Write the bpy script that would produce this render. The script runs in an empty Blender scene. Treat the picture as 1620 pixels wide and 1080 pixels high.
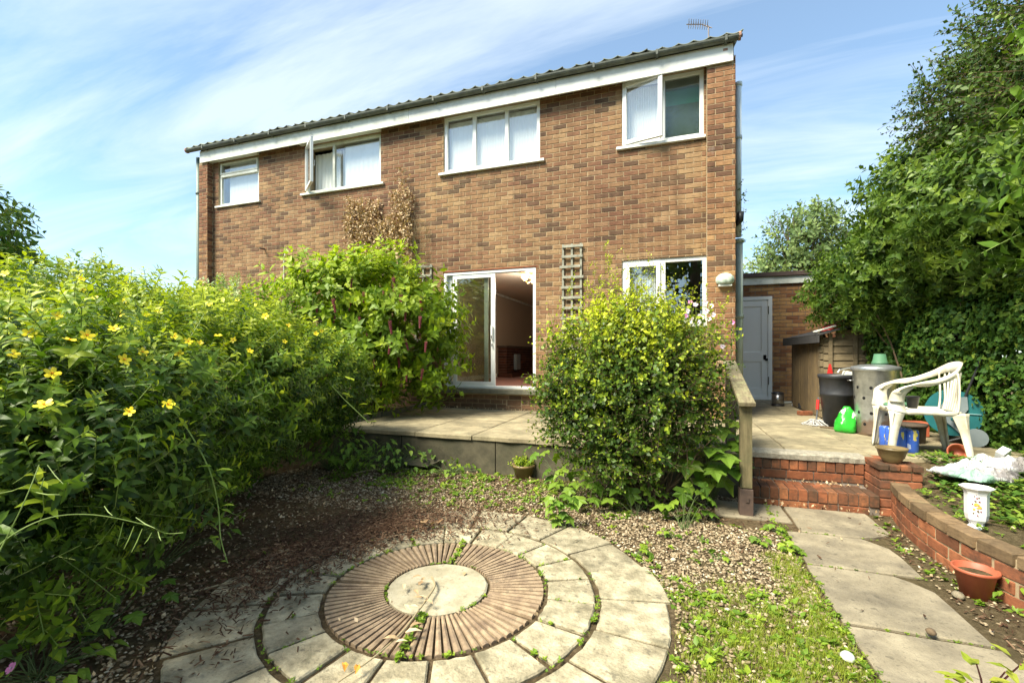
import bpy, math, random
import numpy as np
from mathutils import Vector, Matrix
R = math.radians
S = bpy.context.scene
COL = S.collection
rnd = random.Random(7)
npr = np.random.default_rng(11)

# ------------------------------------------------------------------ camera
YAW, EYE = R(19.15), 1.35
cam = bpy.data.cameras.new("camera"); camo = bpy.data.objects.new("camera", cam); COL.objects.link(camo)
camo.location = (0, 0, EYE); camo.rotation_euler = (R(90), 0, YAW)
cam.sensor_width = 36; cam.lens = 16.0; cam.shift_y = 22 / 1620
cam.clip_start = 0.03; cam.clip_end = 2000
S.camera = camo

# ------------------------------------------------------------------ light
SUN_EL, SUN_AZ = 52, 217          # azimuth measured clockwise from +Y: behind the camera to the left
world = bpy.data.worlds.new("World"); S.world = world; world.use_nodes = True
wn, wl = world.node_tree.nodes, world.node_tree.links
wn.clear()
wo = wn.new("ShaderNodeOutputWorld"); bg = wn.new("ShaderNodeBackground"); wl.new(bg.outputs[0], wo.inputs[0])
sky = wn.new("ShaderNodeTexSky"); sky.sky_type = 'NISHITA'; sky.sun_disc = False
sky.sun_elevation = R(SUN_EL); sky.sun_rotation = R(SUN_AZ); sky.air_density = 1.0; sky.dust_density = 0.6; sky.ozone_density = 2.5
bg.inputs[1].default_value = 0.098
wtc = wn.new("ShaderNodeTexCoord")
wsep = wn.new("ShaderNodeSeparateXYZ"); wl.new(wtc.outputs['Generated'], wsep.inputs[0])
wadd = wn.new("ShaderNodeMath"); wadd.operation = 'ADD'; wadd.inputs[1].default_value = 0.22; wl.new(wsep.outputs[2], wadd.inputs[0])
wmx = wn.new("ShaderNodeMath"); wmx.operation = 'MAXIMUM'; wmx.inputs[1].default_value = 0.05; wl.new(wadd.outputs[0], wmx.inputs[0])
wdx = wn.new("ShaderNodeMath"); wdx.operation = 'DIVIDE'; wl.new(wsep.outputs[0], wdx.inputs[0]); wl.new(wmx.outputs[0], wdx.inputs[1])
wdy = wn.new("ShaderNodeMath"); wdy.operation = 'DIVIDE'; wl.new(wsep.outputs[1], wdy.inputs[0]); wl.new(wmx.outputs[0], wdy.inputs[1])
wcm = wn.new("ShaderNodeCombineXYZ"); wl.new(wdx.outputs[0], wcm.inputs[0]); wl.new(wdy.outputs[0], wcm.inputs[1])
wmap = wn.new("ShaderNodeMapping"); wmap.inputs['Scale'].default_value = (0.7, 2.6, 1); wmap.inputs['Rotation'].default_value = (0, 0, R(-12)); wmap.inputs['Location'].default_value = (1.3, 0.4, 0)
wl.new(wcm.outputs[0], wmap.inputs[0])
wno = wn.new("ShaderNodeTexNoise"); wno.inputs['Scale'].default_value = 1.1; wno.inputs['Detail'].default_value = 7; wno.inputs['Roughness'].default_value = 0.60; wno.inputs['Distortion'].default_value = 0.7
wl.new(wmap.outputs[0], wno.inputs[0])
wrp = wn.new("ShaderNodeValToRGB"); wrp.color_ramp.elements[0].position = 0.40; wrp.color_ramp.elements[0].color = (0.12, 0.12, 0.12, 1)
wrp.color_ramp.elements[1].position = 0.66; wrp.color_ramp.elements[1].color = (0.60, 0.60, 0.60, 1)
wl.new(wno.outputs[0], wrp.inputs[0])
whs = wn.new("ShaderNodeMix"); whs.data_type = 'RGBA'; whs.blend_type = 'MULTIPLY'; whs.inputs[0].default_value = 1.0
whs.inputs[7].default_value = (1.0, 1.16, 1.12, 1); wl.new(sky.outputs[0], whs.inputs[6])
wmix = wn.new("ShaderNodeMix"); wmix.data_type = 'RGBA'; wl.new(wrp.outputs[0], wmix.inputs[0]); wl.new(whs.outputs[2], wmix.inputs[6])
wmix.inputs[7].default_value = (4.9, 5.4, 5.8, 1)
wl.new(wmix.outputs[2], bg.inputs[0])

sun = bpy.data.lights.new("sun", 'SUN'); suno = bpy.data.objects.new("sun", sun); COL.objects.link(suno)
sun.energy = 4.3; sun.angle = R(24); sun.color = (1.0, 0.92, 0.75)
sd = Vector((math.sin(R(SUN_AZ)) * math.cos(R(SUN_EL)), math.cos(R(SUN_AZ)) * math.cos(R(SUN_EL)), math.sin(R(SUN_EL))))
suno.rotation_euler = sd.to_track_quat('Z', 'Y').to_euler()
S.view_settings.view_transform = 'Standard'; S.view_settings.look = 'None'
S.view_settings.exposure = 1.30; S.view_settings.gamma = 1.0; S.view_settings.use_curve_mapping = False
try:
    S.cycles.max_bounces = 8; S.cycles.transparent_max_bounces = 12; S.cycles.transmission_bounces = 6
except Exception: pass

# ------------------------------------------------------------------ measuring helpers (photo bearings -> metres)
cs, sn = math.cos(YAW), math.sin(YAW)
def bearing(px):
    u = (px - 810) / 720.0
    return (-sn + u * cs, cs + u * sn)
def gp(px, py, z=0.0):                       # point on a horizontal level
    d = bearing(px); zc = (EYE - z) * 720 / (py - 562); return (d[0] * zc, d[1] * zc, z)
def dp(px, py, zc):                          # point at a distance along the view
    d = bearing(px); return (d[0] * zc, d[1] * zc, EYE + (562 - py) * zc / 720)
def proj(P):
    P = np.asarray(P, float).reshape(-1, 3)
    zc = -sn * P[:, 0] + cs * P[:, 1]; xr = cs * P[:, 0] + sn * P[:, 1]
    zs = np.where(zc > 0.05, zc, 0.05)
    return 810 + 720 * xr / zs, 562 + 720 * (EYE - P[:, 2]) / zs, zc

# ------------------------------------------------------------------ material helpers
def newmat(name):
    m = bpy.data.materials.new(name); m.use_nodes = True
    n, l = m.node_tree.nodes, m.node_tree.links
    return m, n, l, n['Principled BSDF']
def ramp(n, stops):
    r = n.new("ShaderNodeValToRGB"); e = r.color_ramp.elements
    while len(e) < len(stops): e.new(0.5)
    for i, (p, c) in enumerate(stops):
        e[i].position = p; e[i].color = (c[0], c[1], c[2], 1) if len(c) == 3 else c
    return r
def noise(n, l, vec, scale, detail=5, rough=0.6, dist=0.0):
    t = n.new("ShaderNodeTexNoise"); t.inputs['Scale'].default_value = scale; t.inputs['Detail'].default_value = detail
    t.inputs['Roughness'].default_value = rough; t.inputs['Distortion'].default_value = dist
    l.new(vec, t.inputs['Vector']); return t.outputs[0]
def mixc(n, l, f, a, b, mode='MIX'):
    m = n.new("ShaderNodeMix"); m.data_type = 'RGBA'; m.blend_type = mode
    for s, v in ((0, f), (6, a), (7, b)):
        if isinstance(v, (int, float)): m.inputs[s].default_value = v
        elif isinstance(v, tuple): m.inputs[s].default_value = (v[0], v[1], v[2], 1)
        else: l.new(v, m.inputs[s])
    return m.outputs[2]
def math_(n, l, op, a, b=0.0, c=None):
    m = n.new("ShaderNodeMath"); m.operation = op
    for i, v in enumerate((a, b, c)):
        if v is None: continue
        if isinstance(v, (int, float)): m.inputs[i].default_value = v
        else: l.new(v, m.inputs[i])
    return m.outputs[0]
def bump(n, l, h, strength, dist, bs):
    b = n.new("ShaderNodeBump"); b.inputs['Strength'].default_value = strength; b.inputs['Distance'].default_value = dist
    l.new(h, b.inputs['Height']); l.new(b.outputs[0], bs.inputs['Normal'])
def pm(name, c1, c2, scale=6, rough=0.7, bmp=0.3, bscale=60, metal=0.0, stain=None, stain_scale=1.5, objvar=0.12, stretch=None, spec=None, bd=0.004, speck=0.0):
    m, n, l, bs = newmat(name)
    g = n.new("ShaderNodeNewGeometry").outputs['Position']
    if stretch:
        mp = n.new("ShaderNodeMapping"); mp.inputs['Scale'].default_value = stretch; l.new(g, mp.inputs[0]); gv = mp.outputs[0]
    else: gv = g
    r = ramp(n, [(0.3, c1), (0.7, c2)]); l.new(noise(n, l, gv, scale, 8, 0.65), r.inputs[0])
    col = r.outputs[0]
    if stain:
        r2 = ramp(n, [(0.45, (0, 0, 0)), (0.68, (1, 1, 1))]); l.new(noise(n, l, g, stain_scale, 6, 0.65, 0.3), r2.inputs[0])
        f = math_(n, l, 'MULTIPLY', r2.outputs[0], 0.75)
        col = mixc(n, l, f, col, stain)
    if speck:
        r3 = ramp(n, [(0.30, (1 - speck, 1 - speck, 1 - speck)), (0.46, (1, 1, 1)), (0.62, (1, 1, 1)), (0.75, (1 + speck * .5, 1 + speck * .5, 1 + speck * .45))])
        l.new(noise(n, l, g, 75, 6, 0.8), r3.inputs[0]); col = mixc(n, l, 1.0, col, r3.outputs[0], 'MULTIPLY')
        r4 = ramp(n, [(0.66, (0, 0, 0)), (0.69, (1, 1, 1))]); l.new(noise(n, l, g, 24, 2, 0.5), r4.inputs[0])
        col = mixc(n, l, math_(n, l, 'MULTIPLY', r4.outputs[0], speck), col, (0.09, 0.08, 0.055))
    if objvar:
        oi = n.new("ShaderNodeObjectInfo").outputs['Random']
        v = math_(n, l, 'MULTIPLY_ADD', oi, 2 * objvar, 1 - objvar)
        cb = n.new("ShaderNodeCombineColor"); 
        for i in range(3): l.new(v, cb.inputs[i])
        col = mixc(n, l, 1.0, col, cb.outputs[0], 'MULTIPLY')
    l.new(col, bs.inputs['Base Color']); bs.inputs['Roughness'].default_value = rough; bs.inputs['Metallic'].default_value = metal
    if spec is not None: bs.inputs['Specular IOR Level'].default_value = spec
    if bmp: bump(n, l, noise(n, l, gv, bscale, 5, 0.6), bmp, bd, bs)
    return m
def leafmat(name, stops, rough=0.5, trans=0.28, spec=0.35):
    m, n, l, bs = newmat(name)
    a = n.new("ShaderNodeAttribute"); a.attribute_name = 'shade'
    r = ramp(n, stops); l.new(a.outputs['Fac'], r.inputs[0])
    g = n.new("ShaderNodeNewGeometry").outputs['Position']
    nz = noise(n, l, g, 35, 3, 0.6)
    v = math_(n, l, 'MULTIPLY_ADD', nz, 0.5, 0.75)
    cb = n.new("ShaderNodeCombineColor")
    for i in range(3): l.new(v, cb.inputs[i])
    col = mixc(n, l, 1.0, r.outputs[0], cb.outputs[0], 'MULTIPLY')
    l.new(col, bs.inputs['Base Color']); bs.inputs['Roughness'].default_value = rough; bs.inputs['Specular IOR Level'].default_value = spec
    t = n.new("ShaderNodeBsdfTranslucent")
    tc = mixc(n, l, 1.0, col, (1.25, 1.3, 0.5), 'MULTIPLY'); l.new(tc, t.inputs[0])
    mx = n.new("ShaderNodeMixShader"); mx.inputs[0].default_value = trans
    l.new(bs.outputs[0], mx.inputs[1]); l.new(t.outputs[0], mx.inputs[2])
    l.new(mx.outputs[0], n['Material Output'].inputs[0])
    return m

def brickmat(name, stops, tint=((0.88, 0.72, 0.62), (1.24, 1.15, 0.90)), rough=0.85, stain=None, sth=0.58, sst=0.6):
    m, n, l, bs = newmat(name)
    a = n.new("ShaderNodeAttribute"); a.attribute_name = 'shade'
    r = ramp(n, stops); l.new(a.outputs['Fac'], r.inputs[0])
    g = n.new("ShaderNodeNewGeometry").outputs['Position']
    big = ramp(n, [(0.36, tint[0]), (0.62, tint[1])])
    sz = n.new("ShaderNodeSeparateXYZ"); l.new(g, sz.inputs[0])
    l.new(math_(n, l, 'ADD', noise(n, l, g, 0.55, 4, 0.55), math_(n, l, 'MULTIPLY_ADD', sz.outputs[2], -0.055, 0.19)), big.inputs[0])
    col = mixc(n, l, 1.0, r.outputs[0], big.outputs[0], 'MULTIPLY')
    mp = n.new("ShaderNodeMapping"); mp.inputs['Scale'].default_value = (9, 9, 30); l.new(g, mp.inputs[0])
    sp = ramp(n, [(0.28, (0.52, 0.50, 0.50)), (0.5, (0.98, 0.98, 0.98)), (0.74, (1.32, 1.28, 1.2))]); l.new(noise(n, l, mp.outputs[0], 2.2, 8, 0.75), sp.inputs[0])
    col = mixc(n, l, 1.0, col, sp.outputs[0], 'MULTIPLY')
    mp3 = n.new("ShaderNodeMapping"); mp3.inputs['Scale'].default_value = (5, 5, .45); l.new(g, mp3.inputs[0])
    st3 = ramp(n, [(0.35, (0.74, 0.73, 0.72)), (0.55, (1, 1, 1)), (0.75, (1.1, 1.1, 1.08))]); l.new(noise(n, l, mp3.outputs[0], 1.6, 6, 0.65), st3.inputs[0])
    col = mixc(n, l, 1.0, col, st3.outputs[0], 'MULTIPLY')
    if stain:
        r2 = ramp(n, [(sth, (0, 0, 0)), (sth + .17, (sst, sst, sst))]); l.new(noise(n, l, g, 3.3, 7, 0.75), r2.inputs[0])
        col = mixc(n, l, r2.outputs[0], col, stain)
    l.new(col, bs.inputs['Base Color']); bs.inputs['Roughness'].default_value = rough; bs.inputs['Specular IOR Level'].default_value = 0.2
    bump(n, l, noise(n, l, g, 55, 6, 0.7), 0.5, 0.004, bs)
    return m

M = {}
M['brick'] = brickmat('facing_brick', [(0.0, (0.11, 0.078, 0.06)), (0.2, (0.16, 0.105, 0.076)), (0.30, (0.205, 0.122, 0.085)), (0.6, (0.24, 0.155, 0.10)), (0.85, (0.275, 0.19, 0.12)), (1.0, (0.32, 0.235, 0.155))])
M['brick_end'] = brickmat('end_pier_brick', [(0.0, (0.12, 0.08, 0.062)), (0.3, (0.21, 0.12, 0.08)), (0.7, (0.27, 0.16, 0.10)), (1.0, (0.36, 0.24, 0.14))], stain=(0.45, 0.40, 0.35))
M['brick_garage'] = brickmat('garage_brick', [(0.0, (0.17, 0.08, 0.05)), (0.4, (0.27, 0.15, 0.085)), (1.0, (0.36, 0.23, 0.12))])
M['brick_base'] = brickmat('plinth_brick', [(0.0, (0.09, 0.06, 0.05)), (1.0, (0.2, 0.125, 0.09))])
M['brick_red'] = brickmat('engineering_brick_red', [(0.0, (0.14, 0.065, 0.045)), (0.5, (0.24, 0.095, 0.06)), (1.0, (0.31, 0.13, 0.08))], stain=(0.075, 0.05, 0.035), sth=0.50, sst=0.75)
M['brick_cope'] = brickmat('coping_brick', [(0.0, (0.12, 0.09, 0.065)), (1.0, (0.21, 0.155, 0.11))], stain=(0.12, 0.13, 0.07))
M['brick_step'] = brickmat('step_brick', [(0.0, (0.11, 0.055, 0.038)), (0.5, (0.25, 0.095, 0.055)), (1.0, (0.34, 0.15, 0.085))], stain=(0.06, 0.045, 0.03), sth=0.42, sst=0.85)
M['brick_fire'] = brickmat('fireplace_brick', [(0.0, (0.045, 0.02, 0.018)), (1.0, (0.10, 0.045, 0.035))])
M['mortar'] = pm('mortar', (0.30, 0.225, 0.13), (0.46, 0.36, 0.22), 9, 0.95, 0.6, 90, objvar=0)
M['mortar_dark'] = pm('mortar_dark', (0.12, 0.10, 0.08), (0.25, 0.21, 0.17), 12, 0.95, 0.6, 90, objvar=0)
M['upvc'] = pm('white_upvc', (0.76, 0.78, 0.76), (0.83, 0.84, 0.82), 3, 0.35, 0.05, 30, objvar=0.02)
M['oldwhite'] = pm('old_white_paint', (0.66, 0.69, 0.60), (0.80, 0.82, 0.76), 4, 0.6, 0.25, 40, stain=(0.42, 0.43, 0.34), stain_scale=2.8, objvar=0.03)
M['fascia'] = pm('fascia_white', (0.74, 0.76, 0.72), (0.84, 0.85, 0.82), 1.2, 0.5, 0.1, 30, stain=(0.5, 0.5, 0.43), stain_scale=1.6, objvar=0)
M['tile'] = pm('mossy_roof_tile', (0.12, 0.13, 0.105), (0.27, 0.29, 0.235), 9, 0.95, 0.8, 50, stain=(0.22, 0.25, 0.12), stain_scale=5, objvar=0.25)
M['gutter'] = pm('grey_green_gutter', (0.055, 0.065, 0.055), (0.12, 0.135, 0.115), 7, 0.7, 0.3, 60, stain=(0.16, 0.17, 0.13), stain_scale=5)
M['tile_end'] = pm('verge_mortar', (0.35, 0.16, 0.10), (0.45, 0.3, 0.22), 14, 0.95, 0.6, 60)
M['slab'] = pm('patio_slab', (0.19, 0.158, 0.095), (0.42, 0.36, 0.22), 4.5, 0.9, 0.8, 90, stain=(0.12, 0.105, 0.06), stain_scale=2.4, speck=0.5, objvar=0.10)
M['slab_path'] = pm('path_slab', (0.19, 0.160, 0.105), (0.36, 0.31, 0.21), 5.5, 0.9, 1.0, 120, stain=(0.115, 0.098, 0.07), stain_scale=3.6, speck=0.55, objvar=0.08)
M['stone'] = pm('riven_circle_stone', (0.20, 0.17, 0.105), (0.56, 0.495, 0.335), 9, 0.9, 1.0, 30, stain=(0.135, 0.12, 0.07), stain_scale=7, speck=0.5, objvar=0.16, bd=0.014)
M['rib'] = pm('ribbed_pink_stone', (0.20, 0.14, 0.085), (0.40, 0.30, 0.19), 16, 0.9, 0.8, 110, stain=(0.14, 0.095, 0.065), stain_scale=9, objvar=0.06, speck=0.4)
M['concrete'] = pm('retaining_concrete', (0.05, 0.045, 0.028), (0.13, 0.115, 0.07), 5, 0.95, 0.8, 40, stain=(0.035, 0.04, 0.02), stain_scale=2.2, objvar=0.1)
M['nosing'] = pm('rough_concrete_edge', (0.17, 0.155, 0.12), (0.40, 0.37, 0.29), 30, 0.95, 1.0, 120)
M['kerb'] = pm('mossy_kerb', (0.10, 0.10, 0.07), (0.20, 0.19, 0.14), 12, 0.95, 0.8, 60)
M['rail'] = pm('weathered_rail_wood', (0.13, 0.105, 0.06), (0.30, 0.25, 0.15), 9, 0.85, 0.9, 40, stain=(0.36, 0.37, 0.18), stain_scale=14, stretch=(6, 1, 1))
M['post'] = pm('mossy_post_wood', (0.10, 0.082, 0.038), (0.22, 0.18, 0.09), 7, 0.85, 0.9, 40, stain=(0.085, 0.085, 0.035), stain_scale=5, stretch=(6, 6, 0.8))
M['darkwood'] = pm('dark_post_wood', (0.06, 0.045, 0.035), (0.12, 0.09, 0.06), 7, 0.85, 0.8, 40, stretch=(6, 6, 0.8))
M['metal_shoe'] = pm('rusty_post_shoe', (0.05, 0.033, 0.025), (0.11, 0.07, 0.05), 12, 0.8, 0.4, 60)
M['shedwood'] = pm('shed_boards', (0.12, 0.09, 0.05), (0.25, 0.195, 0.11), 5, 0.9, 0.7, 30, stretch=(1.5, 1.5, 9), objvar=0.2)
M['sheddoor'] = pm('shed_door_boards', (0.11, 0.075, 0.035), (0.26, 0.185, 0.085), 4, 0.9, 0.6, 30, stretch=(12, 12, 0.8), stain=(0.10, 0.07, 0.04), stain_scale=3, objvar=0.12)
M['felt'] = pm('roof_felt', (0.03, 0.03, 0.033), (0.07, 0.068, 0.066), 20, 0.85, 0.5, 120)
M['brownboard'] = pm('brown_roof_edge', (0.08, 0.05, 0.04), (0.14, 0.09, 0.07), 8, 0.7, 0.2, 40)
M['trellis'] = pm('grey_trellis', (0.20, 0.20, 0.15), (0.40, 0.39, 0.31), 12, 0.9, 0.6, 60)
M['soil'] = None
M['galv'] = None
M['black_plastic'] = pm('black_bin_plastic', (0.018, 0.019, 0.022), (0.04, 0.042, 0.047), 6, 0.45, 0.1, 60)
M['dark_pot'] = pm('dark_grey_pot', (0.02, 0.02, 0.02), (0.05, 0.05, 0.05), 8, 0.4, 0.1, 60)
M['steel'] = pm('brushed_steel', (0.35, 0.35, 0.36), (0.6, 0.6, 0.6), 20, 0.28, 0.05, 60, metal=0.9)
M['terracotta'] = pm('terracotta_plastic', (0.36, 0.085, 0.042), (0.46, 0.13, 0.065), 6, 0.5, 0.15, 50, objvar=0.05)
M['bowl'] = pm('olive_glazed_bowl', (0.12, 0.085, 0.035), (0.27, 0.20, 0.09), 5, 0.35, 0.3, 25, stretch=(1, 1, 4))
M['greenpot'] = pm('green_plastic_pot', (0.06, 0.16, 0.09), (0.09, 0.22, 0.12), 5, 0.5, 0.1, 30)
M['chair'] = pm('stained_white_plastic', (0.70, 0.66, 0.53), (0.80, 0.78, 0.67), 7, 0.45, 0.15, 60, stain=(0.48, 0.42, 0.27), stain_scale=5, objvar=0)
M['porcelain'] = pm('white_porcelain', (0.78, 0.78, 0.76), (0.84, 0.84, 0.83), 3, 0.12, 0.0, 30, objvar=0)
M['teal'] = pm('teal_plastic', (0.012, 0.11, 0.12), (0.022, 0.17, 0.18), 5, 0.4, 0.1, 40)
M['greyplastic'] = pm('grey_plastic', (0.15, 0.19, 0.20), (0.22, 0.26, 0.275), 5, 0.45, 0.1, 40)
M['blacktube'] = pm('black_tube', (0.015, 0.015, 0.016), (0.035, 0.035, 0.036), 8, 0.4, 0.0, 40)
M['hose'] = pm('yellow_hose', (0.42, 0.34, 0.04), (0.55, 0.45, 0.08), 12, 0.5, 0.0, 40)
M['pipe'] = pm('grey_green_drainpipe', (0.26, 0.32, 0.27), (0.40, 0.46, 0.40), 3, 0.5, 0.1, 40, stretch=(1, 1, 0.4), stain=(0.22, 0.25, 0.2), stain_scale=3)
M['pipe_white'] = pm('pale_drainpipe', (0.56, 0.62, 0.60), (0.68, 0.73, 0.71), 3, 0.5, 0.1, 40)
M['pipe_dark'] = pm('dark_teal_pipe', (0.10, 0.16, 0.14), (0.20, 0.27, 0.24), 3, 0.5, 0.1, 40, stretch=(1, 1, 0.5))
M['carpet'] = pm('pink_carpet', (0.27, 0.14, 0.12), (0.34, 0.19, 0.165), 40, 1.0, 0.6, 200)
M['plaster'] = pm('beige_wallpaper', (0.40, 0.32, 0.23), (0.46, 0.38, 0.28), 20, 0.9, 0.1, 80)
M['ceiling'] = pm('ceiling_plaster', (0.5, 0.42, 0.33), (0.56, 0.48, 0.38), 20, 0.9, 0.3, 80)
M['curtain'] = pm('white_net_curtain', (0.84, 0.87, 0.85), (0.90, 0.92, 0.90), 3, 0.9, 0.0, 30, objvar=0)
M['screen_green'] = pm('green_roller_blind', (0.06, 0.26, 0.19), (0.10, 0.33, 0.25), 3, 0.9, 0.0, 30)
M['reflection_mottle'] = pm('reflection_panel', (0.05, 0.065, 0.055), (0.17, 0.20, 0.175), 45, 0.7, 0.0, 30, stain=(0.04, 0.055, 0.045), stain_scale=4, objvar=0)  # mottling imitates dark trees reflected in the obscured pane
M['darkroom'] = pm('dim_room_wall', (0.16, 0.16, 0.15), (0.22, 0.22, 0.2), 3, 0.9, 0.0, 30)
M['twig'] = pm('brown_twig', (0.08, 0.055, 0.03), (0.20, 0.14, 0.08), 20, 0.9, 0.4, 100)
M['twig_pale'] = pm('pale_twig', (0.30, 0.24, 0.13), (0.45, 0.37, 0.22), 20, 0.9, 0.4, 100)
M['stem_green'] = pm('green_stem', (0.14, 0.22, 0.04), (0.24, 0.34, 0.07), 20, 0.6, 0.2, 100)
M['stem_dark'] = pm('dark_green_stem', (0.05, 0.08, 0.02), (0.10, 0.14, 0.035), 20, 0.7, 0.2, 100)
M['bark'] = pm('bark', (0.07, 0.055, 0.04), (0.17, 0.13, 0.09), 10, 0.95, 0.9, 30, stretch=(4, 4, 1))
M['red'] = pm('red_plastic', (0.5, 0.02, 0.02), (0.6, 0.04, 0.03), 5, 0.45, 0.1, 40)
M['orange'] = pm('orange_cloth', (0.75, 0.25, 0.03), (0.85, 0.4, 0.06), 8, 0.8, 0.2, 40)
M['mop'] = pm('grey_mop_yarn', (0.30, 0.29, 0.27), (0.5, 0.49, 0.46), 60, 0.95, 0.8, 150)
M['yellow_petal'] = pm('yellow_petal', (0.88, 0.68, 0.005), (0.95, 0.80, 0.02), 30, 0.5, 0.1, 40, objvar=0.05)
M['orange_anther'] = pm('orange_anther', (0.7, 0.28, 0.01), (0.8, 0.4, 0.02), 30, 0.6, 0.1, 40)
M['pink_petal'] = pm('pink_petal', (0.6, 0.14, 0.40), (0.72, 0.26, 0.52), 30, 0.5, 0.1, 40)
M['pale_petal'] = pm('pale_pink_petal', (0.72, 0.58, 0.68), (0.82, 0.72, 0.78), 30, 0.5, 0.1, 40)
M['raceme'] = pm('purple_bract', (0.13, 0.02, 0.03), (0.28, 0.055, 0.07), 60, 0.6, 0.2, 40)
M['aerial'] = pm('aerial_metal', (0.2, 0.18, 0.18), (0.35, 0.3, 0.28), 10, 0.5, 0.0, 40, metal=0.5)
M['vent_white'] = pm('pale_green_vent', (0.46, 0.56, 0.46), (0.62, 0.70, 0.60), 18, 0.6, 0.4, 50, stain=(0.2, 0.28, 0.18), stain_scale=14)
M['hole'] = pm('dark_hole', (0.006, 0.006, 0.006), (0.012, 0.012, 0.012), 5, 1.0, 0.0, 10, objvar=0)
M['doorpaint'] = pm('door_pale_paint', (0.82, 0.81, 0.76), (0.86, 0.85, 0.81), 2.5, 0.5, 0.1, 40, objvar=0)
M['grass_m'] = leafmat('grass_blade', [(0.0, (0.10, 0.16, 0.012)), (0.5, (0.21, 0.29, 0.02)), (1.0, (0.36, 0.37, 0.05))])
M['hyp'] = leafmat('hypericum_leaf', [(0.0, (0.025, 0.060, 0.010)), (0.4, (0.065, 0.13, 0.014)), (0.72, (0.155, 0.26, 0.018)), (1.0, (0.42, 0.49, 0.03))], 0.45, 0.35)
M['ley'] = leafmat('large_shrub_leaf', [(0.0, (0.07, 0.14, 0.012)), (0.5, (0.18, 0.29, 0.02)), (1.0, (0.38, 0.47, 0.03))], 0.5, 0.38)
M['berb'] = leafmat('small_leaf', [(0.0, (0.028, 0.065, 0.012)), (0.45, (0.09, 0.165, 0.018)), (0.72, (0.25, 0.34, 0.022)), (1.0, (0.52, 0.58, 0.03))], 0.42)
M['privet'] = leafmat('glossy_hedge_leaf', [(0.0, (0.03, 0.075, 0.012)), (0.6, (0.09, 0.165, 0.02)), (1.0, (0.21, 0.30, 0.035))], 0.45, 0.28, 0.35)
M['ivy'] = leafmat('ivy_leaf', [(0.0, (0.03, 0.085, 0.015)), (0.6, (0.08, 0.165, 0.022)), (1.0, (0.25, 0.33, 0.045))], 0.5, 0.2, 0.25)
M['haw'] = leafmat('hawthorn_leaf', [(0.0, (0.024, 0.055, 0.01)), (0.6, (0.075, 0.14, 0.02)), (1.0, (0.19, 0.27, 0.035))], 0.5, 0.28)
M['fartree'] = leafmat('distant_leaf', [(0.0, (0.06, 0.11, 0.04)), (0.6, (0.13, 0.20, 0.065)), (1.0, (0.24, 0.32, 0.10))], 0.6, 0.3)  # distance haze put into the leaf colour: greyer and paler
M['varieg'] = leafmat('variegated_leaf', [(0.0, (0.05, 0.12, 0.04)), (0.5, (0.18, 0.30, 0.10)), (1.0, (0.55, 0.60, 0.30))], 0.45)
M['mallow'] = leafmat('mallow_leaf', [(0.0, (0.055, 0.13, 0.015)), (0.6, (0.13, 0.24, 0.025)), (1.0, (0.25, 0.36, 0.04))], 0.5, 0.3)
M['weed'] = leafmat('weed_leaf', [(0.0, (0.07, 0.14, 0.015)), (0.6, (0.16, 0.27, 0.022)), (1.0, (0.30, 0.40, 0.035))], 0.5, 0.3)
M['deadleaf'] = leafmat('dead_leaf', [(0.0, (0.18, 0.10, 0.05)), (0.5, (0.46, 0.32, 0.18)), (1.0, (0.74, 0.58, 0.38))], 0.8, 0.1, 0.1)
M['chips'] = leafmat('wood_chip', [(0.0, (0.04, 0.02, 0.012)), (0.5, (0.12, 0.068, 0.04)), (0.85, (0.25, 0.165, 0.10)), (1.0, (0.44, 0.35, 0.22))], 0.85, 0.0, 0.1)
M['pebble'] = leafmat('pebble', [(0.0, (0.10, 0.07, 0.04)), (0.5, (0.28, 0.215, 0.13)), (0.85, (0.44, 0.36, 0.235)), (1.0, (0.60, 0.53, 0.39))], 0.8, 0.0, 0.2)

def soilmat():
    m, n, l, bs = newmat('soil')
    g = n.new("ShaderNodeNewGeometry").outputs['Position']
    r = ramp(n, [(0.3, (0.05, 0.032, 0.018)), (0.5, (0.12, 0.085, 0.048)), (0.72, (0.25, 0.19, 0.115))]); l.new(noise(n, l, g, 26, 8, 0.75), r.inputs[0])
    r2 = ramp(n, [(0.4, (0, 0, 0)), (0.65, (1, 1, 1))]); l.new(noise(n, l, g, 0.9, 5, 0.6), r2.inputs[0])
    col = mixc(n, l, math_(n, l, 'MULTIPLY', r2.outputs[0], 0.4), r.outputs[0], (0.10, 0.10, 0.045))
    l.new(col, bs.inputs['Base Color']); bs.inputs['Roughness'].default_value = 1.0; bs.inputs['Specular IOR Level'].default_value = 0.1
    bump(n, l, noise(n, l, g, 45, 8, 0.8), 1.0, 0.02, bs)
    return m
M['soil'] = soilmat()
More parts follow.
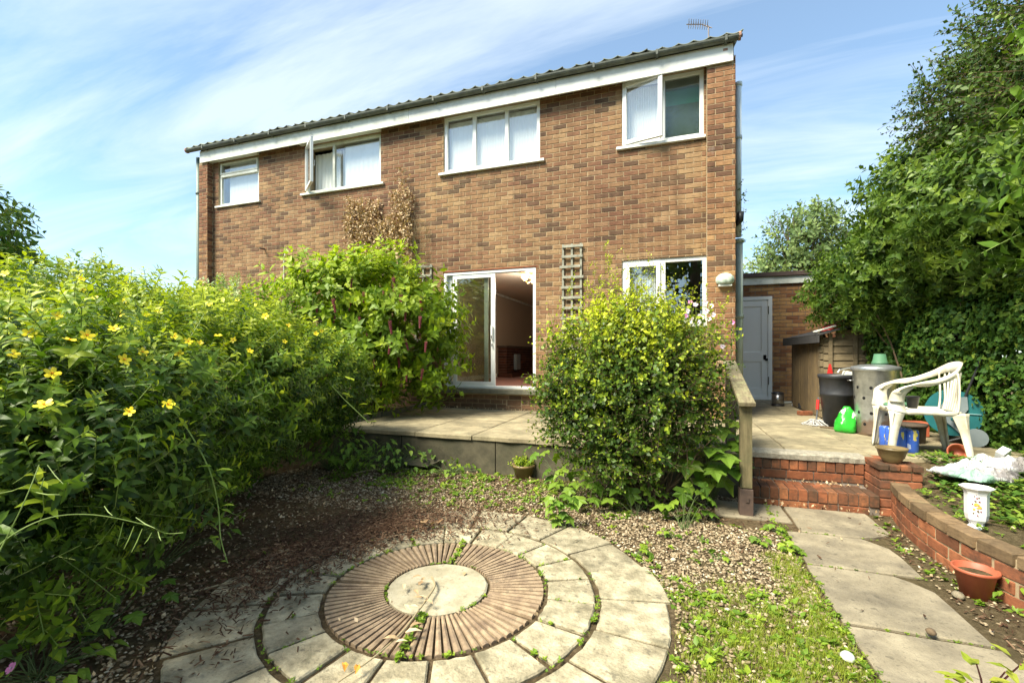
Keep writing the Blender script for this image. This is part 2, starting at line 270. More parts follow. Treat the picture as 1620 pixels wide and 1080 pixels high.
def galvmat():
    m, n, l, bs = newmat('galvanised_steel')
    tc = n.new("ShaderNodeTexCoord").outputs['Object']
    sp = n.new("ShaderNodeSeparateXYZ"); l.new(tc, sp.inputs[0])
    r = ramp(n, [(0.3, (0.30, 0.32, 0.33)), (0.7, (0.58, 0.61, 0.62))]); l.new(noise(n, l, tc, 9, 6, 0.7), r.inputs[0])
    n2 = noise(n, l, tc, 6, 6, 0.7)
    h = math_(n, l, 'MULTIPLY_ADD', sp.outputs[2], -2.4, 0.85)
    hh = math_(n, l, 'ADD', h, n2)
    rr = ramp(n, [(0.82, (0, 0, 0)), (1.05, (1, 1, 1))]); l.new(hh, rr.inputs[0])
    f = math_(n, l, 'MULTIPLY', rr.outputs[0], 0.75)
    col = mixc(n, l, f, r.outputs[0], (0.26, 0.145, 0.08))
    l.new(col, bs.inputs['Base Color']); bs.inputs['Metallic'].default_value = 0.75; bs.inputs['Roughness'].default_value = 0.36
    bump(n, l, noise(n, l, tc, 14, 4, 0.6), 0.3, 0.01, bs)
    return m
M['galv'] = galvmat()
def glassmat(name, tint=(0.98, 0.99, 0.985), refl=1.0, rough=0.0):
    m, n, l, bs = newmat(name); n.remove(bs)
    t = n.new("ShaderNodeBsdfTransparent"); t.inputs[0].default_value = (*tint, 1)
    g = n.new("ShaderNodeBsdfGlossy"); g.inputs['Roughness'].default_value = rough
    f = n.new("ShaderNodeLayerWeight"); f.inputs[0].default_value = 0.5
    p5 = math_(n, l, 'POWER', f.outputs['Facing'], 5.0)
    ff = math_(n, l, 'MULTIPLY_ADD', p5, 0.9, 0.055 * refl)
    mx = n.new("ShaderNodeMixShader"); l.new(ff, mx.inputs[0]); l.new(t.outputs[0], mx.inputs[1]); l.new(g.outputs[0], mx.inputs[2])
    l.new(mx.outputs[0], n['Material Output'].inputs[0]); return m, n, l, g
M['glass'] = glassmat('window_glass', refl=3.2)[0]
M['glass_big'] = glassmat('patio_glass', (0.75, 0.77, 0.72), 2.4)[0]
def obsc():
    m, n, l, g = glassmat('obscured_glass', (0.82, 0.88, 0.84), 3.2, 0.04)
    tc = n.new("ShaderNodeNewGeometry").outputs['Position']
    b = n.new("ShaderNodeBump"); b.inputs['Strength'].default_value = 0.25; b.inputs['Distance'].default_value = 0.002
    l.new(noise(n, l, tc, 70, 2, 0.5), b.inputs['Height']); l.new(b.outputs[0], g.inputs['Normal']); return m
M['obscured'] = obsc()
def emis(name, col, st):
    m, n, l, bs = newmat(name); bs.inputs['Base Color'].default_value = (*col, 1)
    bs.inputs['Emission Color'].default_value = (*col, 1); bs.inputs['Emission Strength'].default_value = st; return m
M['lampglow'] = emis('lit_lamp_glass', (1.0, 0.62, 0.25), 2.6)
def printmat(name, base, marks, sc=30, stretch=(1, 1, 1), thr=0.55):
    m, n, l, bs = newmat(name)
    tc = n.new("ShaderNodeTexCoord").outputs['Object']
    mp = n.new("ShaderNodeMapping"); mp.inputs['Scale'].default_value = stretch; l.new(tc, mp.inputs[0])
    col = base
    for i, c in enumerate(marks):
        r = ramp(n, [(thr, (0, 0, 0)), (thr + 0.02, (1, 1, 1))])
        mp2 = n.new("ShaderNodeMapping"); mp2.inputs['Location'].default_value = (i * 3.7, i * 1.3, i * 5.1); l.new(mp.outputs[0], mp2.inputs[0])
        l.new(noise(n, l, mp2.outputs[0], sc, 2, 0.5), r.inputs[0])
        col = mixc(n, l, r.outputs[0], col, c)
    l.new(col, bs.inputs['Base Color']); bs.inputs['Roughness'].default_value = 0.3
    bump(n, l, noise(n, l, tc, 22, 4, 0.6), 0.6, 0.01, bs)
    return m
M['bag_print'] = printmat('printed_white_bag', (0.60, 0.62, 0.60), [(0.38, 0.36, 0.35), (0.20, 0.18, 0.18), (0.40, 0.56, 0.48)], 11, (.5, 1.6, 1), 0.50)
def sackmat():
    m, n, l, bs = newmat('printed_sack')
    tc = n.new("ShaderNodeTexCoord").outputs['Object']; sp = n.new("ShaderNodeSeparateXYZ"); l.new(tc, sp.inputs[0])
    f = math_(n, l, 'ADD', math_(n, l, 'MULTIPLY', sp.outputs[0], 1.6), math_(n, l, 'MULTIPLY', sp.outputs[1], 1.1))
    f = math_(n, l, 'ADD', f, noise(n, l, tc, 4, 3, 0.6))
    r = ramp(n, [(0.12, (0.30, 0.48, 0.38)), (0.2, (0.62, 0.64, 0.62)), (0.55, (0.60, 0.61, 0.60)), (0.60, (0.20, 0.185, 0.18)), (0.68, (0.42, 0.39, 0.37)), (0.80, (0.16, 0.15, 0.15))]); l.new(f, r.inputs[0])
    w = n.new("ShaderNodeTexWave"); w.inputs['Scale'].default_value = 16; w.inputs['Distortion'].default_value = 3; l.new(tc, w.inputs[0])
    gate = ramp(n, [(0.50, (0, 0, 0)), (0.56, (1, 1, 1))]); l.new(noise(n, l, tc, 13, 1, 0.5), gate.inputs[0])
    w2 = ramp(n, [(0.62, (0, 0, 0)), (0.7, (1, 1, 1))]); l.new(w.outputs[1], w2.inputs[0])
    k = math_(n, l, 'MULTIPLY', gate.outputs[0], w2.outputs[0]); col = mixc(n, l, math_(n, l, 'MULTIPLY', k, 0.75), r.outputs[0], (0.24, 0.23, 0.24))
    l.new(col, bs.inputs['Base Color']); bs.inputs['Roughness'].default_value = 0.32
    bump(n, l, noise(n, l, tc, 9, 5, 0.6, 1.2), 1.0, 0.05, bs)
    return m
M['bag_print'] = sackmat()
M['bag_green'] = printmat('green_bag', (0.03, 0.42, 0.035), [(0.02, 0.24, 0.02), (0.6, 0.66, 0.58)], 9, (1, 1, 0.6), 0.60)
M['pack_blue'] = printmat('blue_pack', (0.04, 0.12, 0.52), [(0.45, 0.52, 0.66), (0.62, 0.52, 0.12)], 22, (1, 1, 0.5), 0.62)
M['porc_print'] = printmat('flower_transfer', (0.80, 0.80, 0.78), [(0.75, 0.16, 0.06), (0.22, 0.30, 0.15), (0.35, 0.12, 0.2)], 38, (1, 1, 1), 0.56)

# ------------------------------------------------------------------ object helpers
def tag(o, label=None, cat=None, group=None, kind=None):
    if label: o['label'] = label
    if cat: o['category'] = cat
    if group: o['group'] = group
    if kind: o['kind'] = kind
    return o
def empty(name, loc, label=None, cat=None, group=None, kind=None, rz=0):
    o = bpy.data.objects.new(name, None); COL.objects.link(o); o.location = loc; o.rotation_euler = (0, 0, rz); o.empty_display_size = 0.1
    return tag(o, label, cat, group, kind)
def link(name, mesh, parent=None, loc=None, rot=None):
    o = bpy.data.objects.new(name, mesh); COL.objects.link(o)
    if parent is not None: o.parent = parent
    if loc is not None: o.location = loc
    if rot is not None: o.rotation_euler = rot
    return o
def bulk(name, V, T, mats, mi=None, shade=None, smooth=False):
    """numpy triangles -> mesh"""
    me = bpy.data.meshes.new(name); nv, nt = len(V), len(T)
    me.vertices.add(nv); me.vertices.foreach_set('co', np.ascontiguousarray(V, np.float32).ravel())
    me.loops.add(nt * 3); me.loops.foreach_set('vertex_index', np.ascontiguousarray(T, np.int32).ravel())
    me.polygons.add(nt); me.polygons.foreach_set('loop_start', np.arange(0, nt * 3, 3, dtype=np.int32))
    for m in mats: me.materials.append(m)
    if mi is not None: me.polygons.foreach_set('material_index', np.ascontiguousarray(mi, np.int32))
    if smooth: me.polygons.foreach_set('use_smooth', np.ones(nt, bool))
    me.update(calc_edges=True)
    if shade is not None:
        a = me.attributes.new('shade', 'FLOAT', 'FACE'); a.data.foreach_set('value', np.ascontiguousarray(shade, np.float32))
    return me
class MB:
    def __init__(s): s.v = []; s.f = []; s.sh = []; s.m = []; s.cur = 0; s.shade = 0.5
    def add(s, vs, fs):
        k = len(s.v); s.v += [tuple(v) for v in vs]
        for f in fs: s.f.append(tuple(i + k for i in f)); s.sh.append(s.shade); s.m.append(s.cur)
    def box(s, x0, x1, y0, y1, z0, z1, mat=None):
        v = [(x0, y0, z0), (x1, y0, z0), (x1, y1, z0), (x0, y1, z0), (x0, y0, z1), (x1, y0, z1), (x1, y1, z1), (x0, y1, z1)]
        if mat is not None: v = [mat @ Vector(p) for p in v]
        s.add(v, [(0, 3, 2, 1), (4, 5, 6, 7), (0, 1, 5, 4), (1, 2, 6, 5), (2, 3, 7, 6), (3, 0, 4, 7)])
    def cbox(s, x0, x1, y0, y1, z0, z1, b=0.004, mat=None):
        """box with chamfered edges all round"""
        v = []
        for z, e in ((z0, b), (z0 + b, 0), (z1 - b, 0), (z1, b)):
            for (x, y, sx, sy) in ((x0, y0, 1, 1), (x1, y0, -1, 1), (x1, y1, -1, -1), (x0, y1, 1, -1)):
                v.append((x + sx * e, y + sy * e, z))
        if mat is not None: v = [mat @ Vector(p) for p in v]
        f = [(3, 2, 1, 0), (12, 13, 14, 15)]
        for r in range(3):
            for i in range(4):
                a = r * 4 + i; c = r * 4 + (i + 1) % 4; f.append((a, c, c + 4, a + 4))
        s.add(v, f)
    def tube(s, pts, rad, n=6, cap=True):
        pts = [Vector(p) for p in pts]; k = len(s.v); rings = []
        rad = rad if isinstance(rad, (list, tuple)) else [rad] * len(pts)
        up = Vector((0, 0, 1)); vs = []
        for i, p in enumerate(pts):
            d = (pts[min(i + 1, len(pts) - 1)] - pts[max(i - 1, 0)]).normalized()
            a = d.cross(up)
            if a.length < 0.05: a = d.cross(Vector((1, 0, 0)))
            a.normalize(); b = d.cross(a)
            for j in range(n):
                t = 2 * math.pi * j / n; vs.append(p + (a * math.cos(t) + b * math.sin(t)) * rad[i])
        fs = []
        for i in range(len(pts) - 1):
            for j in range(n):
                fs.append((i * n + j, i * n + (j + 1) % n, (i + 1) * n + (j + 1) % n, (i + 1) * n + j))
        if cap: fs.append(tuple(range(n - 1, -1, -1))); fs.append(tuple((len(pts) - 1) * n + j for j in range(n)))
        s.add(vs, fs)
    def lathe(s, prof, n=24, c=(0, 0, 0), mat=None):
        vs = []
        for (r, z) in prof:
            for j in range(n):
                t = 2 * math.pi * j / n; vs.append(Vector((c[0] + r * math.cos(t), c[1] + r * math.sin(t), c[2] + z)))
        if mat is not None: vs = [mat @ v for v in vs]
        fs = []
        for i in range(len(prof) - 1):
            for j in range(n): fs.append((i * n + j, i * n + (j + 1) % n, (i + 1) * n + (j + 1) % n, (i + 1) * n + j))
        s.add(vs, fs)
    def quad(s, a, b, c, d): s.add([a, b, c, d], [(0, 1, 2, 3)])
    def mesh(s, name, mats, smooth=False, auto=None):
        me = bpy.data.meshes.new(name); me.from_pydata(s.v, [], s.f)
        if not isinstance(mats, (list, tuple)): mats = [mats]
        for m in mats: me.materials.append(m)
        me.polygons.foreach_set('material_index', s.m)
        a = me.attributes.new('shade', 'FLOAT', 'FACE'); a.data.foreach_set('value', s.sh)
        if smooth: me.polygons.foreach_set('use_smooth', [True] * len(s.f))
        me.update(); return me
    def build(s, name, mats, parent=None, smooth=False, loc=None, rot=None):
        return link(name, s.mesh(name, mats, smooth), parent, loc, rot)

# ---------- foliage kit
def L_tpl(kind):
    """leaf along +x, unit length, face up +z; triangles"""
    if kind == 'lance':
        v = [(0, 0, 0), (.3, .19, .05), (.3, -.19, .05), (.3, 0, .01), (.66, .15, -.03), (.66, -.15, -.03), (.66, 0, -.07), (1, 0, -.26)]
        t = [(0, 3, 1), (0, 2, 3), (3, 6, 4), (3, 4, 1), (3, 2, 5), (3, 5, 6), (6, 7, 4), (6, 5, 7)]
    elif kind == 'ovate':
        v = [(0, 0, 0), (.32, .27, .05), (.32, -.27, .05), (.34, 0, 0), (.7, .15, -.03), (.7, -.15, -.03), (1, 0, -.16)]
        t = [(0, 3, 1), (0, 2, 3), (3, 4, 1), (3, 2, 5), (3, 6, 4), (3, 5, 6)]
    elif kind == 'small':
        v = [(0, 0, 0), (.5, .33, .05), (.5, -.33, .05), (.55, 0, -.02), (1, 0, -.02)]
        t = [(0, 3, 1), (0, 2, 3), (3, 4, 1), (3, 2, 4)]
    elif kind == 'ivy':
        v = [(.15, 0, 0), (0, .25, .02), (.15, .48, -.04), (.42, .24, .03), (.62, .34, -.03), (1, 0, -.12), (.62, -.34, -.03), (.42, -.24, .03), (.15, -.48, -.04), (0, -.25, .02)]
        t = [(0, 2, 1), (0, 3, 2), (0, 4, 3), (0, 5, 4), (0, 6, 5), (0, 7, 6), (0, 8, 7), (0, 9, 8)]
    elif kind == 'maple':
        v = [(0, 0, 0), (-.05, .30, -.05), (.15, .50, -.10), (.28, .34, .02), (.50, .56, -.08), (.60, .26, .02), (1, 0, -.15), (.60, -.26, .02), (.50, -.56, -.08), (.28, -.34, .02), (.15, -.50, -.10), (-.05, -.30, -.05), (.3, 0, .0)]
        t = [(0, 12, 1), (12, 2, 1), (12, 3, 2), (12, 4, 3), (12, 5, 4), (12, 6, 5), (12, 7, 6), (12, 8, 7), (12, 9, 8), (12, 10, 9), (12, 11, 10), (12, 0, 11)]
    elif kind == 'blade':
        v = [(0, .03, 0), (0, -.03, 0), (.5, .024, .0), (.5, -.024, .0), (1, 0, -.18)]
        t = [(0, 1, 3), (0, 3, 2), (2, 3, 4)]
    return np.array(v, float), np.array(t, int)
def rotz(a): c, s = math.cos(a), math.sin(a); return np.array([[c, -s, 0], [s, c, 0], [0, 0, 1]])
def roty(a): c, s = math.cos(a), math.sin(a); return np.array([[c, 0, s], [0, 1, 0], [-s, 0, c]])
def rotx(a): c, s = math.cos(a), math.sin(a); return np.array([[1, 0, 0], [0, c, -s], [0, s, c]])
def sprig(kind, pairs, length, lsize, opposite=True, ang=35, r=None, stemr=0.0018, curve=0.15, young=0.3, per=2):
    """shoot growing along +z; leaves in pairs (or alternating)"""
    r = r or rnd; lv, lt = L_tpl(kind); V = []; T = []; mi = []; sh = []; k = 0
    bend = r.uniform(-curve, curve); az = r.uniform(0, 6.28)
    def pt(t): return np.array([math.cos(az) * bend * t * t * length * 2, math.sin(az) * bend * t * t * length * 2, t * length])
    for i in range(pairs):
        t = (i + 0.6) / pairs
        sz = lsize * (0.75 + 0.45 * math.sin(min(1, t * 1.15) * math.pi * 0.85)) * r.uniform(.85, 1.15)
        if t > .85: sz *= .7
        n = per if opposite else 1
        for j in range(n):
            a = i * (math.pi / 2 if opposite else 2.4) + j * 2 * math.pi / n + r.uniform(-.3, .3)
            tilt = math.radians(ang + 30 * t + r.uniform(-18, 18)) * -1
            Rm = rotz(a) @ roty(tilt + math.radians(10)) @ rotx(r.uniform(-.3, .3))
            V.append((lv * sz) @ Rm.T + pt(t)); T.append(lt + k); k += len(lv)
            mi += [0] * len(lt); sh += [r.uniform(-.14, .14) + young * (t - .5)] * len(lt)
    ns = 3
    for i in range(ns + 1):
        p = pt(i / ns)
        V.append(np.array([p + stemr * np.array([math.cos(q), math.sin(q), 0]) for q in (0, 2.1, 4.2)]))
    for i in range(ns):
        for j in range(3):
            a, b = k + i * 3 + j, k + i * 3 + (j + 1) % 3
            T.append(np.array([[a, b, b + 3], [a, b + 3, a + 3]])); mi += [1, 1]; sh += [0.3, 0.3]
    return np.vstack(V), np.vstack(T), np.array(mi), np.array(sh)
def scatter_mesh(name, tpls, pos, dirs, scale, shade, mats, roll=None):
    pos = np.asarray(pos, float); n = len(pos)
    d = np.asarray(dirs, float); d = d / (np.linalg.norm(d, axis=1, keepdims=True) + 1e-9)
    ref = npr.normal(size=(n, 3)) if roll is None else roll
    a = np.cross(ref, d); a /= (np.linalg.norm(a, axis=1, keepdims=True) + 1e-9); b = np.cross(d, a)
    Rm = np.stack([a, b, d], axis=2)
    which = npr.integers(0, len(tpls), n); VV = []; TT = []; MI = []; SH = []; k = 0
    for w, (tv, tt, tm, ts) in enumerate(tpls):
        ix = np.where(which == w)[0]
        if len(ix) == 0: continue
        v = np.einsum('nij,vj->nvi', Rm[ix], tv) * scale[ix, None, None] + pos[ix, None, :]
        t = tt[None] + (np.arange(len(ix)) * len(tv))[:, None, None] + k; k += len(ix) * len(tv)
        VV.append(v.reshape(-1, 3)); TT.append(t.reshape(-1, 3)); MI.append(np.tile(tm, len(ix)))
        SH.append(np.clip(ts[None] + shade[ix, None], 0, 1).ravel())
    return bulk(name, np.vstack(VV), np.vstack(TT), mats, np.concatenate(MI), np.concatenate(SH))
def lump(P, f, seed=0.0):
    x, y, z = P[:, 0] * f, P[:, 1] * f, P[:, 2] * f
    return (np.sin(x * 1.7 + seed + 1.3 * np.sin(y * 1.3 + seed)) + np.sin(y * 2.1 + seed * 2 + 1.1 * np.sin(z * 1.7)) + np.sin(z * 1.9 + seed * 3 + 1.2 * np.sin(x * 1.1))) / 3
def shell(blobs, n, depth=0.25, amp=0.10, seed=0.0, zmin=None, lf=2.5):
    """points near the surface of a union of ellipsoids; depth = how far inside (fraction) they may lie"""
    B = np.array(blobs, float); area = (B[:, 3] * B[:, 4] + B[:, 4] * B[:, 5] + B[:, 3] * B[:, 5])
    w = npr.choice(len(B), int(n * 2.2), p=area / area.sum()); c = B[w, :3]; rr = B[w, 3:6]
    d = npr.normal(size=(len(w), 3)); d /= np.linalg.norm(d, axis=1, keepdims=True)
    f = 1 - depth * npr.random(len(w)) ** 1.6
    P0 = c + d * rr; f = f + amp * lump(P0, lf, seed) + amp * .6 * lump(P0, lf * 2.7, seed + 3)
    P = c + d * rr * f[:, None]; N = d / rr; N /= np.linalg.norm(N, axis=1, keepdims=True)
    keep = np.ones(len(P), bool)
    for i in range(len(B)):
        q = ((P - B[i, :3]) / B[i, 3:6]); rad = np.linalg.norm(q, axis=1)
        keep &= ~((rad < 1 - depth * 1.1 - .04) & (w != i))
    if zmin is not None: keep &= P[:, 2] > zmin
    P, N = P[keep][:n], N[keep][:n]
    return P, N
def unitn(n): a = npr.normal(size=(n, 3)); return a / np.linalg.norm(a, axis=1, keepdims=True)

# ================================================================== SETTING
g = MB(); g.quad((-400, -400, 0), (400, -400, 0), (400, 400, 0), (-400, 400, 0)); g.build('ground', M['soil']); tag(bpy.data.objects['ground'], kind='structure')
TZ = 0.43                                         # terrace level
FY = 7.25                                         # facade plane
HX0, HX1 = -9.68, 0.87

# ---- terrace
terr = empty('terrace', (0, 4.8, 0), kind='structure')
t = MB()
t.box(-4.12, 0.70, 4.84, FY + .3, -.05, TZ - .05); t.box(0.70, 5.2, 5.02, 10.65, -.05, TZ - .052); t.box(-4.12, 0.88, FY + .301, 15, -.05, TZ - .06)
o = t.build('terrace_bed', M['mortar_dark'], terr, loc=(0, -4.8, 0))
XJ = [-4.08, -3.65, -2.9, -2.15, -1.39, -.64, .10, .71, 1.08, 1.76, 2.42, 3.1, 3.8, 4.5, 5.2]
def slab(parent, x0, x1, y0, y1, z0, z1, mat, name='paving_slab', off=(0, 0, 0), jit=0.003, rough_front=False, chip=None):
    m = MB(); gp_ = 0.006; x0 += gp_; x1 -= gp_; y0 += gp_; y1 -= gp_; b = 0.008
    cx, cy = (x0 + x1) / 2, (y0 + y1) / 2
    def outline(e):
        pts = []
        N = 5
        for i in range(N): pts.append([x0 + e + (x1 - x0 - 2 * e) * i / N, y0 + e])
        for i in range(4): pts.append([x1 - e, y0 + e + (y1 - y0 - 2 * e) * i / 4])
        for i in range(N): pts.append([x1 - e - (x1 - x0 - 2 * e) * i / N, y1 - e])
        for i in range(4): pts.append([x0 + e, y1 - e - (y1 - y0 - 2 * e) * i / 4])
        return pts
    js = [(rnd.uniform(-1, 1) * .004, rnd.uniform(-1, 1) * (.012 if rough_front and i < 6 else .004)) for i in range(18)]
    vs = []; n = 18
    for e, z in ((0, z0), (0, z1 - b), (b, z1)):
        for i, p in enumerate(outline(e)):
            x, y = p[0] + js[i][0], p[1] + js[i][1]
            if chip and (x - chip[0]) * chip[2] + (y - chip[1]) * chip[3] > 0:
                k = (x - chip[0]) * chip[2] + (y - chip[1]) * chip[3]; x -= chip[2] * k; y -= chip[3] * k
            vs.append((x - cx, y - cy, z))
    fs = []
    for r in range(2):
        for i in range(n): fs.append((r * n + i, r * n + (i + 1) % n, (r + 1) * n + (i + 1) % n, (r + 1) * n + i))
    fs.append(tuple(2 * n + i for i in range(n)))
    m.add(vs, fs)
    return m.build(name, mat, parent, loc=(cx + off[0], cy + off[1], off[2]), rot=(rnd.uniform(-jit, jit), rnd.uniform(-jit, jit), rnd.uniform(-.002, .002)))
ys = [4.78, 5.42, 6.05, 6.68, 7.24]
for i in range(len(XJ) - 1):
    x0, x1 = XJ[i], XJ[i + 1]
    if x1 <= 0.72:
        for j in range(4): slab(terr, x0, x1, ys[j], ys[j + 1], TZ - .05, TZ, M['slab'], off=(0, -4.8, 0), rough_front=(j == 0))
    else:
        yy = [4.95, 5.35, 5.98, 6.6, 7.22, 7.85, 8.47, 9.1, 9.72, 10.58] if x1 < 1.8 else [5.05, 5.62, 6.25, 6.87, 7.5, 8.12, 8.75, 9.37, 10.0, 10.58]
        if x0 >= 2.4: yy = [5.3] + yy[1:]
        for j in range(len(yy) - 1):
            if x1 < 0.9 or (x0 < HX1 and yy[j + 1] > FY): 
                if yy[j] > FY - .3: continue
            slab(terr, x0, x1, yy[j], yy[j + 1], TZ - .05, TZ, M['slab'], off=(0, -4.8, 0))
# front retaining wall of the terrace in cast blocks
for x0, x1 in ((-4.12, -3.1), (-3.1, -1.87), (-1.87, -0.75), (-0.75, 0.1), (0.1, 0.66)):
    m = MB(); m.cbox(x0 + .006, x1 - .006, 4.81, 4.86, -.02, TZ - .055, 0.006); m.build('concrete_block', M['concrete'], terr, loc=(0, -4.8, 0))
kb = empty('edging_kerb', (-4.14, 5.0, TZ), 'low mossy concrete kerb edging the left side of the patio', 'kerb')
for i in range(3):
    m = MB(); m.cbox(-.035, .035, .01, .82, -.10, .07, .01); m.build('kerb_stone', M['kerb'], kb, loc=(0, i * .83, 0))
# planting bed left of the patio (level with it)
m = MB(); m.box(-10.5, -4.20, 4.9, FY + .2, -.1, TZ - .03); m.build('planting_bed', M['soil']); tag(bpy.data.objects['planting_bed'], kind='structure')

# ---- circle
CX, CY = -1.265, 2.342
circ = empty('paving_circle', (CX, CY, -.014), kind='structure')
def ringtile(r0, r1, a0, a1, z1, gap, mat, name, seg=5, z0=-.03, jit=.004):
    m = MB(); vs = []; b = .007
    def out(e):
        p = []
        for i in range(seg + 1):
            r = r0 + e; g2 = (gap / 2 + e) / r; a = a0 + g2 + (a1 - a0 - 2 * g2) * i / seg; p.append((r, a))
        for i in range(seg + 1):
            r = r1 - e; g2 = (gap / 2 + e) / r; a = a1 - g2 - (a1 - a0 - 2 * g2) * i / seg; p.append((r, a))
        return p
    js = [(rnd.uniform(-jit, jit), rnd.uniform(-jit, jit)) for _ in range(2 * seg + 2)]
    n = 2 * seg + 2
    for e, z in ((0, z0), (0, z1 - b), (b, z1)):
        for i, (r, a) in enumerate(out(e)):
            vs.append((r * math.cos(a) + js[i][0], r * math.sin(a) + js[i][1], z))
    fs = []
    for q in range(2):
        for i in range(n): fs.append((q * n + i, q * n + n and (q + 1) * n + i, (q + 1) * n + (i + 1) % n, q * n + (i + 1) % n))
    for i in range(seg):
        a, b2 = 2 * n + i, 2 * n + i + 1; c, d = 2 * n + n - 1 - i - 1, 2 * n + n - 1 - i
        fs.append((a, d, c, b2))
    m.add(vs, fs)
    return m.build(name, mat, circ, rot=(rnd.uniform(-.004, .004), rnd.uniform(-.004, .004), 0))
for k in range(20):
    ringtile(.636, .890, R(7 + 18 * k) + rnd.uniform(-.012, .012), R(25 + 18 * k) + rnd.uniform(-.012, .012), .032, .020, M['stone'], 'stone_tile')
    ringtile(.924, 1.285 + rnd.uniform(-.018, .012), R(12 + 18 * k) + rnd.uniform(-.012, .012), R(30 + 18 * k) + rnd.uniform(-.012, .012), .030, .022, M['stone'], 'stone_tile')
segs = [-167, -77, -12, 101, 193]
for s0, s1 in zip(segs[:-1], segs[1:]):
    a0, a1 = R(s0) + .02, R(s1) - .02; nr = max(4, round((s1 - s0) / 4.3)); m = MB()
    for i in range(nr):
        b0, b1 = a0 + (a1 - a0) * i / nr, a0 + (a1 - a0) * (i + 1) / nr; w = (b1 - b0)
        prof = [(b0, -.01), (b0 + w * .08, .029 + rnd.uniform(-.002, .002)), (b0 + w * .44, .034), (b0 + w * .76, .030), (b0 + w * .84, -.01)]
        vs = []
        for a, z in prof:
            for r in (.302, .45, .607): vs.append((r * math.cos(a), r * math.sin(a), z + rnd.uniform(-.001, .001)))
        for a, z in prof: vs.append((.607 * math.cos(a), .607 * math.sin(a), -.02))
        for a, z in prof: vs.append((.302 * math.cos(a), .302 * math.sin(a), -.02))
        fs = []
        for j in range(4):
            for q in range(2): fs.append((j * 3 + q, j * 3 + q + 1, j * 3 + q + 4, j * 3 + q + 3))
            fs.append((j * 3 + 2, 15 + j, 16 + j, j * 3 + 5)); fs.append((j * 3, j * 3 + 3, 21 + j, 20 + j))
        m.add(vs, fs)
    m.build('ribbed_segment', M['rib'], circ)
m = MB(); n = 40; vs = []
for r, z in ((.285, -.02), (.285, .026), (.276, .033), (.15, .036)):
    for i in range(n):
        a = 2 * math.pi * i / n; rr = r + rnd.uniform(-.003, .003); vs.append((rr * math.cos(a), rr * math.sin(a), z))
fs = [(q * n + i, q * n + (i + 1) % n, (q + 1) * n + (i + 1) % n, (q + 1) * n + i) for q in range(3) for i in range(n)] + [tuple(3 * n + i for i in range(n))]
m.add(vs, fs); cd = m.build('round_centre_stone', pm('centre_stone', (0.36, 0.32, 0.21), (0.52, 0.47, 0.34), 9, 0.9, 0.8, 60, stain=(0.25, 0.22, 0.14), stain_scale=5, speck=0.35), circ); cd['label'] = 'pale round centre stone'

# ---- path
path = empty('garden_path', (1.1, 3.0, -.012), kind='structure')
off = (-1.1, -3.0, 0)
slab(path, .36, .93, 4.17, 4.60, -.02, .03, M['slab_path'], off=off)
slab(path, .94, 1.56, 3.98, 4.60, -.02, .031, M['slab_path'], off=off, chip=(1.42, 4.02, .55, -.83))
slab(path, .83, 1.45, 3.39, 3.97, -.02, .029, M['slab_path'], off=off, chip=(1.36, 3.9, .8, .6))
slab(path, .815, 1.42, 2.70, 3.37, -.02, .031, M['slab_path'], off=off, chip=(1.34, 3.28, .7, .7))
slab(path, .82, 1.43, 2.08, 2.68, -.02, .029, M['slab_path'], off=off)
slab(path, .84, 1.44, 1.46, 2.06, -.02, .03, M['slab_path'], off=off)
slab(path, .84, 1.44, .84, 1.44, -.02, .03, M['slab_path'], off=off)

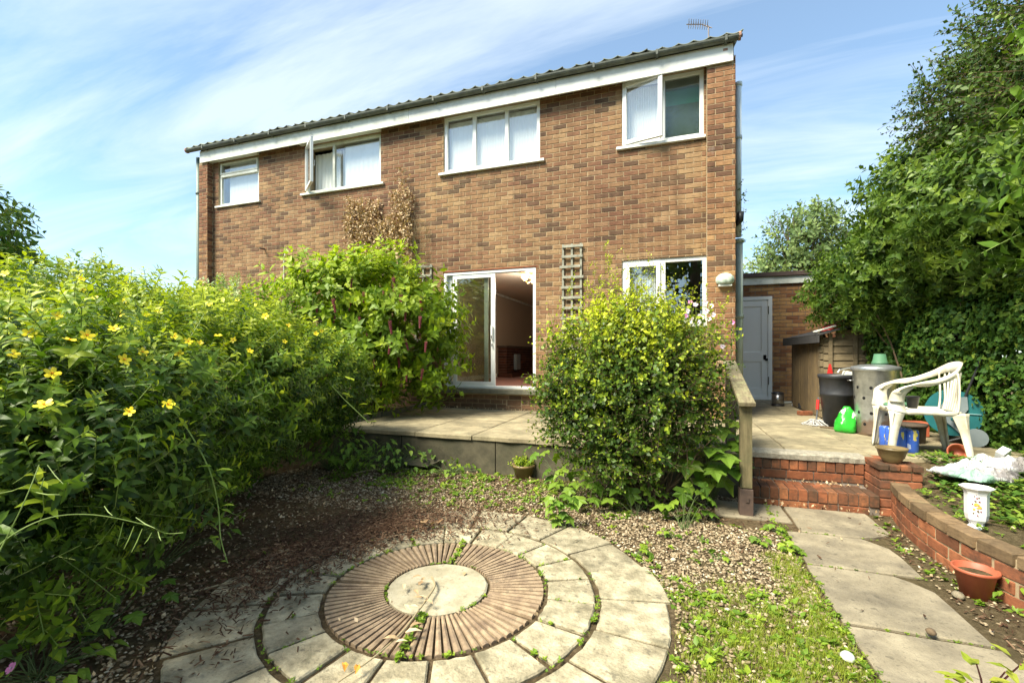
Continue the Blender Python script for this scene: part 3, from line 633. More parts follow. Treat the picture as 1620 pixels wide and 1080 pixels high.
# ---- bricks
def brick_mesh(L, D, H, shade, mat, b=.004, name='brick'):
    m = MB(); m.shade = shade; m.cbox(-L / 2 + .001, L / 2 - .001, -D / 2, D / 2, -H / 2, H / 2, b); return m.mesh(name, mat)
def brick_wall(parent, x0, x1, z0, z1, Yf, opens, mat, origin, limit=0, rank=None, axis='x', seed=1, depth=.03, proud=.006, dark=0.16):
    """running-bond bricks; the `limit` best-ranked become objects, the rest one part"""
    r = random.Random(seed); cells = []; row = 0; z = z0
    while z < z1 - .02:
        zt = min(z + .066, z1); st = x0 - (0.1125 if row % 2 else 0); x = st
        while x < x1:
            a, b = max(x, x0), min(x + .215, x1)
            if b - a > .025: cells.append([a, b, z, zt, row, r.random()])
            x += .225
        z += .075; row += 1
    out = []
    for (a, b, zb, zt, row, q) in cells:
        parts = [(a, b, zb, zt)]
        for (ox0, ox1, oz0, oz1) in opens:
            new = []
            for (pa, pb, pz0, pz1) in parts:
                if pb <= ox0 + .004 or pa >= ox1 - .004 or pz1 <= oz0 + .004 or pz0 >= oz1 - .004: new.append((pa, pb, pz0, pz1)); continue
                if pa < ox0 - .02: new.append((pa, ox0 - .004, pz0, pz1))
                if pb > ox1 + .02: new.append((ox1 + .004, pb, pz0, pz1))
                ia, ib = max(pa, ox0), min(pb, ox1)
                if oz0 - pz0 > .02: new.append((ia, ib, pz0, oz0 - .004))
                elif pz1 - oz1 > .02: new.append((ia, ib, oz1 + .004, pz1))
            parts = new
        for p in parts:
            if p[1] - p[0] > .02: out.append((*p, r.random()))
    def sh(q):
        return q * 0.9 / dark * 0.2 if q < dark else 0.28 + (q - dark) / (1 - dark) * 0.72
    if rank: out.sort(key=rank, reverse=True)
    single, rest = out[:limit], out[limit:]
    cache = {}
    for (a, b, zb, zt, q) in single:
        L, H = round(b - a, 3), round(zt - zb, 3); key = (L, H, int(q * 14))
        if key not in cache: cache[key] = brick_mesh(L, depth, H, sh(int(q * 14) / 13.5), mat)
        cx, cz = (a + b) / 2, (zb + zt) / 2; j = r.uniform(-.0015, .0015)
        loc = (cx - origin[0], Yf - proud + depth / 2 + j - origin[1], cz - origin[2]) if axis == 'x' else (Yf - origin[0], cx - origin[1], cz - origin[2])
        link('brick', cache[key], parent, loc, (0, 0, 0 if axis == 'x' else R(90)))
    if rest:
        m = MB()
        for (a, b, zb, zt, q) in rest:
            m.shade = sh(q); j = r.uniform(-.0015, .0015)
            if axis == 'x': y0, y1 = Yf - proud + j, Yf - proud + depth; vx = [(a, y0), (b, y0), (b, y1), (a, y1)]
            else: y0, y1 = Yf - proud + j, Yf - proud + depth
            c = .005
            if axis == 'x':
                v = [(a, y1, zb), (b, y1, zb), (b, y1, zt), (a, y1, zt), (a, y0 + c, zb), (b, y0 + c, zb), (b, y0 + c, zt), (a, y0 + c, zt), (a + c, y0, zb + c), (b - c, y0, zb + c), (b - c, y0, zt - c), (a + c, y0, zt - c)]
                fc = [(0, 1, 5, 4), (1, 2, 6, 5), (2, 3, 7, 6), (3, 0, 4, 7), (4, 5, 9, 8), (5, 6, 10, 9), (6, 7, 11, 10), (7, 4, 8, 11), (8, 9, 10, 11)]
            else:
                s_ = 1 if proud > 0 else -1; xo = Yf + proud + j; xi = Yf - .02
                v = [(xi, a, zb), (xi, b, zb), (xi, b, zt), (xi, a, zt), (xo - c, a, zb), (xo - c, b, zb), (xo - c, b, zt), (xo - c, a, zt), (xo, a + c, zb + c), (xo, b - c, zb + c), (xo, b - c, zt - c), (xo, a + c, zt - c)]
                fc = [(0, 1, 5, 4), (1, 2, 6, 5), (2, 3, 7, 6), (3, 0, 4, 7), (4, 5, 9, 8), (5, 6, 10, 9), (6, 7, 11, 10), (7, 4, 8, 11), (8, 9, 10, 11)]
            v = [(p[0] - origin[0], p[1] - origin[1], p[2] - origin[2]) for p in v]
            m.add(v, fc)
        o = m.build('brickwork', mat, parent); o['kind'] = 'stuff'

# ---- house
house = empty('semi_detached_house', (-4.4, FY, 0), 'two-storey tan and red brick house with white windows and open patio door', 'house')
HO = (-4.4, FY, 0)
def hb(mb, name, mat, parent=None, smooth=False):
    if parent is None: return mb.build(name, mat, house, smooth, loc=(-HO[0], -HO[1], 0))
    return mb.build(name, mat, parent, smooth)
WIN = {'w1': (-9.26, -8.12, 4.58, 5.52), 'w2': (-6.90, -5.12, 4.58, 5.52), 'w3': (-3.80, -2.03, 4.58, 5.575), 'w4': (-.706, .47, 4.58, 5.575),
       'k': (-.706, .517, 1.81, 2.82), 'p': (-3.80, -2.10, .78, 2.81)}
opens = list(WIN.values())
xs = sorted(set([HX0, HX1] + [v for o in opens for v in o[:2]])); zs = sorted(set([0.1, 5.7] + [v for o in opens for v in o[2:]]))
wm = MB()
for i in range(len(xs) - 1):
    for j in range(len(zs) - 1):
        mx_, mz_ = (xs[i] + xs[i + 1]) / 2, (zs[j] + zs[j + 1]) / 2
        if any(o[0] < mx_ < o[1] and o[2] < mz_ < o[3] for o in opens): continue
        wm.quad((xs[i], FY, zs[j]), (xs[i + 1], FY, zs[j]), (xs[i + 1], FY, zs[j + 1]), (xs[i], FY, zs[j + 1]))
        wm.quad((xs[i], FY + .27, zs[j]), (xs[i], FY + .27, zs[j + 1]), (xs[i + 1], FY + .27, zs[j + 1]), (xs[i + 1], FY + .27, zs[j]))
for (a, b, c, d) in opens:
    y0, y1 = FY, FY + .27
    wm.quad((a, y0, c), (a, y0, d), (a, y1, d), (a, y1, c)); wm.quad((b, y0, c), (b, y1, c), (b, y1, d), (b, y0, d))
    wm.quad((a, y0, c), (a, y1, c), (b, y1, c), (b, y0, c)); wm.quad((a, y0, d), (b, y0, d), (b, y1, d), (a, y1, d))
wm.box(HX0, HX0 + .25, FY + .27, 15.2, 0, 5.7); wm.box(HX1 - .25, HX1, FY + .27, 15.2, 0, 5.7); wm.box(HX0, HX1, 15.2, 15.4, 0, 5.7)
wm.box(HX0, HX0 + .25, FY, FY + .27, 0, .1); wm.box(HX0 + .002, HX0 + .02, FY + .01, FY + .26, .1, 5.7); wm.box(HX1 - .02, HX1 - .002, FY + .01, FY + .26, .1, 5.7)
# end piers (mortar cores)
PP = .13
wm.box(HX0, -9.43, FY - PP, FY - .001, .38, 5.52); wm.box(.505, HX1, FY - PP, FY - .001, .38, 5.52)
hb(wm, 'wall', M['mortar'])
def rank(c):
    x, z = (c[0] + c[1]) / 2, (c[2] + c[3]) / 2; px, py, zc = proj((x, FY, z))
    px, py, zc = px[0], py[0], zc[0]
    if 850 < px < 1165 and py > 455 + abs(px - 1000) * .25: return 0
    if px < 735 and py > 400: return 0
    if py < 0: return 0
    return (c[1] - c[0]) * (c[3] - c[2]) / zc ** 2
PO = [(HX0, -9.43, 0, 6), (.505, HX1 + .1, 0, 6)]
brick_wall(house, HX0, HX1, .68, 5.66, FY, opens + PO + [(-3.88, -2.02, .60, .78)], M['brick'], HO, 205, rank, seed=3, dark=.17)
brick_wall(house, -9.43, .505, .38, .68, FY, [(-2.62, -2.34, .50, .60)], M['brick_base'], HO, 20, rank, seed=5)
brick_wall(house, .505, HX1, .38, 5.50, FY - PP, [], M['brick_end'], HO, 75, lambda c: 1 + .01 * rank(c) if c[3] > 1.7 else 0, seed=6)
brick_wall(house, HX0, -9.43, .38, 5.50, FY - PP, [], M['brick_end'], HO, 0, None, seed=7)
# returns of the left pier and the right flank
def side_bricks(x, y0, y1, z0, z1, mat, seed, sgn):
    r = random.Random(seed); m = MB(); z = z0; row = 0
    while z < z1:
        y = y0 - (.1125 if row % 2 else 0)
        while y < y1:
            a, b = max(y, y0), min(y + .215, y1)
            if b - a > .03:
                m.shade = r.random() ** 1.2; m.cbox(min(x - .01 * sgn, x + .006 * sgn), max(x - .01 * sgn, x + .006 * sgn), a, b, z, min(z + .065, z1), .003)
            y += .225
        z += .075; row += 1
    o = hb(m, 'brickwork', mat); o['kind'] = 'stuff'
side_bricks(-9.43, FY - PP, FY - .012, .38, 5.5, M['brick_end'], 8, 1)
side_bricks(HX1, FY - PP, 10.6, .38, 5.6, M['brick_end'], 9, 1)
# air brick in the plinth
m = MB(); m.box(-2.6, -2.36, FY - .004, FY + .02, .505, .595)
for i in range(9): m.box(-2.585 + i * .0245, -2.575 + i * .0245, FY - .009, FY - .0045, .51, .59)
hb(m, 'air_brick', M['brick_base'])

# fascia, soffit, roof
for i, (a, b) in enumerate(((-9.60, -7.3), (-7.295, -4.42), (-4.415, -1.72), (-1.715, HX1 - .03))):
    m = MB(); m.cbox(a, b, FY - PP - .045 - .002 * (i % 2), FY - PP - .02, 5.50, 5.75, .003); f1 = hb(m, 'fascia_board', M['fascia'] if i > 1 else M['oldwhite'])
m = MB(); m.box(-9.58, HX1 - .05, FY - PP - .02, FY + .02, 5.60, 5.615); hb(m, 'soffit', M['oldwhite'])
for (a, b) in ((-9.43, -8.1), (-6.98, -5.1)):
    m = MB(); m.cbox(a, b, FY - PP + .005, FY + .03, 5.535, 5.595, .002); hb(m, 'lintel_board', M['oldwhite'])
m = MB(); m.cbox(HX1 - .16, HX1 - .10, FY - PP - .049, FY - PP - .046, 5.655, 5.69, .001); hb(m, 'number_plate', M['tile_end'])
# gutterless eaves: interlocking corrugated tiles, the front row one by one
roof = empty('roof', (0, 0, 0)); roof.parent = house; roof.location = (-HO[0], -HO[1], 0)
tw = .212; pitch = R(20)
def tile_vs(w, L, th=.014, waves=1, seg=8):
    vs = []; fs = []; n = seg * waves + 1
    for yy in (0, L):
        for top in (1, 0):
            for i in range(n):
                x = w * i / (n - 1); ph = i / seg * 2 * math.pi
                z = .010 * math.cos(ph) + .014 * max(0, math.cos(ph)) ** 3
                vs.append((x, yy * math.cos(pitch) + 0, z + (0 if top else -th) + yy * math.sin(pitch)))
    for i in range(n - 1):
        fs.append((i, i + 1, 2 * n + i + 1, 2 * n + i)); fs.append((n + i, 3 * n + i, 3 * n + i + 1, n + i + 1)); fs.append((i, n + i, n + i + 1, i + 1)); fs.append((2 * n + i, 2 * n + i + 1, 3 * n + i + 1, 3 * n + i))
    fs.append((0, 2 * n, 3 * n, n)); fs.append((n - 1, 2 * n - 1, 4 * n - 1, 3 * n - 1))
    return vs, fs
EZv, EYv = 5.822, FY - PP - .15
tm = MB(); tm.add(*tile_vs(tw * 1.03, .40)); tmesh = tm.mesh('roof_tile', M['tile'], True)
nt = round((HX1 + .05 - (HX0 - .18)) / tw)
for i in range(nt):
    o = link('roof_tile', tmesh, roof, (HX0 - .18 + i * tw, EYv + rnd.uniform(-.012, .012), EZv + rnd.uniform(-.006, .008)), (0, rnd.uniform(-.02, .02), rnd.uniform(-.01, .01)))
tr = MB()
xe = HX0 - .18 + nt * tw
for rrow in range(1, 12):
    v, f = tile_vs(xe - (HX0 - .18), .38, .015, nt, 6)
    yo = EYv + rrow * .345 * math.cos(pitch); zo = EZv + rrow * .345 * math.sin(pitch) + .02
    tr.add([(p[0] + HX0 - .18, p[1] + yo, p[2] + zo) for p in v], f)
o = tr.build('roof_tiles', M['tile'], roof, True); o['kind'] = 'stuff'
m = MB(); ry = EYv + 12 * .345 * math.cos(pitch); rz_ = EZv + 12 * .345 * math.sin(pitch)
m.quad((HX0 - .18, ry - .1, rz_), (xe, ry - .1, rz_), (xe, 15.7, EZv), (HX0 - .18, 15.7, EZv)); m.quad((HX0, EYv + .1, EZv - .01), (HX0, 15.5, EZv - .05), (HX1, 15.5, EZv - .05), (HX1, EYv + .1, EZv - .01))
m.build('rear_slope', M['tile'], roof)
m = MB(); m.tube([(HX0 - .18, EYv + .05, EZv - .03), (xe, EYv + .05, EZv - .03)], .022, 6); m.build('verge_mortar', M['felt'], roof)
m = MB(); m.box(-9.60, HX1 - .02, FY - PP - .02, FY - PP + .02, 5.62, 5.80)
m.build('eaves_board', M['felt'], roof)
m = MB(); GYc, GZc = FY - PP - .105, 5.765; vs = []; ng = 9
for xx in (HX0 - .20, HX1 + .03):
    for rr in (.058, .052):
        for i in range(ng):
            a = math.pi + math.pi * i / (ng - 1); vs.append((xx, GYc + rr * math.cos(a), GZc + rr * math.sin(a) + .03))
fs = []
for i in range(ng - 1):
    fs += [(i, i + 1, 2 * ng + i + 1, 2 * ng + i), (ng + i, 3 * ng + i, 3 * ng + i + 1, ng + i + 1), (i, ng + i, ng + i + 1, i + 1), (2 * ng + i, 2 * ng + i + 1, 3 * ng + i + 1, 3 * ng + i)]
fs += [(0, 2 * ng, 3 * ng, ng), (ng - 1, 2 * ng - 1, 4 * ng - 1, 3 * ng - 1)]
m.add(vs, fs); m.build('gutter', M['gutter'], roof)
for xx in [HX0 + .3 + i * .92 for i in range(12)]:
    m = MB(); m.cbox(xx - .015, xx + .015, GYc - .064, GYc + .06, GZc - .035, GZc + .045, .004); m.build('gutter_bracket', M['gutter'], roof)
m = MB(); m.lathe([(0, 0), (.056, .0), (.056, .03), (0, .03)], 10, (0, 0, 0)); m.build('gutter_end', M['tile_end'], roof, loc=(HX1 + .03, GYc, GZc + .02), rot=(0, R(90), 0)); m.build('gutter_end', M['tile_end'], roof, loc=(HX0 - .23, GYc, GZc + .02), rot=(0, R(90), 0))
# gable triangle
m = MB(); m.add([(HX1, FY, 5.68), (HX1, 15.4, 5.68), (HX1, ry, rz_ - .08), (HX0, FY, 5.68), (HX0, 15.4, 5.68), (HX0, ry, rz_ - .08)], [(0, 1, 2), (3, 5, 4)]); hb(m, 'gable', M['brick_end'])

# ---- windows
def frame_mb(x0, x1, z0, z1, y0, y1, w=.055, mul=(), b=.004):
    m = MB()
    m.cbox(x0, x0 + w, y0, y1, z0, z1, b); m.cbox(x1 - w, x1, y0, y1, z0, z1, b)
    m.cbox(x0 + w + .0005, x1 - w - .0005, y0 + .001, y1 - .001, z0, z0 + w, b); m.cbox(x0 + w + .0005, x1 - w - .0005, y0 + .001, y1 - .001, z1 - w, z1, b)
    for a in mul: m.cbox(a - w * .55, a + w * .55, y0 + .001, y1 - .001, z0 + w + .0005, z1 - w - .0005, b)
    return m
def pane(parent, x0, x1, z0, z1, y, mat='glass', loc=None, rot=None):
    m = MB(); m.box(x0, x1, y, y + .006, z0, z1); return m.build('pane', M[mat], parent, loc=loc, rot=rot)
def window(key, mul, label=None, mat='upvc', w=.055, sill=True, ext=.08, panes=None, setback=.02):
    x0, x1, z0, z1 = WIN[key]; y0 = FY + setback
    win = frame_mb(x0 + .003, x1 - .003, z0 + .003, z1 - .003, y0, y0 + .06, w, mul).build('window', M[mat], house, loc=(-HO[0], -HO[1], 0))
    if label: win['label'] = label
    xe_ = [x0 + w] + sorted(mul) + [x1 - w]
    for i in range(len(xe_) - 1):
        if panes and not panes[i]: continue
        pane(win, xe_[i] + (0 if i == 0 else w * .55), xe_[i + 1] - (0 if i == len(xe_) - 2 else w * .55), z0 + w, z1 - w, y0 + .025, panes[i] if panes else 'glass')
    if sill:
        m = MB(); m.cbox(x0 - ext, x1 + (ext if key != 'w4' else .02), FY - .055, FY + .03, z0 - .045, z0 - .002, .004); m.build('sill', M[mat], win)
    return win
def sash(win, hx, w, z0, z1, ang, y, bar=.06):
    """side-hung sash, hinge at hx, opened outwards by ang"""
    e = frame_mb(0, w, z0, z1, -.03, .02, bar).build('sash', M['upvc'], win, loc=(hx, y, 0), rot=(0, 0, -R(ang)))
    return e
# w1: old timber window with top light
win = frame_mb(*WIN['w1'][:2], WIN['w1'][2] + .003, WIN['w1'][3], FY + .03, FY + .09, .05).build('window', M['oldwhite'], house, loc=(-HO[0], -HO[1], 0)); win['label'] = 'old painted window with a top light'
x0, x1, z0, z1 = WIN['w1']
zb = z0 + .62
m = MB(); m.cbox(x0 + .051, x1 - .051, FY + .01, FY + .08, zb, zb + .055, .003); m.build('transom', M['oldwhite'], win)
m = frame_mb(x0 + .04, x1 - .04, zb + .06, z1 - .02, FY + .005, FY + .028, .035); m.build('top_light', M['oldwhite'], win)
pane(win, x0 + .05, x1 - .05, z0 + .05, zb, FY + .05); pane(win, x0 + .07, x1 - .07, zb + .09, z1 - .05, FY + .045)
m = MB(); m.cbox(x0 - .06, x1 + .06, FY - .05, FY + .028, z0 - .04, z0 - .002, .004); m.build('sill', M['oldwhite'], win)
# w2: open side sash
win = window('w2', (-6.22,), 'white window with left sash wide open', 'oldwhite', .045, panes=(None, 'glass'))
s_ = sash(win, -6.86, .62, 4.62, 5.49, 38, FY - .005, .05); pane(s_, .05, .57, 4.67, 5.44, -.004)
m = MB(); m.tube([(.585, .03, 4.95), (.585, .05, 4.95), (.585, .05, 5.05)], .007, 5); m.build('handle', M['upvc'], s_)
# w3
window('w3', (-3.22, -2.62), 'white three-pane window above the patio door')
# w4: sash ajar, obscured pane
win = window('w4', (-.10,), 'white window with left sash ajar and dark obscured right pane', panes=(None, 'obscured'))
s_ = sash(win, -.69, .60, 4.60, 5.55, 13, FY - .005, .06); pane(s_, .06, .54, 4.66, 5.49, -.004)
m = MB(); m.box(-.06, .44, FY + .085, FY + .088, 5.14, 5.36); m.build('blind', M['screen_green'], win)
m = MB(); m.box(-.06, .44, FY + .09, FY + .093, 4.62, 5.55); m.build('reflection_panel', M['reflection_mottle'], win)  # added panel carrying the painted tree reflection, behind the glass
# kitchen
win = window('k', (-.10,), 'white kitchen window behind the clipped shrub', w=.06)
s_ = frame_mb(-.65, -.14, 1.87, 2.77, FY - .004, FY + .019, .06).build('sash', M['upvc'], win)
# patio door
x0, x1, z0, z1 = WIN['p']
pd = frame_mb(x0 + .003, x1 - .003, z0 + .002, z1 - .003, FY + .0, FY + .12, .045).build('patio_door', M['upvc'], house, loc=(-HO[0], -HO[1], 0)); pd['label'] = 'white sliding patio door slid open to the left'
sp = frame_mb(x0 + .17, -2.83, z0 + .04, z1 - .045, FY + .012, FY + .05, .075).build('sliding_panel', M['upvc'], pd)
pane(pd, x0 + .245, -2.905, z0 + .115, z1 - .12, FY + .03, 'glass_big')
sp2 = frame_mb(x0 + .05, -2.98, z0 + .045, z1 - .05, FY + .065, FY + .10, .07).build('sliding_panel', M['pipe_white'], pd)
pane(pd, x0 + .12, -3.05, z0 + .12, z1 - .12, FY + .08, 'glass')
m = MB(); m.cbox(-2.895, -2.865, FY - .03, FY + .011, 1.62, 1.86, .006); m.cbox(-2.885, -2.87, FY - .02, FY + .011, 1.50, 1.56, .003); m.build('handle', M['upvc'], pd)
m = MB(); m.box(-2.886, -2.874, FY - .036, FY - .0305, 1.64, 1.69); m.box(-2.882, -2.872, FY - .026, FY - .0205, 1.505, 1.55); m.build('lock', M['hole'], pd)
m = MB(); m.cbox(x0 - .08, x1 + .10, FY - .10, FY + .10, .70, .777, .006); m.build('door_sill', M['kerb'], pd)
m = MB(); m.cbox(x0 - .02, x1 + .03, FY - .010, FY + .004, z1 + .002, z1 + .03, .002); m.build('lintel_strip', M['brick_red'], pd)
# party wall, floors and rooms
m = MB()
m.box(-4.52, -4.40, FY + .28, 15.2, .3, 5.6); m.box(HX0 + .25, HX1 - .25, FY + .28, 15.2, 3.1, 3.3); m.box(-1.0, -.9, FY + .28, 15.2, .3, 3.1)
m.box(-4.40, -1.0, 15.0, 15.19, .3, 3.1); hb(m, 'inner_wall', M['plaster'])
m = MB(); m.box(-4.40, -1.0, FY + .28, 15.0, .66, .765); hb(m, 'carpet', M['carpet'])
m = MB(); m.box(-4.4, -1.0, FY + .28, 15.0, 3.02, 3.099); hb(m, 'ceiling', M['ceiling'])
m = MB(); m.tube([(-4.37, FY + .3, 2.99), (-4.37, 15.0, 2.99)], .035, 5); m.box(-4.399, -4.38, FY + .3, 15, .766, .87); hb(m, 'coving', M['oldwhite'])
m = MB(); m.box(-1.0 + .1, HX1 - .25, 9.6, 9.7, .3, 3.1); m.box(HX0 + .25, -4.52, 9.3, 9.4, 3.3, 5.6); m.box(-4.4, HX1 - .25, 9.3, 9.4, 3.3, 5.6); hb(m, 'partition', M['darkroom'])

# curtains
def curtain(x0, x1, z0, z1, y, label, folds=16, depth=.02, mat='curtain'):
    m = MB(); n = folds * 6; vs = []
    for i in range(n + 1):
        x = x0 + (x1 - x0) * i / n; yy = y + depth * math.sin(i / 6 * 2 * math.pi) * (1 + .3 * math.sin(i * .37))
        vs += [(x, yy, z0), (x, yy * 1 + .004, z1)]
    m.add(vs, [(2 * i, 2 * i + 2, 2 * i + 3, 2 * i + 1) for i in range(n)])
    m.add([(v[0], v[1] + .012, v[2]) for v in vs], [(2 * i, 2 * i + 1, 2 * i + 3, 2 * i + 2) for i in range(n)])
    o = m.build('net_curtain', M[mat], None, True); tag(o, label, 'curtain'); return o
curtain(-9.10, -8.17, 4.6, 5.5, FY + .135, 'white net curtain in the leftmost upstairs window', 22, .003)
curtain(-6.02, -5.16, 4.6, 5.44, FY + .115, 'white net curtain beside the wide open sash', 8, .003)
curtain(-6.86, -6.22, 4.6, 5.44, FY + .24, 'dim net curtain behind the wide open sash', 6, .01)
curtain(-3.74, -2.08, 4.6, 5.5, FY + .115, 'white net curtain in the three-pane upstairs window', 34, .003)
curtain(-.64, -.14, 4.6, 5.52, FY + .115, 'white net curtain behind the ajar sash at the right end', 14, .003)
curtain(-.66, -.14, 1.83, 2.8, FY + .12, 'white net curtain in the kitchen window', 20)
# grey drape edge in w2 and w1
curtain(-6.16, -6.04, 4.6, 5.42, FY + .2, 'pale grey drape gathered beside the net in the second window', 3, .02, 'oldwhite')

# lamp and fireplace
lamp = empty('ceiling_lamp', (-2.62, 8.7, 3.015), 'lit brass ceiling lamp with amber flower shades inside the patio door', 'lamp')
m = MB(); m.tube([(0, 0, 0), (0, 0, -.20)], .012, 6); m.lathe([(.05, 0), (.045, -.02), (.0, -.03)], 12); m.build('stem', M['bowl'], lamp)
for i in range(5):
    a = i * 2 * math.pi / 5 + .3; c, s = math.cos(a), math.sin(a)
    m = MB(); m.tube([(0, 0, -.18), (c * .08, s * .08, -.22), (c * .14, s * .14, -.17)], .007, 5); m.build('arm', M['bowl'], lamp)
    m = MB(); vs = []
    for k_, (r_, z_) in enumerate(((.02, -.16), (.05, -.13), (.075, -.09))):
        for q in range(12):
            t_ = 2 * math.pi * q / 12; rr = r_ * (1 + (.15 * math.cos(t_ * 6) if k_ == 2 else 0)); vs.append((c * .15 + rr * math.cos(t_), s * .15 + rr * math.sin(t_), z_))
    m.add(vs, [(k_ * 12 + q, k_ * 12 + (q + 1) % 12, (k_ + 1) * 12 + (q + 1) % 12, (k_ + 1) * 12 + q) for k_ in range(2) for q in range(12)])
    m.build('lamp_shade', M['lampglow'], lamp, True)
pl = bpy.data.lights.new('lamp_bulb', 'POINT'); pl.energy = 26; pl.color = (1, .88, .74); pl.shadow_soft_size = .1
plo = bpy.data.objects.new('lamp_bulb', pl); COL.objects.link(plo); plo.parent = lamp; plo.location = (0, 0, -.3)
fp = empty('fireplace', (-4.25, 12.6, .766), 'dark brick fireplace against the party wall inside the lounge', 'fireplace')
m = MB(); m.box(-.14, .10, -1.1, 1.3, 0, .80); m.build('core', M['mortar_dark'], fp)
r = random.Random(4); m = MB()
for row in range(11):
    y = -1.1 - (.11 if row % 2 else 0)
    while y < 1.3:
        a, b = max(y, -1.1), min(y + .215, 1.3); m.shade = r.random()
        if b - a > .03: m.cbox(.09, .108, a, b, row * .072 + .004, row * .072 + .068, .003)
        y += .225
    for k_ in range(1): m.cbox(-.13, .10, -1.108, -1.09, row * .072 + .004, row * .072 + .068, .003)
o = m.build('brickwork', M['brick_fire'], fp); o['kind'] = 'stuff'
m = MB(); m.cbox(-.15, .14, -1.16, 1.36, .801, .85, .006); m.build('mantel', M['darkwood'], fp)
m = MB(); m.cbox(-.1, .30, -1.25, .6, .0, .10, .006); m.build('hearth', M['brick_fire'], fp)
m = MB(); m.cbox(.12, .2, -.55, -.2, .18, .62, .01); m.box(.201, .206, -.5, -.25, .42, .58); m.build('gas_fire', M['greyplastic'], fp)

# ---- drain pipes
def pipe(name, pts, r_, mat, label, collars=(), col_r=1.25):
    o0 = Vector(pts[0]); e = empty(name, o0, label, 'drainpipe')
    m = MB(); m.tube([Vector(p) - o0 for p in pts], r_, 12); m.build('pipe', mat, e, True)
    for z in collars:
        m = MB(); m.lathe([(r_ * 1.02, -.03), (r_ * col_r, -.025), (r_ * col_r, .025), (r_ * 1.02, .03)], 12, (0, 0, 0)); m.build('collar', mat, e, True, loc=(pts[0][0] - o0.x, pts[0][1] - o0.y, z - o0.z))
    return e
pipe('drainpipe', [(.955, 7.42, TZ), (.955, 7.42, 3.05)], .056, M['pipe'], 'thick grey-green drainpipe on the right corner of the house', (1.92, 3.03))
pipe('drainpipe', [(.95, 7.42, 3.09), (.95, 7.42, 5.35)], .042, M['pipe_white'], 'pale upper pipe above the grey-green drainpipe on the right corner', (4.55, 5.33))
m = MB(); m.tube([(.90, 7.38, 3.28), (.92, 7.34, 3.28), (.96, 7.30, 3.30), (.965, 7.29, 3.42)], .045, 10); o = m.build('pipe_elbow', M['blacktube'], None, True); tag(o, 'black pipe elbow beside the pale upper drainpipe', 'pipe')
pipe('drainpipe', [(-9.78, 7.18, .2), (-9.78, 7.18, 5.68)], .045, M['pipe_dark'], 'dark green-grey drainpipe on the left corner of the house', (2.6, 4.9))
pipe('drainpipe', [(-9.90, 7.38, .2), (-9.90, 7.38, 5.2)], .035, M['pipe'], 'thinner pale pipe just outside the left corner drainpipe', ())

# flue cover, wall cable, vent, aerial
fl = empty('flue_terminal', (.735, FY - PP, 2.41), 'weathered pale green flue cover on the brick pier right of the kitchen window', 'vent'); fl.scale = (.88, .9, .86)
m = MB(); vs = []; n = 14
for (r_, y) in ((.135, -.004), (.14, -.05), (.125, -.10), (.07, -.125), (.0, -.13)):
    for i in range(n):
        a = 2 * math.pi * i / n; zz = math.sin(a) * r_ * .82; zz = max(zz, -.075) if True else zz
        vs.append((math.cos(a) * r_, y, zz + .01))
m.add(vs, [(k_ * n + i, k_ * n + (i + 1) % n, (k_ + 1) * n + (i + 1) % n, (k_ + 1) * n + i) for k_ in range(4) for i in range(n)]); m.build('hood', M['vent_white'], fl, True)
m = MB(); m.cbox(-.10, .10, -.09, -.002, -.10, -.07, .006); m.build('base_lip', M['oldwhite'], fl)
m = MB(); p0 = Vector((-6.86 - .6, FY - .02, 0)); 
pc = dp(449, 392, 1); d_ = bearing(449); zc_ = (FY - .02) / d_[1]; X_ = d_[0] * zc_
m.tube([(X_, FY - .02, 2.55), (X_, FY - .02, 3.35), (X_ + .03, FY - .03, 3.42), (X_ + .05, FY - .04, 3.36)], .009, 6); o = m.build('wall_cable', M['oldwhite']); tag(o, 'thin white hooked cable on the brick wall above the ivy', 'cable')
d_ = bearing(419); zc_ = FY / d_[1]; X_ = d_[0] * zc_
m = MB(); m.tube([(X_, FY + .02, 3.56), (X_ + .02, FY - .14, 3.54)], .016, 8); o = m.build('overflow_pipe', M['blacktube']); tag(o, 'short black overflow pipe sticking out of the brick wall at left', 'pipe')
an = empty('tv_aerial', (*dp(1121, 60, 8.6)[:2], 6.1), 'small rooftop television aerial near the right end of the roof', 'aerial')
A0 = Vector(an.location)
m = MB(); top = Vector(dp(1119, 41, 8.6)) - A0; m.tube([(0, 0, -.45), (0, 0, top.z - .02), top], .014, 6); m.build('mast', M['aerial'], an)
m = MB(); e1 = Vector(dp(1086, 39, 8.6)) - A0; m.tube([top + Vector((.08, 0, -.06)), top + Vector((-.1, 0, .05)), e1], .010, 5)
for i in range(9):
    c_ = top + (e1 - top) * (i / 9.0) + Vector((0, 0, .01)); m.tube([c_ + Vector((0, -.16, -.01)), c_ + Vector((0, .16, .02))], .005, 4); m.tube([c_ + Vector((0, 0, -.05)), c_ + Vector((.01, 0, .05))], .005, 4)
m.build('antenna_arm', M['aerial'], an)

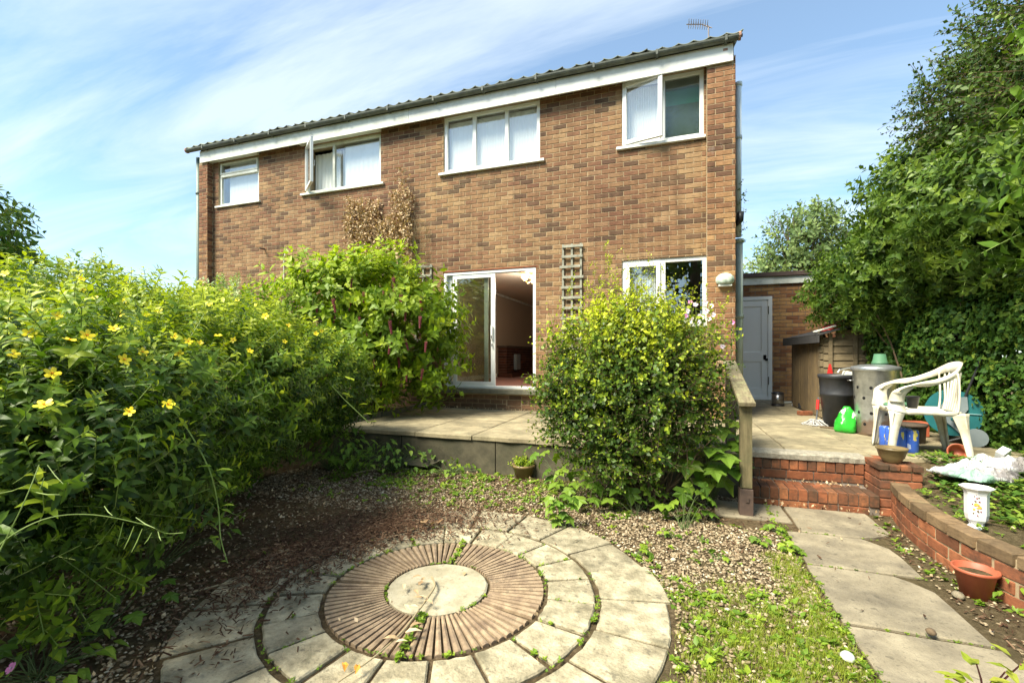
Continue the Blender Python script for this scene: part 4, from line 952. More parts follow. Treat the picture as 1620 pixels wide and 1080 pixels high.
# ---- trellises
def trellis(x0, x1, z0, z1, nv, nh, label, y=FY - .03):
    e = empty('trellis', (x0, y, z0), label, 'trellis')
    for i in range(nv):
        x = (x1 - x0 - .03) * i / (nv - 1); m = MB(); m.cbox(x, x + .032, -.006, .012, 0, z1 - z0, .002); m.build('upright', M['trellis'], e)
    sp_ = .165
    for i in range(nh):
        z = z1 - z0 - .03 - i * sp_
        if z < 0: break
        m = MB(); m.cbox(-.01, x1 - x0 + .01, -.026, -.0065, z - .03, z + .012, .002); m.build('rung', M['trellis'], e, rot=(0, rnd.uniform(-.015, .015), 0))
trellis(-1.65, -1.33, .95, 3.14, 3, 14, 'grey wooden trellis panel right of the patio door')
xl = bearing(667)[0] / bearing(667)[1] * FY; xr_ = bearing(684)[0] / bearing(684)[1] * FY
trellis(xl - .12, xr_, .95, 2.98, 3, 13, 'grey wooden trellis mostly hidden behind the purple-tasselled shrub')

# ---- garage at the back right
GY = 10.6
gar = empty('garage', (2.8, GY, 0), 'low brown brick outbuilding with white door and flat roof', 'outbuilding'); GO = (2.8, GY, 0)
DX0, DX1 = 1.02, 1.98
m = MB()
for (a, b, c, d) in ((.88, DX0, .3, 2.95), (DX0, DX1, 2.57, 2.95), (DX1, 5.6, .3, 2.95)):
    m.box(a - 2.8, b - 2.8, 0, .2, c, d)
m.box(5.4 - 2.8, 5.6 - 2.8, .2, 5, .3, 2.95); m.box(.88 - 2.8, 5.6 - 2.8, 4.8, 5, .3, 2.95)
m.build('wall', M['mortar_dark'], gar)
brick_wall(gar, .89, 5.6, .43, 2.80, GY, [(DX0, DX1, 0, 2.57)], M['brick_garage'], GO, 290, lambda c: 100 - abs((c[0] + c[1]) / 2 - 2.1) if c[0] > 1.9 or c[2] > 2.5 else 0, seed=12)
m = MB(); m.cbox(.88 - 2.8, 5.7 - 2.8, -.05, -.012, 2.81, 2.96, .003); m.build('fascia', M['oldwhite'], gar)
m = MB(); m.cbox(.88 - 2.8, 5.75 - 2.8, -.09, 5.1, 2.965, 3.05, .004); m.build('flat_roof', M['brownboard'], gar)
dr = frame_mb(DX0 - 2.8, DX1 - 2.8, TZ + .005, 2.565, -.035, .06, .075).build('door', M['doorpaint'], gar); dr['label'] = 'white two-panel door'
m = MB(); m.cbox(DX0 + .08 - 2.8, DX1 - .08 - 2.8, -.01, .03, TZ + .05, 2.485, .003); m.build('door_leaf', M['doorpaint'], dr)
m = MB(); lx0, lx1 = DX0 + .08 - 2.8, DX1 - .08 - 2.8
for (a, b, c, d) in ((lx0, lx0 + .11, TZ + .06, 2.48), (lx1 - .11, lx1, TZ + .06, 2.48), (lx0 + .111, lx1 - .111, 2.36, 2.48), (lx0 + .111, lx1 - .111, 1.22, 1.42), (lx0 + .111, lx1 - .111, TZ + .06, TZ + .24)):
    m.cbox(a, b, -.024, -.0105, c, d, .004)
m.build('door_rail', M['doorpaint'], dr)
m = MB(); m.box(lx1 - .08, lx1 - .03, -.032, -.0245, 1.26, 1.36); m.box(lx1 - .05, lx1 - .0, -.034, -.0245, 1.24, 1.29); m.build('broken_lock', M['hole'], dr)
m = MB(); 
for z in (.75, 2.2): m.cbox(lx1 + .002, lx1 + .02, -.045, -.036, z, z + .16, .002)
m.build('hinge', M['kerb'], dr)

# ---- roof of a house further back
nh = empty('neighbour_house', (4.6, 22, 0), 'distant brick house whose tiled roof shows above the flat-roofed outbuilding', 'house')
m = MB(); m.box(-4.5, 6, 0, 7, 0, 4.1); m.build('wall', M['brick_garage'], nh)
rf = MB()
for i in range(7):
    y0, y1 = -.3 + i * .45, .2 + i * .45; z = 4.05 + i * .17
    rf.box(-4.8, 6.3, y0, y1, z, z + .05)
for i in range(60): rf.box(-4.8 + i * .185, -4.8 + i * .185 + .06, -.31, 2.9, 4.02, 4.09) if False else None
rf.add([(-4.8, 3, 5.2), (6.3, 3, 5.2), (6.3, 7.3, 4.0), (-4.8, 7.3, 4.0)], [(0, 1, 2, 3)])
rf.build('roof', pm('pale_far_tile', (0.28, 0.26, 0.24), (0.42, 0.39, 0.36), 12, 0.9, 0.6, 20, objvar=0), nh)

# ---- coal shed
SX, SY = 2.10, 7.72
shed = empty('garden_shed', (SX, SY, TZ), 'low leaning timber shed with felt roof under the hedge', 'shed')
LZ, RZ = 1.22, 1.66   # heights left (door side) and right
m = MB(); m.box(.02, .04, .02, 1.9, 0, LZ - .01); m.build('backing', M['hole'], shed)
for k_, (y0, y1, sk) in enumerate(((.12, .62, -.03), (.70, 1.22, .0), (1.24, 1.70, .0))):
    m = MB(); n_ = 4
    dm = MB()
    for i in range(n_):
        a = y0 + (y1 - y0) * i / n_; b = y0 + (y1 - y0) * (i + 1) / n_ - .004
        q = MB(); q.cbox(-.016, .004, a, b, .02, LZ - .05, .002); q.build('door_board', M['sheddoor'], shed, rot=(sk * .5, 0, 0))
# corner weatherboard ends and side boards facing the camera
for i in range(16):
    z = .01 + i * .105
    if z > RZ - .05: break
    xl_ = 0 if z + .1 < LZ else (z + .1 - LZ) / (RZ - LZ) * 1.55
    q = MB(); mt = Matrix.Rotation(R(-8), 4, 'X')
    v = [(xl_, -.012, z), (1.9, -.012, z), (1.9, .006, z + .118), (xl_, .006, z + .118), (xl_, .014, z), (1.9, .014, z), (1.9, .016, z + .118), (xl_, .016, z + .118)]
    q.add(v, [(0, 1, 2, 3), (5, 4, 7, 6), (0, 4, 5, 1), (3, 2, 6, 7), (0, 3, 7, 4), (1, 5, 6, 2)]); q.build('side_board', M['shedwood'], shed)
for i in range(12):
    q = MB(); z = .02 + i * .105; q.cbox(-.03 - (i % 2) * .008, -.004, -.006, .10, z, z + .09, .003); q.build('corner_block', M['shedwood'], shed)
for x in (.06, .36):
    q = MB(); q.cbox(x, x + .045, -.036, -.0135, .0, LZ + x * .28, .003); q.build('batten', M['shedwood'], shed)
q = MB(); a0 = math.atan2(RZ - LZ, 1.6)
mt = Matrix.Translation((-.10, 0, LZ - .02)) @ Matrix.Rotation(-a0, 4, 'Y'); q.cbox(0, 2.1, -.12, 2.0, 0, .03, .004, mt); q.build('roof', M['felt'], shed)
q = MB(); q.cbox(-.105, -.08, -.12, 2.0, LZ - .12, LZ - .0, .004); q.build('eaves_board', M['felt'], shed)
# things lying on shed roof
def rumple(name, cx, cy, cz, sx, sy, h, mat, label, cat, seed=1, n=14, tilt=(0, 0, 0), base=True):
    r = random.Random(seed); vs = []; m = MB(); ph = [r.uniform(0, 6) for _ in range(8)]
    for top in (1, 0):
        for j in range(n + 1):
            for i in range(n + 1):
                u, v = i / n * 2 - 1, j / n * 2 - 1
                rad = max(abs(u), abs(v)); k_ = math.sqrt(max(0, 1 - (u * u * .9 + v * v * .9) * .5))
                e = 1 + .12 * math.sin(4 * math.atan2(v, u) + ph[0]) + .08 * math.sin(7 * math.atan2(v, u) + ph[1])
                x, y = u * sx * e * .5, v * sy * e * .5
                dome = max(0, 1 - (u * u + v * v) * .62) 
                z = h * dome * (.75 + .35 * math.sin(u * 5 + ph[2] + 2 * v) * math.cos(v * 4 + ph[3])) + .12 * h * math.sin(u * 13 + ph[4]) * math.sin(v * 11 + ph[5]) + r.uniform(-.05, .05) * h
                z = max(z, .002) if top else 0
                vs.append((x, y, z if top else min(z, -.001)))
    N = n + 1; fs = []
    for j in range(n):
        for i in range(n):
            a = j * N + i; fs.append((a, a + 1, a + N + 1, a + N)); b = N * N + a; fs.append((b, b + N, b + N + 1, b + 1))
    for i in range(n):
        fs += [(i, N * N + i, N * N + i + 1, i + 1), (n * N + i, n * N + i + 1, N * N + n * N + i + 1, N * N + n * N + i),
               (i * N, (i + 1) * N, N * N + (i + 1) * N, N * N + i * N), (i * N + n, N * N + i * N + n, N * N + (i + 1) * N + n, (i + 1) * N + n)]
    m.add(vs, fs); o = m.build(name, mat, None, True, loc=(cx, cy, cz), rot=tilt); tag(o, label, cat); return o
ra = R(-16)
def onroof(x): return TZ + LZ + .03 + (x + .10) * math.tan(a0)
rumple('red_plastic_bag', SX + .22, SY + .25, onroof(.22), .42, .30, .07, M['red'], 'crumpled red plastic bag on the shed roof', 'bag', 3, tilt=(0, ra, .4))
rumple('orange_cloth', SX + .50, SY + .22, onroof(.50), .22, .22, .06, M['orange'], 'small orange cloth at the upper end of the shed roof', 'cloth', 4, tilt=(0, ra, .2))
m = MB(); m.cbox(-.04, .26, -.05, .02, 0, .02, .003); o = m.build('pale_stick', M['oldwhite'], None, loc=(SX - .09, SY - .03, onroof(-.09) + .01), rot=(0, ra, .3)); tag(o, 'pale wooden offcut on the low edge of the shed roof', 'offcut')

# ---- steps, pier and curved wall
st = empty('garden_steps', (.7, 4.62, 0), 'two brick garden steps up to the terrace', 'steps'); SO = (.7, 4.62, 0)
def stb(x0, x1, y0, y1, z0, z1, mat='brick_step', nm='brick', parent=None, rz=0):
    m = MB(); m.shade = rnd.random(); cx, cy, cz = (x0 + x1) / 2, (y0 + y1) / 2, (z0 + z1) / 2
    m.cbox(x0 - cx, x1 - cx, y0 - cy, y1 - cy, z0 - cz, z1 - cz, .005)
    return m.build(nm, M[mat], parent or st, loc=(cx - SO[0], cy - SO[1] + rnd.uniform(-.003, .003), cz), rot=(rnd.uniform(-.01, .01), rnd.uniform(-.01, .01), rz))
m = MB(); m.box(.705 - .7, 1.665 - .7, .012, .42, -.02, .158); m.box(.705 - .7, 1.665 - .7, .34, .50, .1, .372); m.build('mortar_bed', M['mortar_dark'], st)
x = .70
while x < 1.64: stb(x, x + .066, 4.62, 4.835, .068, .170); x += .0745
x = .70
while x < 1.6: stb(x, min(x + .215, 1.66), 4.625, 4.70, .0, .060); x += .225
x = .70
while x < 1.6: stb(x, min(x + .105, 1.66), 4.845, 4.93, .12, .165); x += .115
x = .70
while x < 1.64: stb(x, x + .066, 4.945, 5.03, .268, .366); x += .0745
x = .70 - .1
while x < 1.6: stb(max(x, .7), min(x + .215, 1.66), 4.95, 5.03, .180, .258); x += .225
m = MB(); n = 24; vs = []
for i in range(n + 1):
    xx = .70 + .97 * i / n; a, b = rnd.uniform(-.008, .006), rnd.uniform(-.008, .004)
    vs += [(xx - .7, 4.935 + a - 4.62, .368), (xx - .7, 4.932 + a - 4.62, .415 + b), (xx - .7, 4.955 + a - 4.62, .434 + b * .3), (xx - .7, 5.1 - 4.62, .434)]
m.add(vs, [(4 * i + k_, 4 * i + 4 + k_, 4 * i + 5 + k_, 4 * i + 1 + k_) for i in range(n) for k_ in range(3)]); m.build('concrete_nosing', M['nosing'], st)
pr = empty('brick_pier', (1.67, 4.64, 0), 'short red brick pier right of the steps with a bowl on it', 'pier'); SO = (1.67, 4.64, 0)
m = MB(); m.box(.012, .278, .012, .42, -.02, .385); m.build('mortar_core', M['mortar'], pr)
for row in range(5):
    z0 = row * .077; z1 = z0 + .067
    if row % 2 == 0:
        for (a, b, c, d) in ((1.67, 1.885, 4.64, 4.742), (1.893, 1.96, 4.64, 4.742), (1.67, 1.772, 4.75, 4.965), (1.67, 1.772, 4.975, 5.06)): stb(a, b, c, d, z0, z1, 'brick_red', parent=pr)
    else:
        for (a, b, c, d) in ((1.67, 1.772, 4.64, 4.855), (1.78, 1.96, 4.64, 4.742), (1.67, 1.772, 4.865, 5.06)): stb(a, b, c, d, z0, z1, 'brick_red', parent=pr)
for i in range(4): stb(1.655 + i * .079, 1.655 + i * .079 + .07, 4.625, 4.84, .387, .435, 'brick_step', parent=pr)
for i in range(3): stb(1.665, 1.88, 4.85 + i * .075, 4.85 + i * .075 + .067, .387, .430, 'brick_step', parent=pr)
cw = empty('curved_retaining_wall', (1.75, 4.6, 0), 'low curved red brick retaining wall with grey-brown coping along the path', 'wall')
# wall centreline
def wallpt(s):      # s metres along from the pier
    P = [(1.80, 4.64), (1.72, 4.2), (1.70, 3.75), (1.745, 3.35), (1.86, 3.0), (2.05, 2.68), (2.32, 2.42), (2.65, 2.22), (3.1, 2.1)]
    L = [0]
    for a, b in zip(P[:-1], P[1:]): L.append(L[-1] + math.hypot(b[0] - a[0], b[1] - a[1]))
    s = max(0, min(s, L[-1] - .001))
    for i in range(len(P) - 1):
        if s <= L[i + 1]:
            t_ = (s - L[i]) / (L[i + 1] - L[i])
            p0, p1, p2, p3 = (P[max(i - 1, 0)], P[i], P[i + 1], P[min(i + 2, len(P) - 1)])
            q = [.5 * ((2 * p1[k]) + (-p0[k] + p2[k]) * t_ + (2 * p0[k] - 5 * p1[k] + 4 * p2[k] - p3[k]) * t_ ** 2 + (-p0[k] + 3 * p1[k] - 3 * p2[k] + p3[k]) * t_ ** 3) for k in range(2)]
            return q
    return P[-1]
WL = 3.12
for row in range(4):
    s = -.1 if row % 2 else 0.0; cope = row == 3
    step = .225
    while s < WL:
        a, b = max(s, 0), min(s + .213, WL)
        if b - a > .05:
            pa, pb = wallpt(a), wallpt(b); cx, cy = (pa[0] + pb[0]) / 2, (pa[1] + pb[1]) / 2; an_ = math.atan2(pb[1] - pa[1], pb[0] - pa[0]); L_ = math.hypot(pb[0] - pa[0], pb[1] - pa[1])
            m = MB(); m.shade = rnd.random(); w_ = .058 if cope else .05; z0 = row * .077 - .01
            m.cbox(-L_ / 2 + .004, L_ / 2 - .004, -w_, w_, z0, z0 + (.070 if cope else .067), .005 if cope else .003)
            m.build('coping_brick' if cope else 'brick', M['brick_cope' if cope else 'brick_red'], cw, loc=(cx - 1.75, cy - 4.6, 0), rot=(rnd.uniform(-.01, .01), rnd.uniform(-.006, .006), an_))
        s += step
m = MB(); vs = []; n = 40
for i in range(n + 1):
    p = wallpt(WL * i / n); q = wallpt(min(WL * i / n + .02, WL)); p2 = wallpt(max(WL * i / n - .02, 0)); dx, dy = q[0] - p2[0], q[1] - p2[1]; L_ = math.hypot(dx, dy) or 1.0; nx, ny = dy / L_, -dx / L_
    for w_, z in ((.042, -.05), (.042, .26), (-.042, .26), (-.042, -.05)): vs.append((p[0] + nx * w_ - 1.75, p[1] + ny * w_ - 4.6, z))
m.add(vs, [(4 * i + k_, 4 * i + 4 + k_, 4 * i + 5 + k_, 4 * i + 1 + k_) for i in range(n) for k_ in range(3)]); m.build('mortar_core', M['mortar'], cw)
# raised bed behind the curved wall
m = MB(); vs = []; n = 40; K = 8
def bedz(x, y):
    return .235 + .03 * math.sin(x * 5 + y * 3) + .02 * math.sin(y * 9) + max(0, min(1, (y - 4.0) / 1.2)) * .13
for i in range(n + 1):
    p = wallpt(WL * i / n)
    for k_ in range(K + 1):
        x = p[0] + (5.5 - p[0]) * (k_ / K) ** 1.5; y = p[1] + (k_ / K) * .2; vs.append((x, y, bedz(x, y) if k_ else .225))
m.add(vs, [(i * (K + 1) + k_, (i + 1) * (K + 1) + k_, (i + 1) * (K + 1) + k_ + 1, i * (K + 1) + k_ + 1) for i in range(n) for k_ in range(K)])
vs = []
for i in range(13):
    for k_ in range(13):
        x, y = 1.96 + 3.6 * i / 12, 4.60 + .75 * k_ / 12; vs.append((x, y, bedz(x, y) + .012))
m.add(vs, [(i * 13 + k_, i * 13 + 13 + k_, i * 13 + 14 + k_, i * 13 + k_ + 1) for i in range(12) for k_ in range(12)])
o = m.build('raised_bed', M['soil'], None, True); tag(o, kind='structure')

# ---- handrail
hr = empty('handrail', (.60, 4.27, 0), 'weathered wooden handrail with mossy post beside the steps', 'handrail')
m = MB(); m.cbox(-.043, .045, -.045, .045, .24, .925, .006); m.build('post', M['post'], hr)
m = MB(); m.cbox(-.050, .052, -.052, .052, .0, .235, .004); m.box(-.005, .02, -.0605, -.0585, .13, .17); o = m.build('post_shoe', M['metal_shoe'], hr)
m = MB(); m.cbox(-.05, .045, .93, 1.02, .0, .83 + .43 - .03, .006); o = m.build('post', M['darkwood'], hr); o['label'] = 'dark rear post'
m = MB(); L_ = math.hypot(1.22, .30); mt = Matrix.Translation((.0, -.10, .925)) @ Matrix.Rotation(math.atan2(.33, 1.22), 4, 'X')
m.cbox(-.062, .062, 0, L_, 0, .045, .008, mt); m.build('rail', M['rail'], hr)

# ================================================================== OBJECTS ON THE TERRACE
def lathe_obj(name, prof, mat, loc, label, cat, n=28, rot=None, **kw):
    m = MB(); m.lathe(prof, n); o = m.build(name, mat, None, True, loc=loc, rot=rot); tag(o, label, cat, **kw); return o
# incinerator bin
inc = empty('galvanised_incinerator', (2.26, 6.40, TZ), 'galvanised steel garden incinerator bin with rows of holes and rusty lower half', 'incinerator'); inc.scale = (.88, .88, 1)
m = MB(); m.lathe([(0, .03), (.200, .03), (.203, .0), (.207, .0), (.207, .03), (.248, .74), (.255, .745), (.255, .76)], 36); m.build('body', M['galv'], inc, True)
m = MB(); m.lathe([(.264, .745), (.269, .755), (.267, .785), (.25, .792), (.16, .81), (.10, .815), (0, .815)], 36); m.build('lid', M['galv'], inc, True)
for row, z in enumerate((.13, .26, .43, .55)):
    for k_ in range(9):
        a = (k_ + .5 * (row % 2)) * 2 * math.pi / 9 + .35; r_ = .207 + (z - .03) / .71 * .041 + .0015
        m = MB(); m.lathe([(.019, 0), (0, .002)], 10); m.build('vent_hole', M['hole'], inc, loc=(math.cos(a) * r_, math.sin(a) * r_, z), rot=(0, R(90), a)) if False else link('vent_hole', m.mesh('vent_hole', M['hole']), inc, (math.cos(a) * r_, math.sin(a) * r_, z), Matrix.Rotation(a, 4, 'Z').to_euler() if False else (Matrix.Rotation(a, 3, 'Z') @ Matrix.Rotation(R(90), 3, 'Y')).to_euler())
for a in (R(-40), R(140)):
    m = MB(); m.tube([(math.cos(a - .2) * .242, math.sin(a - .2) * .242, .62), (math.cos(a - .15) * .31, math.sin(a - .15) * .285, .62), (math.cos(a + .15) * .31, math.sin(a + .15) * .285, .62), (math.cos(a + .2) * .242, math.sin(a + .2) * .242, .62)], .008, 6); m.build('handle', M['steel'], inc, True)
lathe_obj('plant_pot', [(0, 0), (.075, 0), (.075, -.012), (.07, -.014), (.055, -.11 + .22)], M['greenpot'], (2.32, 6.30, TZ + .815), 'small green plastic pot upside down on the incinerator lid', 'plant pot') if False else \
    lathe_obj('plant_pot', [(.074, 0), (.078, .0), (.078, .025), (.07, .027), (.055, .12), (0, .121)], M['greenpot'], (2.31, 6.42, TZ + .817), 'small green plastic pot upside down on the incinerator lid', 'plant pot')
# black dustbin
bn = empty('black_dustbin', (2.06, 6.98, TZ), 'open black plastic dustbin filled with rubbish beside the shed', 'bin'); bn.scale = (.93, .93, 1)
m = MB(); m.lathe([(0, .01), (.17, .0), (.205, .40), (.212, .405), (.212, .43), (.209, .435), (.222, .62), (.235, .625), (.238, .67), (.228, .675), (.215, .665), (.205, .45), (0, .44)], 32); m.build('body', M['black_plastic'], bn, True)
m = MB(); m.cbox(-.1, .08, -.06, .08, .48, .72, .01, Matrix.Rotation(.25, 4, 'Y')); o = m.build('rubbish_box', M['oldwhite']); o.location = (2.06, 6.98, TZ); tag(o, 'cream box tipped into the open black dustbin', 'box')
m = MB(); m.cbox(.06, .10, -.12, .10, .42, .74, .008, Matrix.Rotation(.55, 4, 'Y')); o = m.build('cardboard_panel', M['brownboard']); o.location = (1.98, 6.98, TZ); tag(o, 'dark board poking out of the black dustbin', 'board')
m = MB(); m.tube([(-.1, 0, .2), (-.08, 0, .235), (.02, .02, .26), (.12, .02, .25), (.15, .02, .2)], .012, 6); o = m.build('metal_hoop', M['steel']); o.location = (2.15, 6.95, TZ + .5); tag(o, 'bent grey metal handle sticking out of the dustbin', 'handle')
# red triangle (hand tool) behind
m = MB(); m.add([(0, 0, 0), (.09, 0, 0), (.055, 0, .2), (.035, 0, .2), (0, .02, 0), (.09, .02, 0), (.055, .02, .2), (.035, .02, .2)], [(0, 1, 2, 3), (5, 4, 7, 6), (0, 4, 5, 1), (1, 5, 6, 2), (2, 6, 7, 3), (3, 7, 4, 0)])
o = m.build('red_funnel', M['red'], None, loc=(2.05, 7.4, TZ + .60)); tag(o, 'red plastic wedge standing behind the black dustbin', 'tool')
# green carrier bag
def bag(name, c, r0, h, mat, label, seed):
    r = random.Random(seed); m = MB(); vs = []; n = 22; ph = [r.uniform(0, 6) for _ in range(6)]
    prof = [(0, 0), (.85, .0), (1.05, .10), (1.08, .25), (1.0, .42), (.84, .58), (.66, .72), (.5, .84), (.36, .92), (.26, 1.0), (0, .95)]
    for (q, z) in prof:
        for i in range(n):
            a = 2 * math.pi * i / n; w = 1 + .13 * math.sin(3 * a + ph[0] + z * 5) + .07 * math.sin(7 * a + ph[1] - z * 9) + r.uniform(-.06, .06)
            vs.append((math.cos(a) * r0 * q * w, math.sin(a) * r0 * q * w * .8, z * h + (r.uniform(-.01, .01) if 0 < z < 1 else 0)))
    m.add(vs, [(k_ * n + i, k_ * n + (i + 1) % n, (k_ + 1) * n + (i + 1) % n, (k_ + 1) * n + i) for k_ in range(len(prof) - 1) for i in range(n)])
    o = m.build(name, mat, None, True, loc=c); tag(o, label, 'bag'); return o
bag('carrier_bag', (2.00, 6.46, TZ), .115, .31, M['bag_green'], 'shiny green and white plastic carrier bag between the two bins', 2)
bag('rubbish_bag', (2.25, 8.9, TZ), .16, .24, M['black_plastic'], 'small black rubbish bag by the foot of the shed', 5)
# mop
mp_ = empty('floor_mop', (1.83, 7.02, TZ), 'grey string mop with a red handle end leaning on the black dustbin', 'mop')
m = MB(); m.tube([(0, 0, .04), (.04, .06, .36)], .011, 8); m.build('handle', M['steel'], mp_)
m = MB(); m.tube([(.022, .035, .20), (.036, .055, .33)], .02, 8); m.build('grip', M['red'], mp_)
m = MB()
for i in range(60):
    a = rnd.uniform(0, 6.28); L_ = rnd.uniform(.07, .17); z = rnd.uniform(.008, .05)
    m.tube([(0, 0, .06), (math.cos(a) * L_ * .5, math.sin(a) * L_ * .5, z + .02), (math.cos(a + .3) * L_, math.sin(a + .3) * L_, .01), (math.cos(a + .7) * L_, math.sin(a + .7) * L_, .008)], .009, 4)
m.build('yarn_head', M['mop'], mp_)
# small bins by the white door
lathe_obj('plant_pot', [(0, 0), (.09, 0), (.125, .26), (.135, .262), (.135, .29), (.125, .29), (.11, .05), (0, .05)], M['dark_pot'], (1.20, 9.1, TZ), 'dark grey bucket in front of the white door beside the handrail', 'bucket')
pb = empty('pedal_bin', (1.86, 9.45, TZ), 'small shiny steel pedal bin right of the white door', 'bin')
m = MB(); m.lathe([(0, .02), (.10, .02), (.10, .22), (.0, .22)], 24); m.build('body', M['steel'], pb, True)
m = MB(); m.lathe([(.103, .0), (.106, .03), (.1, .032)], 24); m.build('base_ring', M['black_plastic'], pb, True)
m = MB(); m.lathe([(.104, .221), (.104, .235), (.08, .255), (0, .262)], 24); m.build('lid', M['black_plastic'], pb, True)
m = MB(); m.cbox(-.04, .04, -.012, .012, 0, .5, .004); o = m.build('white_board', M['upvc'], None, loc=(2.12, 9.45, TZ), rot=(.1, .16, .3)); tag(o, 'narrow white board leaning against the shed', 'board')
m = MB(); m.cbox(-.09, .09, -.05, .05, 0, .065, .006); o = m.build('loose_brick', M['brick_red'], None, loc=(1.96, 8.1, TZ), rot=(0, 0, .3)); tag(o, 'single loose brick at the foot of the shed doors', 'brick')
m = MB(); m.tube([(0, 0, .015), (.22, -.12, .015)], .012, 6); o = m.build('cane_offcut', M['twig'], None, loc=(1.80, 6.75, TZ)); tag(o, 'short brown stick on the slabs in front of the green bag', 'stick')
m = MB(); m.tube([(0, 0, .012), (.35, .25, .012)], .010, 6); o = m.build('cane_offcut', M['oldwhite'], None, loc=(1.9, 9.9, TZ)); tag(o, 'pale stick on the slabs beside the steel pedal bin', 'stick')

# plastic chair (faces -x in the world)
ch = empty('garden_chair', (2.24, 5.36, TZ - .01), 'stained white plastic garden armchair facing the path', 'chair', rz=R(174))
def ribbon(m, pts, wdir, widths, th=.012, tdir=None):
    """strip through pts; wdir = unit direction(s) of its width"""
    vs = []; n = len(pts)
    for i, p in enumerate(pts):
        p = Vector(p); w = Vector(wdir[i] if isinstance(wdir, list) else wdir).normalized(); d = (Vector(pts[min(i + 1, n - 1)]) - Vector(pts[max(i - 1, 0)])).normalized(); t_ = d.cross(w).normalized() * th / 2
        h = w * widths[i] / 2
        vs += [p - h - t_, p + h - t_, p + h + t_, p - h + t_]
    fs = [(4 * i + a, 4 * i + (a + 1) % 4, 4 * i + 4 + (a + 1) % 4, 4 * i + 4 + a) for i in range(n - 1) for a in range(4)] + [(3, 2, 1, 0), (4 * n - 4, 4 * n - 3, 4 * n - 2, 4 * n - 1)]
    m.add(vs, fs)
def smoothpts(P, k=5):
    out = []
    for i in range(len(P) - 1):
        p0, p1, p2, p3 = (Vector(P[max(i - 1, 0)]), Vector(P[i]), Vector(P[i + 1]), Vector(P[min(i + 2, len(P) - 1)]))
        for j in range(k):
            t_ = j / k; out.append(.5 * ((2 * p1) + (p2 - p0) * t_ + (2 * p0 - 5 * p1 + 4 * p2 - p3) * t_ ** 2 + (3 * p1 - p0 - 3 * p2 + p3) * t_ ** 3))
    out.append(Vector(P[-1])); return out
def lerpw(vals, n):
    return [np.interp(i / (n - 1) * (len(vals) - 1), range(len(vals)), vals) for i in range(n)]
# seat
m = MB(); n = 10; vs = []
for i in range(n + 1):
    for j in range(n + 1):
        u, v = i / n, j / n; x = -.22 + .46 * u; w = .225 + .02 * u; y = -w + 2 * w * v; z = .42 - .02 * math.sin(v * math.pi) * (1) + .015 * u - (.018 if u > .95 else 0)
        vs.append((x, y, z))
N = n + 1
m.add(vs + [(a, b, c - .012) for a, b, c in vs], [(i * N + j, i * N + N + j, i * N + N + j + 1, i * N + j + 1) for i in range(n) for j in range(n)] + [(N * N + i * N + j, N * N + i * N + j + 1, N * N + i * N + N + j + 1, N * N + i * N + N + j) for i in range(n) for j in range(n)])
for sg in (-1, 1): ribbon(m, [(-.22, sg * .226, .405), (.0, sg * .237, .408), (.24, sg * .246, .41)], (0, 0, 1), [.05, .035, .05], .01)
ribbon(m, [(.243, -.246, .405), (.25, 0, .41), (.243, .246, .405)], (0, 0, 1), [.05, .035, .05], .01)
m.build('seat', M['chair'], ch, True)
# continuous back-and-arm band
half = [(.245, -.262, .50), (.235, -.272, .60), (.14, -.275, .655), (-.02, -.268, .685), (-.16, -.238, .745), (-.245, -.14, .81), (-.275, 0, .825)]
band = smoothpts(half + [(x, -y, z) for x, y, z in half[-2::-1]], 6)
wd = []
for p in band:
    flat = max(0, min(1, (p.x + .05) / .2)); side = 1 if p.y > 0 else -1
    if p.z < .60: wd.append(Vector((1, 0, .1)))
    else: wd.append((Vector((-.25, 0, 1)) * (1 - flat) + Vector((.15, side * 1.0, .15)) * flat).normalized() if abs(p.y) > .02 or flat < .5 else Vector((0, 0, 1)))
wd = [(-w if w.dot(wd[max(i - 1, 0)]) < 0 else w) for i, w in enumerate(wd)]
m = MB(); nb = len(band); ribbon(m, band, wd, lerpw([.10, .075, .055, .055, .07, .09, .10, .09, .07, .055, .055, .075, .10], nb), .014); m.build('arm_band', M['chair'], ch, True)
for sg in (-1, 1):
    m = MB(); pts = smoothpts([(.235, sg * .255, .41), (.238, sg * .242, .5), (.225, sg * .270, .585), (.15, sg * .273, .645)], 5); ribbon(m, pts, (1, 0, .25), lerpw([.15, .12, .10, .06], len(pts)), .012); m.build('armrest', M['chair'], ch, True)
m = MB()
for i in range(7):
    y = -.15 + .05 * i; cxx = -.275 + .35 * y * y * 3
    pts = smoothpts([(-.215, y * .85, .415), (-.232, y * .9, .52), (-.25 + y * y * .8, y, .66), (-.27 + y * y * 1.4, y * 1.05, .80 - y * y * 1.2)], 4)
    ribbon(m, pts, (0, 1, 0), [.028] * len(pts), .010)
for sg in (-1, 1):
    pts = smoothpts([(-.205, sg * .20, .41), (-.215, sg * .20, .52), (-.215, sg * .205, .66), (-.205, sg * .20, .77)], 4); ribbon(m, pts, (.25, 1, 0), [.07] * len(pts), .012)
m.build('backrest', M['chair'], ch, True)
for (x, y, dx, dy) in ((.235, -.25, .05, -.02), (.235, .25, .05, .02), (-.21, -.225, -.07, -.03), (-.21, .225, -.07, .03)):
    m = MB(); pts = smoothpts([(x, y, .415), (x + dx * .4, y + dy * .5, .25), (x + dx, y + dy, .0)], 4)
    ribbon(m, pts, (1, 0, 0), lerpw([.13, .065, .042], len(pts)), .012); sg = 1 if y > 0 else -1; xf = .03 if x > 0 else -.03
    pts2 = [(p[0] + xf * (1 - i / len(pts) * .5), p[1] - sg * .02, p[2]) for i, p in enumerate(pts)]
    ribbon(m, pts2, (0, 1, 0), lerpw([.09, .045, .035], len(pts)), .012); m.build('leg', M['chair'], ch, True)
